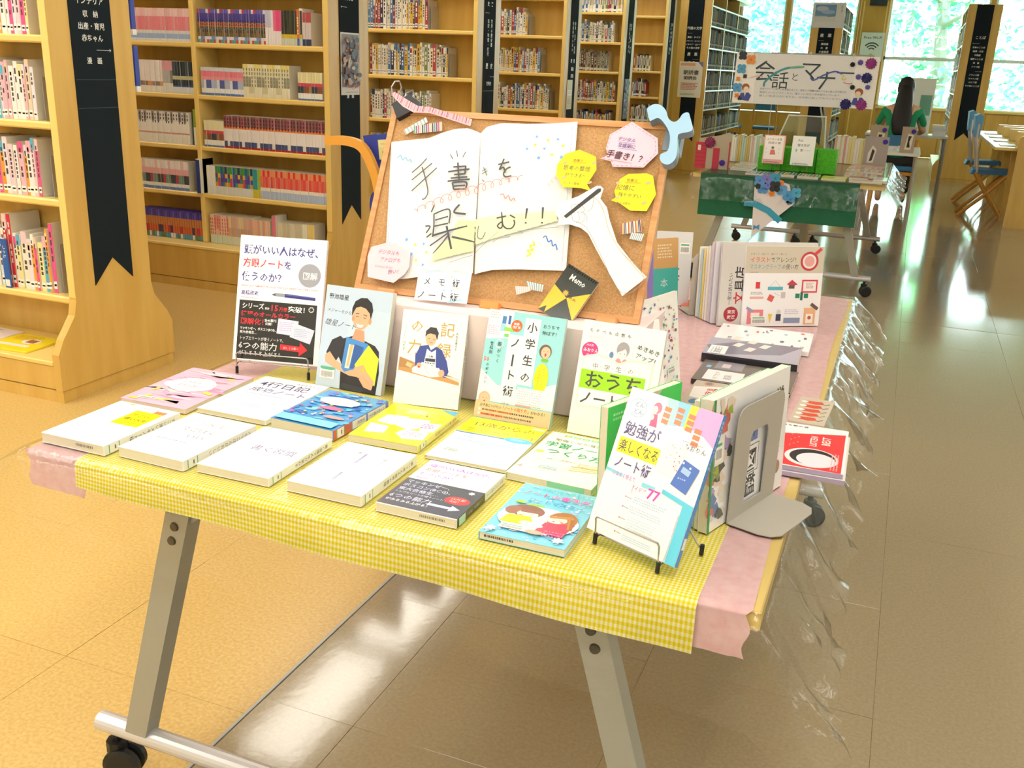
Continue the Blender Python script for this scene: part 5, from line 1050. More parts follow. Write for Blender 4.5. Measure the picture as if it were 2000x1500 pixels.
for top, bot in ((tL_, bL_), (tR_, bR_)):
    for i in range(0, 23):
        for sub in range(2 if i < 22 else 1):
            t = sub/2; a = (top[i][0]+(top[min(i+1, 22)][0]-top[i][0])*t, top[i][1]+(top[min(i+1, 22)][1]-top[i][1])*t); b_ = (bot[i][0]+(bot[min(i+1, 22)][0]-bot[i][0])*t, bot[i][1]+(bot[min(i+1, 22)][1]-bot[i][1])*t)
            S_.line(resample([a, b_], 6), .22, '#e3e8ec')
    for k in range(1, 64):
        t = k/64; S_.line([(b_[0]+(a[0]-b_[0])*t, b_[1]+(a[1]-b_[1])*t) for a, b_ in zip(top, bot)], .22, '#e3e8ec')
for (a, b_) in (((BD['pageL'][0][0]+5, BD['pageL'][0][1]-10), (BD['pageL'][-1][0]+6, BD['pageL'][-1][1]+10)), ((BD['pageR'][5][0]-8, BD['pageR'][5][1]-8), (BD['pageR'][6][0]-8, BD['pageR'][6][1]+6))): S_.line(resample([a, b_], 8), .9, '#a9bad8')
S_.fill(BD['hlL'], '#edf3b4', 2.2); S_.fill(BD['hlR'], '#f2f7c6', 2.2)
ink = '#4a4b54'; thin = '#6a6c7c'
for k in BD['te']: S_.st(k, 2.6, '#585a68')
for k in BD['sho']: S_.st(k, 3.4, ink)
for k in BD['rays']: S_.st(k, 1.6, ink)
for k in BD['ki']: S_.st(k, 1.9, thin)
for k in BD['wo']: S_.st(k, 3.2, ink)
for n_, k in enumerate(BD['raku']): S_.st(k, 4.2 if n_ in (5, 8, 9, 12) else 3.0, '#4a4d58', n_ in (8, 10, 12))
for k in BD['mu']: S_.st(k, 2.8, ink)
for k in BD['shi']: S_.st(k, 1.7, thin)
for k in BD['ex']: S_.line(resample(k, 3), [4.2, 3.6, 3, 2.4] if k == BD['ex'][0] or k == BD['ex'][2] else 4, ink)
for k in BD['line']: S_.st(k, .9, '#9aa0ae')
S_.st(BD['waveB'], 2.2, '#7cc0ea'); S_.st(BD['waveR'], 2, '#f08a8a'); S_.st(BD['blue'], 2.4, '#4a7fe0'); S_.st(BD['yel'], 2.6, '#ecd832')
a, m_, c = BD['red']; N = 150; pts = []
for i in range(N+1):
    t = i/N; x = a[0]+(c[0]-a[0])*t; y = a[1]+(c[1]-a[1])*t-8*math.sin(math.pi*t*1.0)*(.4); w_ = 13*2*math.pi*t; amp = 4+5*math.sin(math.pi*t); pts.append((x+amp*math.sin(w_)*.9, y+amp*math.cos(w_)+10*math.sin(t*3)))
S_.line(pts, 1.3, '#f28a8a')
for (cx, cy, cc, rot) in ((270, 305, '#cfeede', .9), (385, 262, '#f8cfd0', .8)):
    pts = [(cx-14*math.cos(rot)+28*t*math.cos(rot)+3.5*math.sin(t*22), cy-18*math.sin(rot)+36*t*math.sin(rot)+3.5*math.cos(t*22)) for t in [i/40 for i in range(41)]]
    S_.line(pts, 1, cc)
for (p, cc) in BD['conf']:
    r_ = 4.0; t = (p[0]*7+p[1]) % 6
    S_.poly([(p[0]+r_*math.cos(t+k*2.1), p[1]+r_*math.sin(t+k*2.1)) for k in range(3)] if (p[0]+p[1]) % 3 else [(p[0]+r_*.9*math.cos(t+k), p[1]+r_*.9*math.sin(t+k)) for k in range(6)], '#7ab4ec' if cc == 'b' else '#e9de2a')
S_.build('lettering', e, material='print')
# ---- things pinned on and around it; each card is its own thing
def card(name, key, z, c, label, cat, th=.0009, edge=None, mm='print'):
    e = empty(name, label, cat, M4=BM); q = MB(c); pts = [(p[0]/1000, p[1]/1000) for p in (BD[key] if isinstance(key, str) else key)]
    a2 = sum(pts[i-1][0]*pts[i][1]-pts[i][0]*pts[i-1][1] for i in range(len(pts)))
    if a2 < 0: pts = pts[::-1]
    q.prism(pts, z-th, z, side=edge or c); q.build('card', mm, e); return e, BSheet(None, z+.0003)
def ctr(key): p = BD[key]; return sum(a[0] for a in p)/len(p), sum(a[1] for a in p)/len(p)
def outline(S, key, k, w, c, dash=False, closed=True):
    cx, cy = ctr(key); p = [(cx+(x-cx)*k, cy+(y-cy)*k) for x, y in BD[key]]; p.append(p[0])
    if dash:
        r_ = resample(p, 70)
        for i in range(0, 70, 2): S.line([r_[i], r_[i+1]], w, c)
    else: S.line(p, w, c)
e, S_ = card('speech_bubble', 'pink1', .008, '#f8cfe4', 'pink many-sided speech bubble with dashed stitching at the top corner of the cork board', 'paper bubble')
outline(S_, 'pink1', .93, .8, '#d86a90', True); S_.h = 0
def bt(S, t, x, y, size, c, bold=0, rot=0, shear=0, fit=None):
    S.up(); v, f = glyphs(t, bold); a = math.radians(rot); sx = fit/(max(p[0] for p in v)*size) if fit else 1; out = []
    for gx_, gy_ in v:
        X = (gx_*sx+gy_*shear)*size; Y = gy_*size; out.append(S.P(x+X*math.cos(a)-Y*math.sin(a), y+X*math.sin(a)+Y*math.cos(a)))
    S.m.mesh(out, f, c)
cx, cy = ctr('pink1')
bt(S_, 'デジタル', cx-16, cy+20, 9, '#6a5a9a', .01, -4, .1); bt(S_, '全盛期に', cx-14, cy+8, 9, '#5a5a9a', .01, -6, .1); bt(S_, '手書き！？', cx-34, cy-14, 17, '#5a3a4a', .02, -6, .15, 72)
S_.line([(cx-14, cy+17), (cx+20, cy+15)], 1.2, '#a8b8f0'); S_.line([(cx-12, cy+5), (cx+26, cy+1)], 1.2, '#a8b8f0'); S_.line([(cx-26, cy-20), (cx+20, cy-25)], 1.2, '#f0a8a8'); S_.build('handwriting', e, material='print')
for key, z, nm in (('yel1', .018, 'yellow round speech bubble lapping the edge of the paper notebook, about sorting thoughts'), ('yel2', .008, 'yellow speech bubble lower on the cork, about memory')):
    e, S_ = card('speech_bubble', key, z, '#f7ea1c', nm, 'paper bubble'); cx, cy = ctr(key)
    bt(S_, '効果①' if key == 'yel1' else '効果②', cx-12, cy+20, 7, '#a8742a', .01); S_.line([(cx-14, cy+17), (cx+16, cy+19)], .8, '#e0803a')
    bt(S_, '思考の整理' if key == 'yel1' else '記憶に', cx-30, cy+3, 11 if key == 'yel1' else 12, '#6a6248', .0, 0, .1)
    bt(S_, 'ができる!!' if key == 'yel1' else '残りやすい', cx-24, cy-10, 9, '#6a6248', 0, -2, .1); bt(S_, 'スッキリ整理' if key == 'yel1' else '脳が活性化', cx-24, cy-26, 5.5, '#8a824a')
    for ax, ay in ((-32, 14), (-28, -16), (26, 18), (24, -22)): S_.rect(cx+ax, -(cy+ay) if False else cy+ay, 9, 4.6, '#f6c08a', 25)
    S_.build('handwriting', e, material='print')
e, S_ = card('speech_bubble', 'pink2', .016, '#f9d3e0', 'small pink speech bubble at the lower corner of the cork board about digital and analogue', 'paper bubble'); cx, cy = ctr('pink2')
bt(S_, 'デジタルも', cx-30, cy+16, 10.5, '#a84a86', .0, 0, .15, 48); bt(S_, 'アナログも', cx-22, cy+0, 10.5, '#a84a86', .0, 2, .15, 46); bt(S_, 'それぞれに良さが', cx-30, cy-13, 5, '#b86a9a'); bt(S_, '良い！', cx+2, cy-24, 10, '#8a3a7a', .01, 8); S_.build('handwriting', e, material='print')
e, S_ = card('hand_cutout', 'hand', .022, '#fbf8f6', 'white paper cut-out of a hand writing with a dark pencil, pinned over the notebook edge', 'paper cut-out', th=.0012)
S_.poly(BD['handin'], '#fdf8f2'); S_.line(smooth(BD['handin'], 4)+[BD['handin'][0]], .8, '#9a8f8a')
S_.line(smooth(BD['handin'][3:8], 4), 1.2, '#f0c49a')
for k in BD['fing']: S_.st(k, .8, '#9a8f8a')
S_.poly(BD['pen'][:2]+BD['pen'][2:], '#3a3a40'); p0, p1 = BD['pen'][0], BD['pen'][1]; S_.poly([BD['pen'][0], BD['pen'][1], BD['pen'][5]], '#e9e4dc'); S_.build('drawing', e, material='print')
# memo pad
mk = BD['memo']; A_, B_, C_, D_ = [Vector((p[0]/1000, p[1]/1000, .022)) for p in mk]
ux = (B_-A_).normalized(); uz = Vector((0, 0, 1)); uy = uz.cross(ux); mw, mh = (B_-A_).length, (D_-A_).length
m4 = Matrix((ux, uy, uz)).transposed().to_4x4(); m4.translation = A_-uy*mh-uz*.007
e = empty('memo_pad', 'black and yellow spiral memo pad hung over the bottom frame of the cork board', 'memo pad', M4=BM @ m4)
q = MB('#f4f2ea'); q.box(0, mw, 0, mh-.003, 0, .006); q.build('paper_block', 'pages', e)
S_ = Sheet(mw*1000, mh*1000, z=.0002); Wm, Hm = mw*1000, mh*1000
q = MB('#1f2a26'); q.box(-.0004, mw+.0004, -.0004, mh, .006, .0066); cv = q.build('cover', 'gloss', e)
S_.poly([(0, Hm*.46), (Wm*.5, Hm*.56), (0, Hm)], '#f6c21a').poly([(Wm, Hm*.26), (Wm, Hm*.86), (Wm*.5, Hm*.56)], '#f6c21a').poly([(0, Hm*.46), (Wm*.5, Hm*.56), (Wm*.2, Hm)], '#f6c21a').text('Memo', Wm*.24, Hm*.24, 17, '#f6f6f2', .04, fit=Wm*.5)
S_.text('dlb.in', Wm*.48, Hm*.54, 9, '#2e2e20', .02, shear=.2).star(Wm*.4, Hm*.49, 7, '#c9a84a', 9, .6).words(Wm*.68, Hm*.93, 18, 2.2, '#e8e8e2', 1)
o = S_.build('cover_print', cv); o.matrix_local = Matrix.Translation((0, 0, .0067))
for k in range(13):
    q = MB(); cx = mw*(.06+.073*k); q.tube([(cx, mh-.004+.0035*math.cos(a), .003+.0055*math.sin(a)) for a in [j*math.pi/5 for j in range(11)]], .0006, 6, cap=False); q.build('binding_ring', 'black', e)
# title card
mk = BD['card']; A_, B_, C_, D_ = [Vector((p[0]/1000, p[1]/1000, .03)) for p in mk]
ux = (B_-A_).normalized(); uy = uz.cross(ux); mw, mh = (B_-A_).length, (D_-A_).length
m4 = Matrix((ux, uy, uz)).transposed().to_4x4(); m4.translation = A_-uy*mh
e = empty('title_card', 'white index card lettered メモ術 ノート術 hanging below the paper notebook', 'card', M4=BM @ m4)
q = MB('#fafcfd'); q.box(0, mw, 0, mh, 0, .0008); q.build('card', 'print', e)
S_ = Sheet(mw*1000, mh*1000, z=.001); S_.rect(8, 6, 30, 44, '#dff0fb', -12).rect(14, 2, 34, 4, '#bfe2f4', -8).rect(70, 58, 30, 4, '#a8daf0', -14)
S_.text('メ　モ　術', 14, 31, 17.5, '#3f4458', .01, fit=76).text('ノ ー ト 術', 4, 59, 17.5, '#3f4458', .01, fit=88)
for x, y, c in ((58, 22, '#8ccaf0'), (72, 12, '#f2ec6a'), (84, 20, '#8ccaf0'), (60, 40, '#8ccaf0'), (76, 40, '#7ab8e8'), (88, 34, '#f2ec6a'), (66, 34, '#c8e4f6')): S_.star(x, y, 2.6, c, 4, .5)
for k in range(26): S_.ell(4+k*4, 2, .9, .9, '#d9c9a0', 7)
S_.build('lettering', e, material='print')
# tapes
e, S_ = card('washi_tape', 'tape', .011, '#f0c3cf', 'long strip of pink striped masking tape running from the black clip along the cork board', 'masking tape', th=.0004)
tp = resample(BD['tape'][1:7], 70); bt_ = resample([BD['tape'][0], BD['tape'][10], BD['tape'][9], BD['tape'][8], BD['tape'][7]], 70)
for i in range(0, 70): 
    if (i*7) % 5 < 3: S_.line([tp[i], (tp[i][0]*.15+bt_[i][0]*.85, tp[i][1]*.15+bt_[i][1]*.85)], .9+(i*13 % 4)*.35, ['#c2415a', '#d98aa0', '#a03a58', '#e8a8b8'][i*3 % 4])
S_.build('stripes', e, material='print')
sn = ['grey and white striped tape scrap near the top corner of the cork', 'tape scrap with coloured book-spine stripes beside the grey one', 'bright bookshelf-striped tape scrap right below the yellow bubble', 'grey striped tape scrap under the bright bookshelf-striped one', 'grey and white striped tape scrap above the bottom frame beside the memo pad', 'pale pink tape scrap above the bottom frame']
for i, key in enumerate(BD['sw']):
    base = ['#e2e6e6', '#efe6e0', '#f6efe6', '#e6ecee', '#e0e8ea', '#f4dede'][i]
    e, S_ = card('tape_scrap', key, .0045+.0012*i, base, sn[i], 'tape scrap', th=.0004); A, B2, C2, D2 = key
    pal = [['#a8b8ba', '#f6f6f6'], ['#5a9a80', '#7a4a98', '#c05a6a', '#d8c8b0', '#3f3a6a'], ['#c8403a', '#e0c04a', '#2a4a8a', '#7a2a3a', '#f2f2ea'], ['#9aacb0', '#f4f4f4'], ['#8fa8aa', '#f6f6f6'], ['#f6eaea', '#efc9c9']][i]
    n_ = 14
    for k in range(n_):
        t0, t1 = (k+.1)/n_, (k+.75)/n_
        def L2(P1, P2, t): return (P1[0]+(P2[0]-P1[0])*t, P1[1]+(P2[1]-P1[1])*t)
        S_.poly([L2(A, B2, t0), L2(A, B2, t1), L2(D2, C2, t1), L2(D2, C2, t0)], pal[k % len(pal)])
    S_.build('stripes', e, material='print')
# binder clip and pale blue clamp
e = empty('binder_clip', 'big black binder clip on the top corner of the cork board', 'clip', M4=BM)
q = MB('#1a1e28'); q.prism([(p[0]/1000, p[1]/1000) for p in BD['clip']][::-1], -.018, .010); q.build('body', 'print', e)
q = MB(); q.tube([(p[0]/1000, p[1]/1000, .011) for p in BD['clipring']], .0016, 8); q.build('handle', 'chrome', e)
q = MB(); q.tube([(.022, .395, .006), (.026, .428, .004), (.040, .436, .004), (.046, .420, .004), (.036, .396, .006)], .0014, 8); q.build('handle', 'chrome', e)
e = empty('corner_clamp', 'pale blue foam clamp with two curled ends gripping the aisle corner of the cork board', 'clamp', M4=BM)
pts = smooth([tuple(p) for p in BD['clamp']]+[tuple(BD['clamp'][0])], 3)[:-1]; pts = [(x/1000, y/1000) for x, y in pts]
if sum(pts[i-1][0]*pts[i][1]-pts[i][0]*pts[i-1][1] for i in range(len(pts))) < 0: pts = pts[::-1]
q = MB('#a6cff0'); q.prism(pts, .004, .030, side='#7f93a8'); q.build('foam_body', 'print', e)
cxx = sum(p[0] for p in pts)/len(pts); cyy = sum(p[1] for p in pts)/len(pts)
q = MB('#8496a8'); q.box(cxx-.012, cxx+.02, cyy-.03, cyy+.02, -.03, .004); q.build('jaw', 'print', e)

# ================================================================ AISLE SIDE OF THE NEAR TABLE
def dots(seed, pal, n=60, base='#f6f5f2', smin=2, smax=8):
    def f(S):
        r = random.Random(seed); S.rect(0, 0, S.w, S.h, base)
        for k in range(n): S.rect(r.uniform(4, S.w-12), r.uniform(4, S.h-12), r.uniform(smin, smax), r.uniform(smin, smax*.8), r.choice(pal), r.uniform(-30, 30))
    return f
# tall book of little flags
fm = up(-.412, 1.74, ZT, math.radians(74), .14, 5)
book('tall narrow white book strewn with tiny coloured flags, standing past the green cover', fm, 175, 205, 6, '#f8f7fb', 'L', '#e8e4f4', art=lambda S: (dots(5, ['#d84a5a', '#4a7ac0', '#e8c84a', '#58a878', '#6a4a9a', '#c08ad0', '#3aa0d8', '#8a5a4a'], 150)(S), S.barcode(120, 150, 30, 14)))
book('white sheet-thin book with rows of fine print, half behind the middle-school cover', up(-.42, 1.66, ZT, math.radians(58), .25, 3), 120, 178, 3, '#fbfbfc', 'L', art=lambda S: (S.words(10, 20, 90, 60, '#9a9aa6', 8, .3, 4), S.poly([(70, 90), (100, 84), (96, 140), (80, 150)], '#4a9ad8'), S.words(10, 100, 60, 60, '#b8b8c4', 8, .3, 5)))
book('bright green covered book standing behind the tilted study-notes book', up(-.332, 1.245, ZT, math.radians(68), .02, 14), 182, 172, 14, '#2fd05a', 'R', '#2fd05a', art=lambda S: (S.rect(0, 0, S.w, S.h, '#2bcf58'), S.poly([(40, 0), (130, 0), (96, 30), (40, 44)], '#c9c4b6'), S.words(12, 12, 90, 14, '#a8f0b8', 2), S.text('ノート', 90, 40, 20, '#e8fbe8', .02)))
# row before the bookend
rowyaw = math.radians(71.5); ru = Vector((math.cos(rowyaw), math.sin(rowyaw), 0)); rb = Vector((-math.sin(rowyaw), math.cos(rowyaw), 0))
p = Vector((-.183, 1.262, ZT))
def a_zukan(S):
    S.rect(0, 0, 240, 200, '#f7f6fa'); r = random.Random(8)
    for k in range(46):
        x, y = r.uniform(0, 60), r.uniform(12, 185); S.poly([(x+r.uniform(4, 17)*math.cos(j*1.25+k), y+r.uniform(4, 17)*math.sin(j*1.25+k)) for j in range(5)], r.choice(['#8a9a6a', '#c4b09a', '#6a86b8', '#e0e0d8', '#5a5a50', '#d8786a', '#b8a8c8', '#a8b84a', '#7a6a8a', '#e8d8c8']))
    S.rect(0, 0, 6, 200, '#1f9a50').rect(10, 60, 26, 40, '#f4f4f0').barcode(12, 64, 20, 32).text('学', 192, 52, 30, '#5a5a4a', .03).text('習', 192, 84, 28, '#6a6a72', .02).text('の', 192, 112, 24, '#5a5a62', .02)
    S.rect(96, 38, 64, 150, '#f4f4fa').rect(106, 56, 34, 36, '#6a86c4').star(124, 74, 15, '#4a62a8', 7, .6).text('図', 104, 136, 38, '#34343c', .02).text('鑑', 104, 176, 38, '#34343c', .02).line([(102, 98), (146, 98), (146, 142), (102, 142), (102, 98)], 1.6, '#3a3a42').ell(216, 160, 9, 11, '#b08a6a').words(196, 126, 26, 12, '#d8c8c8', 3)
books_row = [('white picture encyclopedia with animal photographs on its cover, pressed by the grey bookend', 240, 200, 14, '#f5f5f8', '#1f9a50', a_zukan),
 ('green covered study book directly behind the picture encyclopedia', 206, 198, 8, '#58c8a0', '#58c8a0', None), ('cream school book deepest in the row by the study-notes stand', 200, 192, 9, '#f2efe4', '#dfe9f4', None)]
off = 0
for k, (lb, w_, h_, t_, c_, sc_, art) in enumerate(books_row):
    off += t_/1000+.0012; o3 = p+rb*(off-books_row[0][3]/1000-.0012)+ru*(.002*k)
    m = frame(o3, rowyaw, .05) @ Matrix.Translation((0, 0, -t_/1000)); m = frame(p+rb*(off-.0012)+ru*(.003*k), rowyaw, .05)
    book(lb, m, w_, h_, t_, c_, 'R', sc_, art=art)
e = empty('bookend', 'large beige steel bookend with a long slot, holding the row at the table edge', 'bookend', M4=Matrix.Translation(p-rb*.0035+ru*.052) @ Matrix.Rotation(rowyaw, 4, 'Z'))
def rr(x0, x1, z0, z1, r_, n=5, lo=False):
    o = []
    for cx, cz, a0 in (((x0+r_, z0+r_, 180), (x1-r_, z0+r_, 270)) if lo else ((x0, z0, None), (x1, z0, None))):
        if a0 is None: o.append((cx, cz)); continue
        for k in range(n+1): a = math.radians(a0+90*k/n); o.append((cx+r_*math.cos(a), cz+r_*math.sin(a)))
    for cx, cz, a0 in ((x1-r_, z1-r_, 0), (x0+r_, z1-r_, 90)):
        for k in range(n+1): a = math.radians(a0+90*k/n); o.append((cx+r_*math.cos(a), cz+r_*math.sin(a)))
    return o
q = MB()
# plate with a slot: left, right, top and bottom pieces share edges
sx0, sx1, sz0, sz1 = .046, .104, .018, .132
outer = rr(0, .148, 0, .178, .02)
q.prism([(0, 0), (sx0, 0), (sx0, .178), (.02, .178), (.0093, .1747), (.0027, .168), (0, .158)], -.0016, 0, axes='xzy')
q.prism([(sx1, 0), (.148, 0), (.148, .158), (.1453, .168), (.1387, .1747), (.128, .178), (sx1, .178)], -.0016, 0, axes='xzy')
q.prism([(sx0, 0), (sx1, 0), (sx1, sz0), (sx0, sz0)], -.0016, 0, axes='xzy')
q.prism([(sx0, .178), (sx0, sz1-.01), (sx0+.006, sz1), (sx1-.006, sz1), (sx1, sz1-.01), (sx1, .178)][::-1], -.0016, 0, axes='xzy'); q.build('plate', 'bookend', e)
q = MB(); q.prism(rr(.0, .148, -.088, 0, .02, lo=False) if False else [(0, 0), (0, -.05), (.006, -.068), (.02, -.078), (.122, -.078), (.14, -.07), (.148, -.052), (.148, 0)], .0003, .0018); q.build('foot', 'bookend', e)
# flat picture books on the pink cloth, read from the aisle
def side_art(kind):
    def f(S):
        r = random.Random(kind); W_, H_ = S.w, S.h
        if kind == 1:
            S.rect(0, 0, W_, H_, '#f1f1f4')
            for k in range(16): S.ell(r.uniform(10, W_-10), r.uniform(10, H_-10), r.uniform(4, 14), r.uniform(2, 6), r.choice(['#7f93bb', '#4c5266', '#d8dee8', '#3f4a80', '#b8c4d6', '#d86a5a']), 9)
            S.text('万年筆', 20, 40, 12, '#555').barcode(14, H_-24, 30, 12)
        elif kind == 2:
            S.rect(0, 0, W_, H_, '#a9a9bd').poly([(0, H_*.1), (W_*.5, H_*.0), (W_, H_*.4), (W_, H_), (W_*.4, H_*.8)], '#77758a')
            for x, y in ((90, 60), (130, 90), (100, 120), (150, 50), (60, 90)): S.rect(x, y, 34, 18, '#e4e0da', 18)
            S.rect(10, 10, 70, 40, '#f4f6f8').words(16, 16, 58, 26, '#9aa6b8', 4).text('文具', 20, 36, 16, '#5a5a6a')
        elif kind == 3:
            S.rect(0, 0, W_, H_, '#6b6460').rect(12, 20, 74, 80, '#f2f0f4').text('もてなす', 20, 50, 14, '#4a4a52').text('道具', 24, 76, 18, '#4a4a52').rect(100, 30, 60, 60, '#8f8a96').rect(112, 44, 30, 18, '#d8c8cc').rect(100, 12, 18, 10, '#8ac0e8').ell(92, 120, 12, 10, '#7a5ab0')
        else:
            S.rect(0, 0, W_, H_, '#c5b8a8').poly([(60, 10), (130, 4), (150, 60), (100, 110), (50, 80)], '#f6f2ee').ell(34, 24, 16, 9, '#3f87b8').ell(160, 30, 14, 10, '#e08a3a').ell(160, 30, 9, 6, '#3f87b8')
            S.text('文房具', 66, 52, 22, '#d8403a', .03).text('52の店', 70, 80, 20, '#c8453f', .03).text('あそび', 110, 96, 12, '#5a9ab8')
            for k in range(7): S.rect(12+k*6, 40+k*9, 26, 6, r.choice(['#8a6a5a', '#d8c0a8', '#a84a3a', '#e0a070']), 35)
    return f
ry = math.pi/2
book('glossy pale pen picture book lying flat just before the masking tape book', flat(-.142, 2.29, ry+.03), 182, 226, 11, '#f1f1f4', 'L', art=side_art(1))
book('grey and lilac photo book with a thick cream block, second in the flat row', flat(-.152, 2.135, ry+.03), 150, 212, 20, '#a9a9bd', 'L', '#2f2f38', art=side_art(2))
book('dark brown picture book with a white label, third in the flat row', flat(-.146, 1.955, ry), 158, 205, 10, '#6b6460', 'L', '#3a3432', art=side_art(3))
book('brown kraft cover stationery book with red lettering, nearest of the flat row', flat(-.150, 1.775, ry-.02), 176, 192, 9, '#c5b8a8', 'L', art=side_art(4))
book('beige card-thin booklet with red figures jutting over the table edge', flat(-.066, 1.80, ry-.05, ZT+.0), 160, 66, 4, '#cdbfae', 'L', art=lambda S: (S.rect(0, 0, S.w, S.h, '#cdbfae'), [S.poly([(20+k*26, 14), (34+k*26, 10), (38+k*26, 44), (24+k*26, 50), (16+k*26, 34)], '#d8503a') for k in range(5)], [S.ell(27+k*26, 12, 6, 7, '#f4f0ea') for k in range(5)], [S.line([(20+k*26, 50), (30+k*26, 60)], 2, '#3a2f2f') for k in range(5)]))
for k, (dz, lb) in enumerate(((0, 'lower white magazine of the pair jutting over the table edge'), (.009, 'red and white magazine with a black crescent, topping the pair at the edge'))):
    book(lb, flat(-.012-.004*k, 1.537+.004*k, ry+.02, ZT+dz), 214, 150, 8, '#f4f0f2', 'L', '#b8a8c8', art=None if not k else (lambda S: (S.rect(0, 0, S.w, S.h, '#f6f3f4'), S.poly([(4, 40), (150, 26), (190, 146), (0, 146)], '#e23440'), S.ell(52, 96, 44, 44, '#f4dfe4', 30), S.ell(54, 98, 38, 38, '#1f1f2c', 30), S.ell(44, 104, 32, 32, '#e8e0ec', 30), S.text('文具', 120, 20, 12, '#3a4a8a', .02), S.text('LISTEN', 108, 100, 17, '#f8e8e8', .03), S.text('BEST', 120, 122, 20, '#f8e8e8', .04), S.words(8, 128, 90, 14, '#f2b0b0', 3), [S.ell(100+i*9, 56+i % 3*6, 1.5, 1.5, '#f2c0b0', 6) for i in range(9)], S.vtext('万年筆の書き味', 196, 14, 9, '#4a4a5a', .01))))
# masking-tape book, its neighbours behind
syaw = .55; su = Vector((math.cos(syaw), math.sin(syaw), 0)); sb = Vector((-math.sin(syaw), math.cos(syaw), 0))
def a_mt(S):
    W_, H_ = S.w, S.h; S.rect(0, 0, W_, H_, '#f5f3f6').rect(0, 0, W_, H_*.33, '#d3c8b6')
    S.text('ちぎって・貼って・描いて・楽しむ', 12, 22, 6.5, '#7a7068', fit=100).text('イラスト', 12, 40, 15, '#e0604a', .01, fit=54).text('でアレンジ！', 68, 40, 15, '#3a4a5a', .0, fit=70).text('マスキングテープ', 12, 58, 15, '#5aa8c0', .0, fit=86).text('の使い方', 100, 58, 15, '#3a4a5a', 0, fit=46).words(14, 66, 26, 3, '#7a7068', 1)
    S.ell(176, 38, 25, 25, '#c8404e', 30).ell(176, 38, 19, 19, '#efe6e4', 30).ell(176, 38, 14, 14, '#e8a8a4', 24).poly([(188, 16), (204, 2), (210, 8), (194, 22)], '#d84a50')
    S.rect(32, 92, 12, 17, '#e04048').rect(66, 104, 42, 9, '#5ab4cc').line([(72, 104), (86, 88), (100, 104)], .7, '#999').poly([(118, 98), (132, 86), (148, 98), (132, 104)], '#c8404e').rect(124, 100, 16, 9, '#6a5a5a')
    S.rect(160, 86, 44, 34, '#d8404e').rect(164, 90, 36, 26, '#f6eeee').words(172, 94, 22, 16, '#b86a7a', 4)
    S.words(20, 118, 36, 8, '#8a8a9a', 2).rect(18, 130, 38, 6, '#e8b0a4').rect(68, 126, 16, 16, '#e0605a', 25).line([(84, 120), (100, 128)], .7, '#999').rect(104, 118, 12, 16, '#c9c4c4').rect(144, 122, 12, 12, '#2a8a6a').rect(158, 118, 7, 22, '#2a6a5a').rect(168, 122, 12, 12, '#2a8a6a')
    S.rect(14, 164, 44, 38, '#e8868e').rect(24, 172, 24, 14, '#f6e8e8').rect(10, 160, 20, 7, '#9a9ac0', 30).barcode(26, 182, 42, 20).poly([(72, 176), (84, 176), (78, 200)], '#e8c84a').rect(94, 176, 14, 18, '#3a4256').ell(101, 170, 6, 6, '#cfd4dc').words(118, 164, 44, 14, '#c0b8d8', 3).rect(116, 186, 46, 14, '#8a96b8').rect(172, 160, 32, 44, '#e8b488').rect(178, 176, 20, 24, '#f6ece4').ell(188, 186, 5, 5, '#b85a4a').rect(188, 152, 24, 9, '#6a5450', 35)
p0 = Vector((-.335, 2.50, ZT))
m = frame(p0, syaw, .10); book('white and kraft-brown masking tape book with little drawings, standing on the aisle side', m, 216, 208, 6, '#f5f3f6', 'L', art=a_mt)
m = frame(p0+sb*.012-su*.062, syaw, .09); book('grey-covered book lettered 文具店 with a red disc, just behind the masking tape book', m, 262, 216, 10, '#d5cfc9', 'L', '#c9c4c8', art=lambda S: (S.rect(0, 0, S.w, S.h, '#d8d3ce'), S.text('文', 66, 160, 33, '#c8323e', .035, rot=-90), S.text('具店', 66, 127, 33, '#33333a', .03, rot=-90), S.text('一度は訪れたい', 32, 162, 12, '#4a4a50', .01, rot=-90), S.ell(34, 186, 20, 20, '#a8283a', 26), S.text('東京', 24, 184, 11, '#f0dada', .02), S.text('厳選', 24, 198, 11, '#f0dada', .02)))
row2 = [(200, 214, 9, '#e8e6ee', 'tall white magazine first behind the stationery shop book'), (200, 210, 12, '#cfc9d8', 'lilac grey book second behind the stationery shop book'), (170, 198, 10, '#f2ede2', 'cream book third behind the stationery shop book'), (165, 190, 7, '#f3e9ea', 'pale pink softcover in the standing row by the steel bookend'), (160, 186, 9, '#ecd77a', 'yellow softcover in the standing row by the steel bookend'), (160, 184, 7, '#b8d8ea', 'pale blue softcover in the standing row by the steel bookend'), (160, 188, 8, '#f2efe4', 'off-white book at the far end of the standing row')]
off = .024
for w_, h_, t_, c_, lb in row2:
    off += t_/1000+.003; m = frame(p0+sb*off-su*(.062+off*.22), syaw, .06); book(lb, m, w_, h_, t_, c_, 'L', c_)
bkm = Matrix.Translation(p0+sb*(off+.012)-su*.10) @ Matrix.Rotation(syaw, 4, 'Z')
e = empty('bookend', 'pale steel bookend at the far end of the standing row on the aisle side', 'bookend', M4=bkm)
q = MB(); q.prism(rr(0, .13, 0, .17, .02), 0, .0016, axes='xzy'); q.build('plate', 'bookend', e); q = MB(); q.box(0, .13, .0017, .08, .0003, .0018); q.build('foot', 'bookend', e)
book('small red booklet lying flat behind the cork board corner', flat(-.52, 2.62, -.1), 62, 150, 8, '#e04a3a', 'L', art=lambda S: (S.rect(0, 0, S.w, S.h, '#e2523e'), S.words(8, 90, 40, 16, '#f6b8a8', 2)))
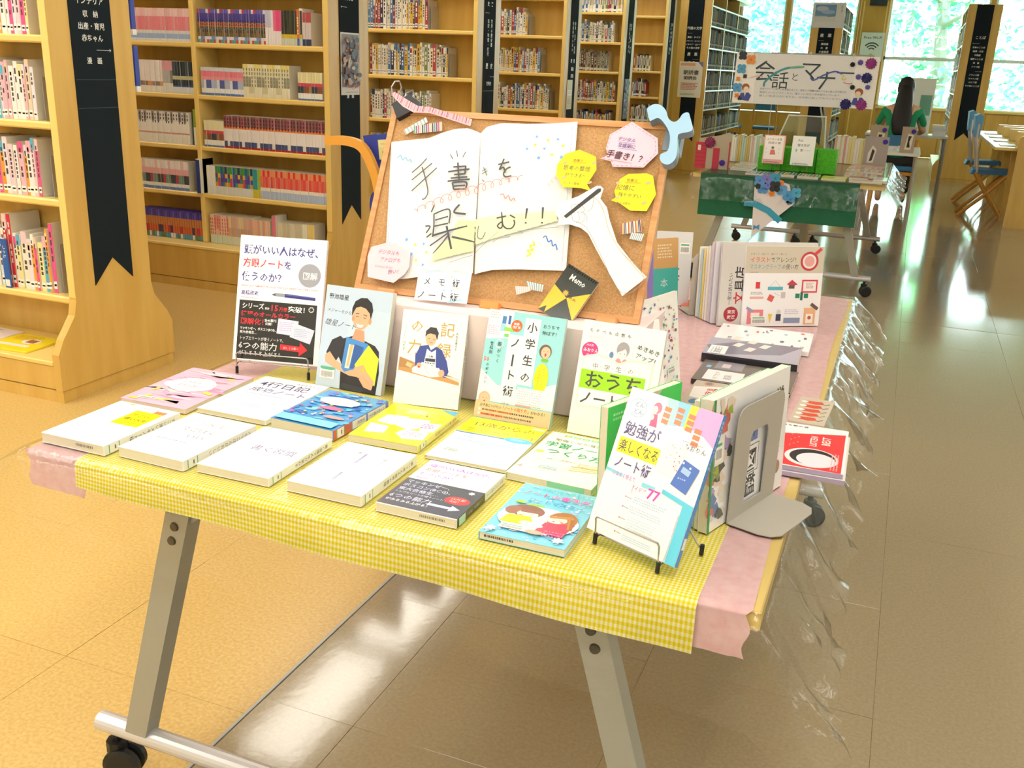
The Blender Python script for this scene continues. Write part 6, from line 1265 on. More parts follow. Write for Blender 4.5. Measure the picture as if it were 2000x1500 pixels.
# books standing beyond the board corner
for k, (x, y, yw, w_, h_, c_, lb, ar) in enumerate(((-.60, 2.62, .35, 100, 205, '#dfe3e6', 'white book with a catalogue label standing past the cork board corner', lambda S: (S.rect(0, 0, S.w, S.h, '#e3e6e8'), S.barcode(66, 30, 28, 30), S.words(10, 90, 60, 60, '#6a86b8', 6, .5, 3))),
  (-.585, 2.50, .9, 105, 200, '#d9a868', 'orange and teal covered book standing askew past the cork board corner', lambda S: (S.rect(0, 0, S.w, S.h, '#7a8fc0'), S.rect(20, 0, 85, 80, '#d8aa6c'), S.rect(20, 80, 85, 120, '#48b8ae'), S.words(34, 16, 50, 40, '#f2e2c0', 5), S.text('本', 44, 130, 26, '#d8f2ee'), S.rect(0, 0, 20, 200, '#8f7fc8'))),
  (-.66, 2.56, 1.05, 120, 195, '#eef0f6', 'white and blue book leaning next to the orange and teal one', lambda S: (S.rect(0, 0, S.w, S.h, '#eef0f6'), S.rect(40, 100, 40, 60, '#3f68b8'), S.rect(46, 110, 28, 16, '#e8eef8'), S.words(12, 30, 80, 40, '#9aa8c8', 5))))):
    book(lb, up(x, y, ZT, yw, .12, 8), w_, h_, 8, c_, 'L', art=ar)
# ================================================================ FAR TABLE
ZF = T+.0012
YF = Y2
drape('green_cloth', -1.235, -.235, Y2+.5, .27, T+.0008, mat('green_felt', '#1f6a4c', .8, bump=(60, .4, W1)), 'dark green cloth hanging deep over the front of the farther tables', 'tablecloth', nx=30, lip=.008)
film('plastic_sheet', XL-.01, XRr-.002, Y2-.012, Y2+1.9, T+.003, .17, .17, .02, 'clear plastic sheet over the farther tables, bunched past their aisle edge', seed=9)
ZF = T+.0038
def flower(q, x, y, z, r_, c, petals=4, ax='y'):
    for k in range(petals):
        a = 2*math.pi*(k+.5)/petals; cx, cz = x+r_*.55*math.cos(a), z+r_*.55*math.sin(a)
        q.face([(cx+r_*.5*math.cos(t), y-.001*k, cz+r_*.5*math.sin(t)) for t in [i*math.pi/5 for i in range(10)]], c)
    q.face([(x+r_*.22*math.cos(t), y-.006, z+r_*.22*math.sin(t)) for t in [i*math.pi/4 for i in range(8)]], tuple(max(0, int(v*.8)) for v in col(c)))
def yrose(q, x, y, z, r_, c, n=12):
    pts = [((r_ if k % 2 else r_*.82)*math.cos(math.pi*k/n), (r_ if k % 2 else r_*.82)*math.sin(math.pi*k/n)) for k in range(2*n)]
    for k in range(2*n):
        a = pts[k]; b_ = pts[(k+1) % (2*n)]; c2 = tuple(int(v*(.8 if k % 2 else 1)) for v in col(c))
        q.face([(x, y-.012, z), (x+a[0], y-(.002 if k % 2 else .008), z+a[1]), (x+b_[0], y-(.008 if k % 2 else .002), z+b_[1])], c2)
# paper bouquet on the green cloth
e = empty('paper_bouquet', 'white paper cone of blue paper hydrangeas with a turquoise ribbon, pinned to the green cloth', 'paper bouquet', loc=(0, Y2-.045, 0))
q = MB('#efe9ef'); q.prism([(-.875, .66), (-.86, .335), (-.615, .575), (-.66, .69), (-.78, .73)][::-1], -.004, .012, axes='xzy'); q.build('cone', 'print', e)
q = MB('#3aa7cf'); q.prism([(-.93, .565), (-.93, .535), (-.87, .535), (-.78, .50), (-.70, .44), (-.675, .47), (-.76, .535), (-.86, .575)], -.008, -.0045, axes='xzy'); q.build('ribbon', 'print', e)
q = MB('#4f9fdc'); q.face([(-.853, -.009, .42), (-.853, -.009, .385), (-.835, -.009, .40), (-.815, -.009, .39), (-.815, -.009, .425), (-.835, -.009, .41)]); q.build('bow', 'print', e)
for x, z, r_, c in ((-.845, .705, .038, '#5a9ae0'), (-.80, .715, .036, '#7f80d8'), (-.75, .725, .038, '#3f9fc8'), (-.82, .655, .036, '#4f98e0'), (-.70, .655, .036, '#5aa6e4'), (-.66, .625, .036, '#4a9ede'), (-.61, .645, .034, '#4fb0dc'), (-.64, .60, .032, '#58a4e4'), (-.745, .675, .038, '#1f2634'), (-.852, .668, .018, '#1f2634'), (-.645, .583, .018, '#23283a'), (-.71, .70, .018, '#f08a3a'), (-.762, .628, .018, '#f08a3a'), (-.79, .68, .03, '#6a8ae0')):
    q = MB(); flower(q, x, -.012-(.004 if c == '#1f2634' else 0), z, r_, c, 4 if r_ > .03 else 5); q.build('paper_flower', 'print', e)
# sign over the far table
SGY = 7.4
sm = frame((-1.235, SGY, 1.15), .0, .02)
e = empty('hanging_sign', 'wide white sign lettered 会話とマナー with paper flowers at its ends, above the farther tables', 'sign', M4=sm)
sw, sh = .975, .345
q = MB('#eef0f6'); q.box(0, sw, 0, sh, -.006, 0); q.build('board', 'print', e)
S_ = Sheet(sw*1000, sh*1000, z=.001, dz=.0002)
S_.rect(0, 0, 150, 345, '#fbfbfd').rect(820, 0, 155, 345, '#fbfbfd')
S_.text('会', 135, 175, 150, '#27434c', .0).text('話', 262, 225, 125, '#27434c', .0).text('と', 392, 175, 62, '#3f5860').text('マ', 452, 160, 150, '#27434c').text('ナ', 560, 225, 150, '#27434c').line([(705, 112), (820, 112)], 9, '#27434c')
def arc(pts, w, c): S_.line(smooth(pts, 8), w, c)
arc([(215, 225), (222, 190), (280, 135), (360, 95), (470, 82)], 15, '#3f9fae'); arc([(380, 92), (430, 82), (480, 82)], 12, '#7cc0a0'); arc([(530, 150), (555, 168), (620, 130), (690, 105), (740, 120)], 10, '#4a5fc0'); arc([(752, 125), (745, 155), (770, 150)], 7, '#e8d860'); arc([(755, 175), (785, 182), (815, 178)], 7, '#e0909a'); arc([(110, 170), (160, 155), (200, 160)], 6, '#e8b0b0')
for k, t_ in enumerate(('会話やマナーに関する本を集めました。相手との距離を縮めるための話し方や聞き方、', '電話やメールのマナーなど、暮らしに役立つ本を紹介しています。', '新しい生活のはじまりに、ぜひ手に取ってみてください。')): S_.text(t_, 190, 245+k*24, 15, '#8a8fa0', fit=(600, 560, 580)[k])
for cx, fl in ((88, 1), (868, -1)):
    S_.ell(cx, 235, 27, 26, '#a85a32', 18).ell(cx+fl*5, 248, 19, 19, '#fbe4cc', 16).poly([(cx-42, 320), (cx-30, 275), (cx+25, 270), (cx+45, 290), (cx+30, 330)], '#3f4fa8').poly([(cx-8, 268), (cx+8, 268), (cx, 300)], '#f4ecd8')
S_.build('lettering', e, material='print')
for x, z, r_, c, k in ((.045, .325, .032, '#222c3a', 0), (.105, .30, .036, '#f29a48', 0), (.045, .235, .036, '#4aa8dc', 0), (.075, .185, .016, '#23343a', 0), (.028, .165, .018, '#f0a050', 0), (.03, .105, .036, '#55a8e4', 0), (.03, .05, .018, '#f08a3a', 0), (.055, .035, .018, '#23283a', 0), (.92, .30, .040, '#a83a9a', 1), (.905, .205, .038, '#2a2f80', 1), (.79, .025, .04, '#23267a', 1), (.895, .025, .04, '#a83a9a', 1), (.80, .29, .018, '#23343a', 2), (.85, .305, .02, '#7a6ad8', 2), (.85, .21, .02, '#7a6ad8', 2), (.82, .14, .018, '#23343a', 2), (.92, .145, .018, '#7f70dc', 2)):
    q = MB()
    if k == 0: flower(q, x, 0, z, r_, c, 4)
    else: yrose(q, x, 0, z, r_, c, 12 if k == 1 else 9)
    o = q.build('paper_flower', 'print', e); o.matrix_local = Matrix(((1, 0, 0, 0), (0, 0, 1, 0), (0, -1, 0, .004), (0, 0, 0, 1))) @ Matrix.Identity(4)
    o.matrix_local = Matrix(((1, 0, 0, 0), (0, 0, 1, 0), (0, -1, 0, .004), (0, 0, 0, 1)))
for x in (.125, .38, .51, .8):
    q = MB('#e8e8e0'); q.tube([(x, sh-.012, .004), (x-.004, sh+.012, .006), (x+.006, sh+.018, .002), (x+.008, sh-.004, -.008)], .003, 6); q.build('hook', 'print', e)
e = empty('easel', 'slim grey metal easel carrying the wide white sign', 'easel', loc=(0, SGY+.03, 0))
for pts in ([(-.62, .0, 1.18), (-.47, -.30, ZF)], [(-.60, .02, 1.18), (-.52, .34, ZF)], [(-.955, 0, 1.18), (-.95, -.02, ZF)], [(-1.0, .02, 1.5), (-.30, .02, 1.5)], [(-.62, .02, 1.18), (-.62, .02, 1.5)], [(-.955, .02, 1.18), (-.955, .02, 1.5)]):
    q = MB(); q.tube(pts, .0065 if pts[0][0] != -.955 else .003, 8); q.build('rod', 'steel', e)
# green foam blocks, clear panel, propped books
for x0, x1, y0, lb in ((-.945, -.79, 6.98, 'green foam block left of the two propped books'), (-.80, -.56, 7.0, 'green foam block behind the pale book on the farther table'), (-.555, -.43, 6.97, 'green foam block at the aisle end of the foam row')):
    b = MB(); b.box(x0, x1, y0, y0+.16, ZF, .885, b=.004); o = b.build('foam_block', 'green'); tag(o, lb, 'foam block')
e = empty('clear_panel', 'clear greenish acrylic display panel standing behind the foam blocks', 'display panel', loc=(0, 7.22, ZF))
q = MB(); q.prism([(-.92, 0), (-.52, 0), (-.55, .36), (-.80, .36)], 0, .005, axes='xzy'); q.build('sheet', 'acrylic', e)
q = MB('#dfe6e0'); q.tube([(-.92, 0, 0.004), (-.80, 0, .365), (-.55, 0, .365), (-.52, 0, .004)], .006, 8); q.build('rim', 'print', e)
book('small pink-bordered book with a red figure, propped on the farther table', up(-.905, 6.88, T+.06, .03, .13, 8), 140, 188, 8, '#f6d8d6', 'R', '#f0b8b4', art=lambda S: (S.rect(0, 0, S.w, S.h, '#f2a8a4'), S.rect(7, 6, S.w-16, S.h-34, '#fdf8f4'), S.text('ふうるい言葉', 16, 34, 16, '#6a4a4a', .01, fit=100), S.text('会話の書', 26, 58, 18, '#6a4a4a', .01, fit=84), S.ell(62, 84, 9, 9, '#3a2f2f'), S.poly([(50, 96), (74, 96), (84, 128), (46, 130)], '#e8503f'), [S.star(20+k % 3*42, 90+k//3*26, 4, '#9aa07a', 5) for k in range(6)]), block_art=None)
book('pale mint book with a big green number nine, propped on the farther table', up(-.718, 6.88, T+.06, .03, .13, 8), 148, 192, 8, '#f6fbfa', 'R', '#e6f0ee', art=lambda S: (S.rect(0, 0, S.w, S.h, '#f6fbfa'), S.text('人は', 34, 36, 18, '#4a5058', .01), S.text('聞き方が', 34, 68, 20, '#4a5058', .01), S.text('9', 22, 108, 34, '#2fae7a', .02), S.text('割', 56, 100, 20, '#4a5058', .01), S.words(86, 92, 40, 6, '#aab', 1)))
sav = ZT; ZT = ZF
wire_stand(-.89, 6.86, .03, .10, 'wire stand under the small pink-bordered book', hgt=.056, lip=.014)
wire_stand(-.70, 6.86, .03, .10, 'wire stand under the pale mint book', hgt=.056, lip=.014)
ZT = sav
# red giftwrap style book face with row behind
e = empty('display_card', 'red and kraft gift-like card with dark pink rosette, front corner of the farther table', 'display card', loc=(-1.345, 6.79, ZF))
q = MB('#b9ad98'); q.prism([(0, 0), (.235, 0), (.24, .24), (.02, .20)], 0, .004, axes='xzy'); q.build('card', 'print', e)
q = MB('#c42f4e'); q.box(.0, .075, -.002, -.0002, .001, .175); q.box(.12, .165, -.002, -.0002, .001, .14); q.box(.226, .235, -.002, -.0002, .001, .185)
for k in range(6): q.box(.0, .075, -.003, -.0021, .02+k*.026, .026+k*.026, '#a82440')
q.build('red_paper', 'print', e)
q = MB(); q.box(.015, .035, -.004, -.0031, .12, .155, '#e8e4de'); yrose(q, .095, -.004, .175, .04, '#9a2a6a'); q.build('rosette', 'print', e)
q = MB(); yrose(q, .19, -.004, .045, .022, '#5a3ac0'); q.build('rosette', 'print', e)
def far_row(x0, y0, yaw, n, hh, label, pal, seed, t=(.008, .02), d=.15, grp=None):
    r = random.Random(seed); m0 = Matrix.Translation((x0, y0, ZF)) @ Matrix.Rotation(yaw, 4, 'Z'); x = 0
    for k in range(n):
        tt = r.uniform(*t); h = hh*r.uniform(.88, 1.0); c = r.choice(pal)
        q = MB(c); q.box(0, tt-.001, 0, d, 0, h, b=.001); q.box(.0012, tt-.0022, .0, d, h-.0005, h+.0004, '#ece6d6'); o = q.build('book', 'print'); o.matrix_world = m0 @ Matrix.Translation((x, 0, 0)); o['label'] = '%s %s %s' % (nth(k+1), cname(c), label); o['category'] = 'book'; o['group'] = grp; x += tt
far_row(-1.30, 7.5, 0, 20, .2, 'book of the thin standing row at the back of the farther table', ['#f2f2ea', '#e8e0b8', '#bcd8d0', '#e8c8b8', '#cfd8e0', '#efe6ee', '#d8c070', '#8fb8b0'], 3, (.006, .02), grp='books standing at the back of the farther table')
far_row(-.52, 8.0, .0, 12, .21, 'book of the standing row at the aisle corner, farther table', ['#f4f0e8', '#f0e2a0', '#e8d8c8', '#e8a89a', '#f6f2ee', '#e0c0a0'], 5, (.01, .024), grp='books standing at the aisle corner of the farther table')
e = empty('bookend', 'grey bookend with a small violet rosette at the aisle corner of the farther table', 'bookend', loc=(-.30, 8.0, ZF)); q = MB('#b3aaa4'); q.box(0, .17, -.01, -.008, 0, .215); q.build('plate', 'print', e)
q = MB(); yrose(q, .145, -.012, .18, .02, '#5a4ad8'); q.face([(.03, -.0115, .02), (.075, -.0115, .02), (.09, -.0115, .12), (.06, -.0115, .15), (.03, -.0115, .09)], '#f2ece0'); q.face([(.045, -.0125, .03), (.065, -.0125, .04), (.078, -.0125, .11), (.06, -.0125, .125)], '#2f2a2c'); q.build('rosette', 'print', e)
# flat books on the far table
r = random.Random(21); pal2 = ['#f4f2f4', '#e8e6ee', '#f6e8e6', '#d9e6ee', '#f2ecd8', '#e4dcea', '#f8f6f2']
fl = [(-.96, 6.56, .15, .21, '#e8e8f2', 'white and violet striped softcover nearest the bouquet on the farther table', ['#6a4ab0', '#4a9ac8', '#8a5ac8']), (-.79, 6.58, .14, .2, '#eef2f2', 'softcover striped orange and navy behind the bouquet on the farther table', ['#f0a040', '#3a4a7a', '#2a8a5a']), (-.63, 6.57, .13, .2, '#f2eef0', 'green and pink striped softcover on the farther table', ['#3aa86a', '#f08a8a', '#7ac88a']), (-.48, 6.56, .15, .2, '#f7ee3a', 'bright yellow flat book at the front of the farther table', ['#e8d820', '#f2f0d0']),
 (-.31, 6.56, .20, .14, '#f2ece8', 'beige and red flat book near the aisle corner of the farther table', ['#d8a090', '#e8dcd0']), (-.32, 6.72, .12, .12, '#b04a3a', 'dark red flat book on the farther table', ['#a84030', '#8a3a30']), (-.17, 6.62, .085, .26, '#f6f6f8', 'white flat book at the very aisle edge of the farther table', ['#e0e4ec', '#c8d0d8']), (-.36, 6.90, .2, .22, '#f0e4ea', 'pink and grey picture-covered flat book, aisle side of the farther table', ['#e0b8c0', '#a8a0b0', '#f0d0a0']), (-.37, 7.22, .24, .2, '#f2f2f4', 'white flat book with blue marks farther back on the aisle side', ['#c8d0e0', '#e8c8b0', '#d0a0a8']), (-.37, 7.5, .22, .2, '#f0dfd0', 'peach flat book before the standing row', ['#f0c0a0', '#e8a8b0', '#c8b090']), (-.37, 7.78, .24, .16, '#f2a8c0', 'pink flat book touching the standing row', ['#f08ab0', '#f2e060']),
 (-1.10, 6.80, .15, .2, '#f4f6f8', 'white flat book with a blue squiggle behind the red card', ['#7ab0d8', '#e8eef2']), (-1.12, 7.06, .16, .18, '#f6f4f4', 'white flat book with a red line farther behind the red card', ['#d8808a', '#f0f0f0']), (-1.12, 7.28, .15, .17, '#f0f2ee', 'off-white flat book before the thin standing books', ['#c8d8c8', '#e0e0d8'])]
for x, y, w_, h_, c, lb, ac in fl:
    def art(S, ac=ac, c=c):
        S.rect(0, 0, S.w, S.h, c); n = len(ac)
        for k in range(n*2): S.rect(6+k*S.w/(n*2), 10, S.w/(n*2)-8, S.h-20, ac[k % n]) if n == 3 else S.rect(12, 14+k*S.h/(n*2+1), S.w-24, S.h/(n*2+3), ac[k % n])
        S.words(14, S.h*.3, S.w*.6, 20, '#f8f8f8', 2)
    book(lb, flat(x-w_*.0, y, 0, ZF), w_*1000, h_*1000, r.uniform(8, 20), c, 'R', c, art=art)
# ================================================================ SECOND FAR TABLE, READER, DESKS
e = empty('low_table', 'low white table beyond the farther display, cluttered with leaflets', 'table', loc=(0, 9.6, 0))
q = MB('#f2f4f2'); q.box(-.36, .12, 0, 1.0, .70, .725, b=.003); q.build('tabletop', 'print', e)
for x in (-.33, .09):
    for y in (.04, .95): q = MB(); q.tube([(x, y, 0), (x, y, .70)], .014, 8); q.build('leg', 'steel', e)
for k, (x, w_, lb) in enumerate(((-.33, .15, 'kraft display card with a black cat silhouette on the low white table, aisle side away'), (-.06, .12, 'kraft display card with a second black silhouette nearer the lone bookcase'))):
    e = empty('silhouette_card', lb, 'display card', loc=(x, 9.64, .7255)); q = MB('#b8a894'); q.box(0, w_, 0, .003, 0, .23); q.build('card', 'print', e)
    q = MB(); q.face([(w_*.3, -.001, .03), (w_*.75, -.001, .03), (w_*.85, -.001, .16), (w_*.45, -.001, .17)], '#f4ecd8'); q.face([(w_*.45, -.002, .05), (w_*.68, -.002, .05), (w_*.6, -.002, .1), (w_*.72, -.002, .15), (w_*.5, -.002, .15)], '#26242a'); yrose(q, w_*.8, -.003, .19, .022, '#5a4ac8'); q.build('picture', 'print', e)
for k in range(5):
    q = MB(['#f4f4f4', '#e8f0f4', '#f6e8ea', '#eaf4ee', '#f2f2e6'][k]); q.box(0, .12, 0, .17, 0, .006+.003*k, b=.001); o = q.build('leaflet', 'print'); o.matrix_world = Matrix.Translation((-.34+.09*k, 9.85+.12*(k % 3), .7255)) @ Matrix.Rotation(.1*k-.2, 4, 'Z') if k < 4 else Matrix.Translation((-.08, 10.2, .7255)); tag(o, ['white leaflet lying by the first silhouette card', 'pale blue leaflet on the low white table', 'pale pink leaflet on the low white table', 'mint leaflet toward the lone bookcase on the low white table', 'cream leaflet pad at the back of the low white table'][k], 'leaflet')
def chair(x, y, rz, label, seatm='blueseat', h=.44, back=.82):
    e = empty('reading_chair', label, 'chair', 'wooden reading chairs with blue pads', loc=(x, y, 0), rz=rz); hw = .21
    q = MB(); q.box(-hw, hw, -.2, .2, h-.02, h+.03, b=.012); q.build('seat', seatm, e)
    q = MB(); q.prism([(-hw+.03, back-.15), (hw-.03, back-.15), (hw-.05, back), (0, back+.015), (-hw+.05, back)], .2, .235, axes='xzy'); q.build('backrest', seatm, e)
    for sx in (-1, 1):
        q = MB(); q.tube([(sx*(hw-.01), -.19, 0), (sx*(hw-.02), -.17, h-.02)], .017, 8); q.build('leg', 'bent', e)
        q = MB(); q.tube([(sx*(hw), .25, 0), (sx*(hw-.01), .2, h), (sx*(hw-.02), .23, back-.02)], .017, 8); q.build('leg', 'bent', e)
    q = MB(); q.box(-hw+.01, hw-.01, .19, .215, h-.06, h-.025); q.box(-hw+.01, hw-.01, -.19, -.165, h-.06, h-.025); q.build('seat_rail', 'bent', e)
    return e
YW = 18.3
for x, lb in ((-3.02, 'wooden chair with a navy back pad under the windows, beside the metal-edged stacks'), (-2.38, 'wooden chair with a steel-blue back pad under the windows, second from the metal-edged stacks')): 
    c_ = chair(x, YW-.3, math.pi, lb, h=.46, back=.92)
e = empty('window_desk', 'long wooden reading desk standing under the far windows', 'desk', loc=(0, YW, 0)); q = MB(); q.box(-3.5, -1.3, 0, .5, .70, .73, b=.004); q.build('desktop', 'wallwood', e)
for x in (-3.45, -1.35): q = MB(); q.box(x-.02, x+.02, .03, .47, 0, .70); q.build('side_panel', 'wallwood', e)
# reader seen from behind
RX, RY = -.10, 11.55
ch = chair(RX, RY-.1, math.pi, 'wooden chair under the reader in green', h=.44, back=.78)
ch.matrix_world = Matrix.Translation((RX, RY, 0)) @ Matrix.Rotation(math.pi, 4, 'Z')
def skinned(name, verts, edges, rad, material, parent=None, sub=2, root=0):
    me = bpy.data.meshes.new(name); me.from_pydata(verts, edges, []); o = bpy.data.objects.new(name, me); link(o, parent)
    sm = o.modifiers.new('s', 'SKIN'); sm.use_smooth_shade = True; sv = me.skin_vertices[0].data
    for i, r_ in enumerate(rad): sv[i].radius = r_ if isinstance(r_, tuple) else (r_, r_)
    for i in range(len(verts)): sv[i].use_root = i == root
    ss = o.modifiers.new('u', 'SUBSURF'); ss.levels = sub; ss.render_levels = sub
    me.materials.append(M[material]); return o
pe = empty('person', 'person in a green top with long dark hair, seated with their back turned', 'person', loc=(RX, RY, 0))
V = [(0, 0, .52), (0, -.01, .70), (0, .02, .92), (0, .03, 1.06), (0, .04, 1.13), (0, .05, 1.24), (.17, .03, 1.03), (.23, .14, .84), (.20, .36, .80), (.17, .44, .80), (-.17, .03, 1.03), (-.23, .14, .84), (-.20, .36, .80), (-.17, .44, .80), (.10, .05, .50), (.13, .42, .50), (.13, .44, .25), (.13, .42, .06), (.13, .54, .035), (-.10, .05, .50), (-.13, .42, .50), (-.13, .44, .25), (-.13, .42, .06), (-.13, .54, .035)]
E_ = [(0, 1), (1, 2), (2, 3), (3, 4), (4, 5), (3, 6), (6, 7), (7, 8), (8, 9), (3, 10), (10, 11), (11, 12), (12, 13), (0, 14), (14, 15), (15, 16), (16, 17), (17, 18), (0, 19), (19, 20), (20, 21), (21, 22), (22, 23)]
RD = [(.16, .11), (.13, .10), (.15, .11), (.13, .09), (.055, .055), (.06, .06), .055, .042, .03, .024, .055, .042, .03, .024, .08, .065, .05, .035, .03, .08, .065, .05, .035, .03]
body = skinned('body', V, E_, RD, 'skin', pe)
top = skinned('shirt', [V[0], V[1], V[2], V[3], V[6], (.235, .12, .87), V[10], (-.235, .12, .87), (0, .03, 1.10)], [(0, 1), (1, 2), (2, 3), (3, 4), (4, 5), (3, 6), (6, 7), (3, 8)], [(.175, .125), (.145, .115), (.165, .125), (.145, .105), .055, .045, .055, .045, .06], 'shirt', pe)
pants = skinned('trousers', [(0, 0, .50), V[14], V[15], V[16], (.13, .42, .12), V[19], V[20], V[21], (-.13, .42, .12)], [(0, 1), (1, 2), (2, 3), (3, 4), (0, 5), (5, 6), (6, 7), (7, 8)], [(.17, .12), .092, .08, .062, .055, .092, .08, .062, .055], 'black', pe)
q = MB(); 
import math as _m
def blob(cx, cy, cz, rx, ry, rz_, n=16):
    v = []; f = []
    for i in range(n+1):
        th = math.pi*i/n
        for k in range(n): ph = 2*math.pi*k/n; v.append((cx+rx*math.sin(th)*math.cos(ph), cy+ry*math.sin(th)*math.sin(ph), cz+rz_*math.cos(th)))
    for i in range(n):
        for k in range(n): f.append((i*n+k, (i+1)*n+k, (i+1)*n+(k+1) % n, i*n+(k+1) % n))
    return v, f
v, f = blob(0, .06, 1.26, .073, .092, .112); q.mesh(v, f)
v, f = blob(0, .155, 1.25, .013, .018, .022, 8); q.mesh(v, f)
for sx in (-1, 1): v, f = blob(sx*.075, .06, 1.25, .012, .022, .03, 8); q.mesh(v, f)
q.build('head', 'skin', pe, smooth=True)
q = MB(); 
for sx in (-1, 1): v, f = blob(sx*.028, .145, 1.27, .012, .008, .008, 8); q.mesh(v, f)
q.build('eye', 'black', pe); q = MB('#b8605a'); v, f = blob(0, .148, 1.205, .02, .006, .006, 8); q.mesh(v, f); q.build('mouth', 'print', pe)
q = MB()
v, f = blob(0, .045, 1.275, .088, .098, .118); q.mesh([(x, min(y, .125 if z > 1.31 else .08), z) for x, y, z in v], f)
hairp = skinned('hair', [(0, .02, 1.33), (0, -.045, 1.22), (0, -.09, 1.08), (0, -.13, .92), (.01, -.14, .78)], [(0, 1), (1, 2), (2, 3), (3, 4)], [(.06, .05), (.085, .05), (.10, .045), (.11, .04), (.08, .03)], 'hair', pe)
q.build('hair_cap', 'hair', pe, smooth=True)
for sx in (-1, 1):      # hands resting on the desk, five fingers each
    hv = [(sx*.17, .44, .80), (sx*.165, .50, .795)]; he = [(0, 1)]; hr = [.022, (.036, .014)]
    for k, (dx, ln) in enumerate(((-.027, .062), (-.009, .072), (.009, .075), (.027, .058))):
        i = len(hv); bx = sx*.165+dx; hv += [(bx, .535, .798), (bx*1.0, .535+ln*.6, .80), (bx, .535+ln, .786)]; he += [(1, i), (i, i+1), (i+1, i+2)]; hr += [.010, .009, .007]
    i = len(hv); hv += [(sx*.165-sx*.035, .49, .797), (sx*.165-sx*.055, .52, .79)]; he += [(1, i), (i, i+1)]; hr += [.011, .008]
    skinned('hand', hv, he, hr, 'skin', pe, sub=1)
e = empty('reading_desk', 'white topped reading desk in front of the reader in green', 'desk', loc=(RX, RY+.3, 0))
q = MB('#eef2f2'); q.box(-.36, .50, 0, .55, .755, .78, b=.003); q.build('desktop', 'print', e)
for x in (-.34, .48):
    for y in (.03, .52): q = MB(); q.tube([(x, y, 0), (x+(.0), y, .755)], .013, 8); q.build('leg', 'steel', e)
e = empty('poster_stand', 'white poster board with one black rosette on the desk before the reader', 'poster', loc=(RX, RY+.72, .7805))
q = MB('#eaf3f0'); q.box(-.08, .30, 0, .005, 0, .60); q.build('board', 'print', e)
q = MB(); yrose(q, -.04, -.001, .50, .035, '#23303a', 10); q.face([(.16, -.001, .2), (.28, -.001, .2), (.28, -.001, .42), (.16, -.001, .42)], '#6fae9a'); q.build('picture', 'print', e)
for k in range(3):
    q = MB(['#f4f8f8', '#e4eef2', '#f6f6f0'][k]); q.box(0, .13, 0, .18, 0, .05-.012*k, b=.002); o = q.build('book_stack', 'print') if False else q.build('thick_book', 'print'); o.matrix_world = Matrix.Translation((.24-.008*k, RY+.36, .781+[0, .0505, .089][k])); tag(o, ['bottom thick white book of the pile on the reading desk', 'pale blue book in the middle of the pile on the reading desk', 'top white book of the pile on the reading desk'][k], 'book')
# posters and notices
def notice(name, label, cat, M4, w, h, base, fn, th=.0012):
    e = empty(name, label, cat, M4=M4); q = MB(base); q.box(0, w/1000, 0, h/1000, 0, th); q.build('sheet', 'print', e)
    S = Sheet(w, h, z=th+.0008, dz=.0002); fn(S); S.build('printing', e, material='print'); return e
mx = lambda x, y, z: Matrix.Translation((x, y, z)) @ Matrix(((0, 0, 1, 0), (1, 0, 0, 0), (0, 1, 0, 0), (0, 0, 0, 1)))      # facing +X, reading along +Y
mf = lambda x, y, z: Matrix.Translation((x, y, z)) @ Matrix(((1, 0, 0, 0), (0, 0, -1, 0), (0, 1, 0, 0), (0, 0, 0, 1)))     # facing -Y
def rpatch(pal, seed, n=60):
    def f(S):
        r = random.Random(seed); S.rect(8, 8, S.w-16, S.h-50, pal[0])
        for k in range(n): S.ell(r.uniform(20, S.w-20), r.uniform(20, S.h-60), r.uniform(6, 26), r.uniform(6, 22), r.choice(pal), 8)
    return f
notice('film_poster', 'narrow picture poster stuck on the banner of the comics bookcase', 'poster', mx(XE+.0036, 4.833, 1.155), 196, 330, '#dcd8d4', lambda S: (rpatch(['#8a7a78', '#5a4a50', '#b89a88', '#4a4a5a', '#c8b8a8', '#7a3f3a', '#d8c8c0'], 5, 90)(S), S.line([(10, 250), (98, 300), (186, 250)], 3, '#a84a3a'), S.text('まんが大集合', 40, 292, 18, '#a83a34', .02), S.words(20, 312, 150, 8, '#8a8a8a', 1)))
notice('small_notice', 'small folded yellow notice hanging on the banner of the fourth bookcase', 'notice', mx(XE+.004, 8.72, .98), 150, 260, '#d8c890', lambda S: (S.rect(14, 90, 120, 50, '#efe6c8'), S.words(30, 104, 90, 22, '#a87a5a', 2), S.words(20, 170, 100, 50, '#b8a070', 3)))
notice('printed_sheet', 'purple grey printed sheet on the banner of the fifth bookcase', 'notice', mx(XE+.004, 10.66, .83), 180, 420, '#6a6488', rpatch(['#5a5478', '#8a84a0', '#3f3a60', '#a8a0b8'], 8))
notice('white_poster', 'white event poster with red print on the foreign literature banner', 'poster', mf(G_X-.16, G_Y-.006, 1.02), 320, 460, '#f4f1ee', lambda S: (S.rect(16, 16, 200, 36, '#f0b090'), S.poly([(250, 0), (320, 0), (320, 70)], '#7a7ac0'), S.text('朝読書', 60, 160, 64, '#4a4658', .04, fit=210), S.text('朗読会', 70, 225, 50, '#4a4658', .04, fit=180), S.words(40, 270, 240, 100, '#d86a60', 5, .6, 3), S.words(40, 410, 220, 24, '#7a8a7a', 2)))
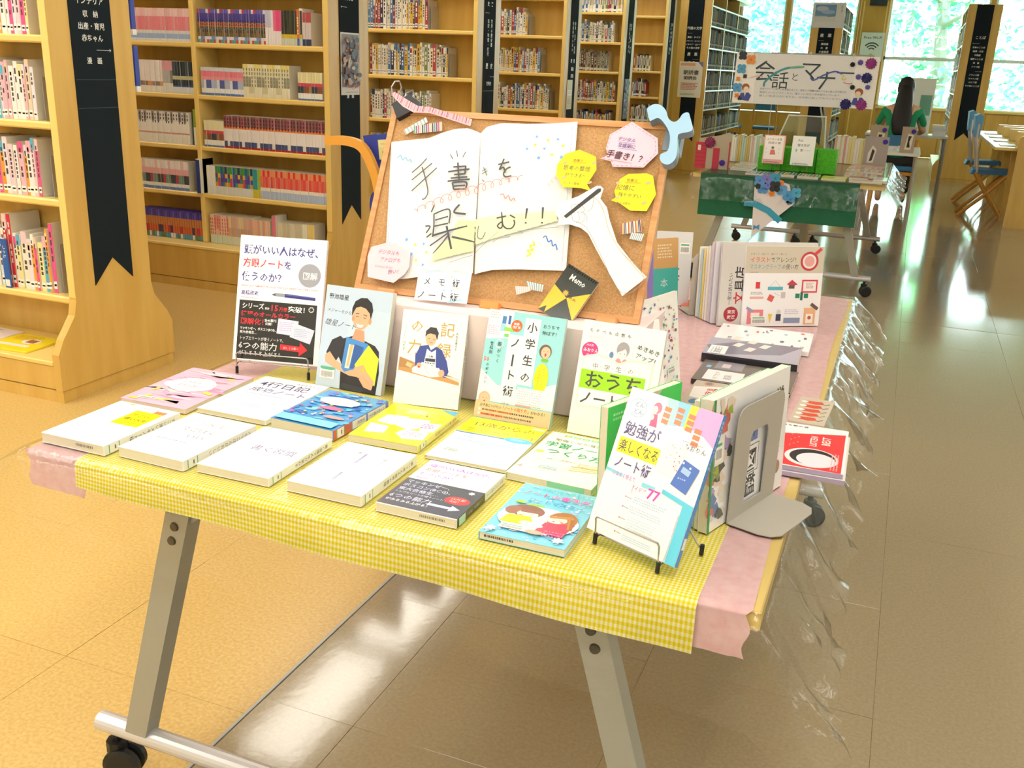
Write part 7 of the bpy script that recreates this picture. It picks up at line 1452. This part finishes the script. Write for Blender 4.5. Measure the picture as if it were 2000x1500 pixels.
notice('sky_photograph', 'framed photograph of sky over a seashore on top of the industry bookcase end', 'picture', mf(H_X-.205, H_Y-.006, 1.985), 420, 320, '#e6e9ef', lambda S: (S.rect(30, 26, 270, 180, '#6f9fd0'), S.ell(120, 80, 80, 34, '#c0d4ea'), S.ell(200, 120, 90, 26, '#a8c4e4'), S.rect(30, 170, 270, 44, '#c9d6e2'), S.poly([(30, 190), (300, 178), (300, 240), (30, 240)], '#dfe3e8'), S.line([(190, 178), (290, 172)], 6, '#5a6a80'), S.vtext('空と海', 360, 40, 24, '#5a6a7a')), th=.01)
notice('wifi_poster', 'white poster reading Free Wi-Fi with a signal symbol on the wooden pier', 'poster', mf(-1.08, 19.9, 1.66), 400, 500, '#eaf1f6', lambda S: (S.text('Free Wi-Fi', 40, 110, 66, '#4a5a6a', .02, fit=320), [S.line([(200+R_*math.cos(a), 330+R_*math.sin(a)) for a in [math.radians(-140+k*10) for k in range(11)]], 22, '#3a4454') for R_ in (60, 105, 150)], S.star(200, 400, 42, '#e8d840', 8, .7)))
b = MB('#232c3c'); b.box(-1.02, -.72, 19.9, 19.94, 2.62, 2.95); o = b.build('wall_panel_sign', 'print'); tag(o, 'dark panel high on the wooden pier above the Wi-Fi poster', 'sign')
# desks with partitions on the aisle side
e = empty('carrel_desk', 'row of wooden carrel desks with low partitions beside the aisle', 'desk', loc=(0, 10.72, 0))
q = MB(); q.prism([(1.0, 0), (1.75, 0), (1.75, .88), (1.02, .88), (1.0, .86)], 0, .03, axes='xzy'); q.build('end_panel', 'wood', e)
q = MB(); q.box(.80, 1.7, .05, 3.6, .735, .765, b=.004); q.build('desktop', 'edge', e)
for k in range(4):
    q = MB(); q.box(1.0, 1.7, .55+k*.85, .575+k*.85, .0, .735); q.build('divider_panel', 'wood', e)
    q = MB(); q.box(1.02, 1.5, .50+k*.85, .62+k*.85, .766, .90-.01*k, b=.004); q.build('partition_block', 'edge', e)
for k in range(4):
    q = MB('#f2f5f6'); q.box(0, .14, 0, .22, 0, .01, b=.001); o = q.build('paper_pad', 'print'); o.matrix_world = Matrix.Translation((.86, 10.98+k*.8, .7655)); tag(o, ['nearest white paper pad on the carrel desks', 'second white paper pad along the carrel desks', 'third white paper pad along the carrel desks', 'farthest white paper pad on the carrel desks'][k], 'paper pad')
def side_chair(x, y, label):
    e = empty('carrel_chair', label, 'chair', 'bent wood chairs at the carrel desks', loc=(x, y, 0))
    q = MB('#5b9fd4'); q.prism([(-.03, .82), (.02, .80), (.035, 1.02), (.0, 1.05), (-.045, 1.03)], -.2, .2, axes='xzy'); q.build('backrest', 'print', e)
    q = MB(); q.prism([(.0, .44), (.38, .45), (.38, .49), (.02, .49)], -.2, .2, axes='xzy'); q.build('seat', 'blueseat', e)
    for sy in (-.19, .19):
        q = MB(); q.tube([(-.0, sy, .95), (.0, sy, .80), (.04, sy, .62), (.06, sy, .46)], .014, 8); q.build('back_post', 'white_steel', e)
        q = MB(); q.tube([(.36, sy, .45), (.16, sy, .22), (-.06, sy, .0)], .018, 8); q.build('leg', 'bent', e)
        q = MB(); q.tube([(.05, sy, .46), (.2, sy, .23), (.36, sy, 0)], .018, 8); q.build('leg', 'bent', e)
side_chair(.66, 11.6, 'wooden chair with a light blue pad at the nearest carrel desk')
side_chair(.66, 12.9, 'wooden chair with a light blue pad, farther along the carrel desks')
# blue seated armchair behind the cork board with posters on it
ax_, ay_ = -2.02, 3.3
e = empty('armchair', 'bent wood armchair with navy cloth, half hidden behind the cork board', 'chair', loc=(0, ay_, 0))
arm = smooth([(-2.09, 1.045), (-2.0, 1.05), (-1.93, 1.03), (-1.885, .96), (-1.86, .88), (-1.83, .72), (-1.76, .4), (-1.70, 0)], 5)
for dy in (0, .52):
    q = MB(); n = len(arm); v = []
    for i, (x, z) in enumerate(arm):
        a = arm[max(i-1, 0)]; b_ = arm[min(i+1, n-1)]; dx, dz = b_[0]-a[0], b_[1]-a[1]; l = math.hypot(dx, dz); nx_, nz_ = -dz/l*.017, dx/l*.017
        for s1, s2 in ((1, -.012), (1, .012), (-1, .012), (-1, -.012)): v.append((x+nx_*s1, dy+s2, z+nz_*s1))
    f = []
    for i in range(n-1):
        for k in range(4): f.append((i*4+k, i*4+(k+1) % 4, i*4+4+(k+1) % 4, i*4+4+k))
    f += [(0, 1, 2, 3), tuple(range(n*4-4, n*4))]; q.mesh(v, f); q.build('arm_frame', 'bent', e)
q = MB('#25348f'); q.prism([(-1.95, 1.07), (-1.80, 1.09), (-1.76, .60), (-1.84, .86), (-1.905, .88)][::-1], .04, .07, axes='xzy'); q.build('back_cloth', 'navyseat', e)
q = MB(); q.prism(smooth([(-1.905, .87), (-1.94, .84), (-1.945, .78), (-1.92, .70), (-1.83, .42), (-1.60, .42), (-1.62, .90), (-1.80, .90)], 3), .08, .12, axes='xzy'); q.build('seat_sling', 'navyseat', e)
for x0_, x1_, y_ in ((-2.0, -1.6, .02), (-2.0, -1.6, .5)): q = MB(); q.box(x0_+.2, x1_, y_-.015, y_+.015, .36, .40); q.build('seat_rail', 'bent', e)
notice('pinned_notice', 'olive printed notice fixed to the navy armchair back', 'notice', mf(-1.875, ay_+.036, .985) @ Matrix.Rotation(.1, 4, 'Z'), 80, 74, '#d3c98a', lambda S: (S.rect(4, 6, 70, 24, '#dcd29a'), S.words(12, 12, 54, 10, '#b89a5a', 2), S.words(16, 44, 50, 18, '#a8603a', 2)))
notice('red_label', 'red label with yellow lettering on the navy armchair', 'label', mf(-1.905, ay_+.030, .89) @ Matrix.Rotation(.14, 4, 'Z'), 60, 28, '#d2303a', lambda S: (S.words(8, 6, 42, 14, '#f2c060', 1, .8, 4), S.line([(2, 1), (58, 1)], 2, '#e8e0e0')))
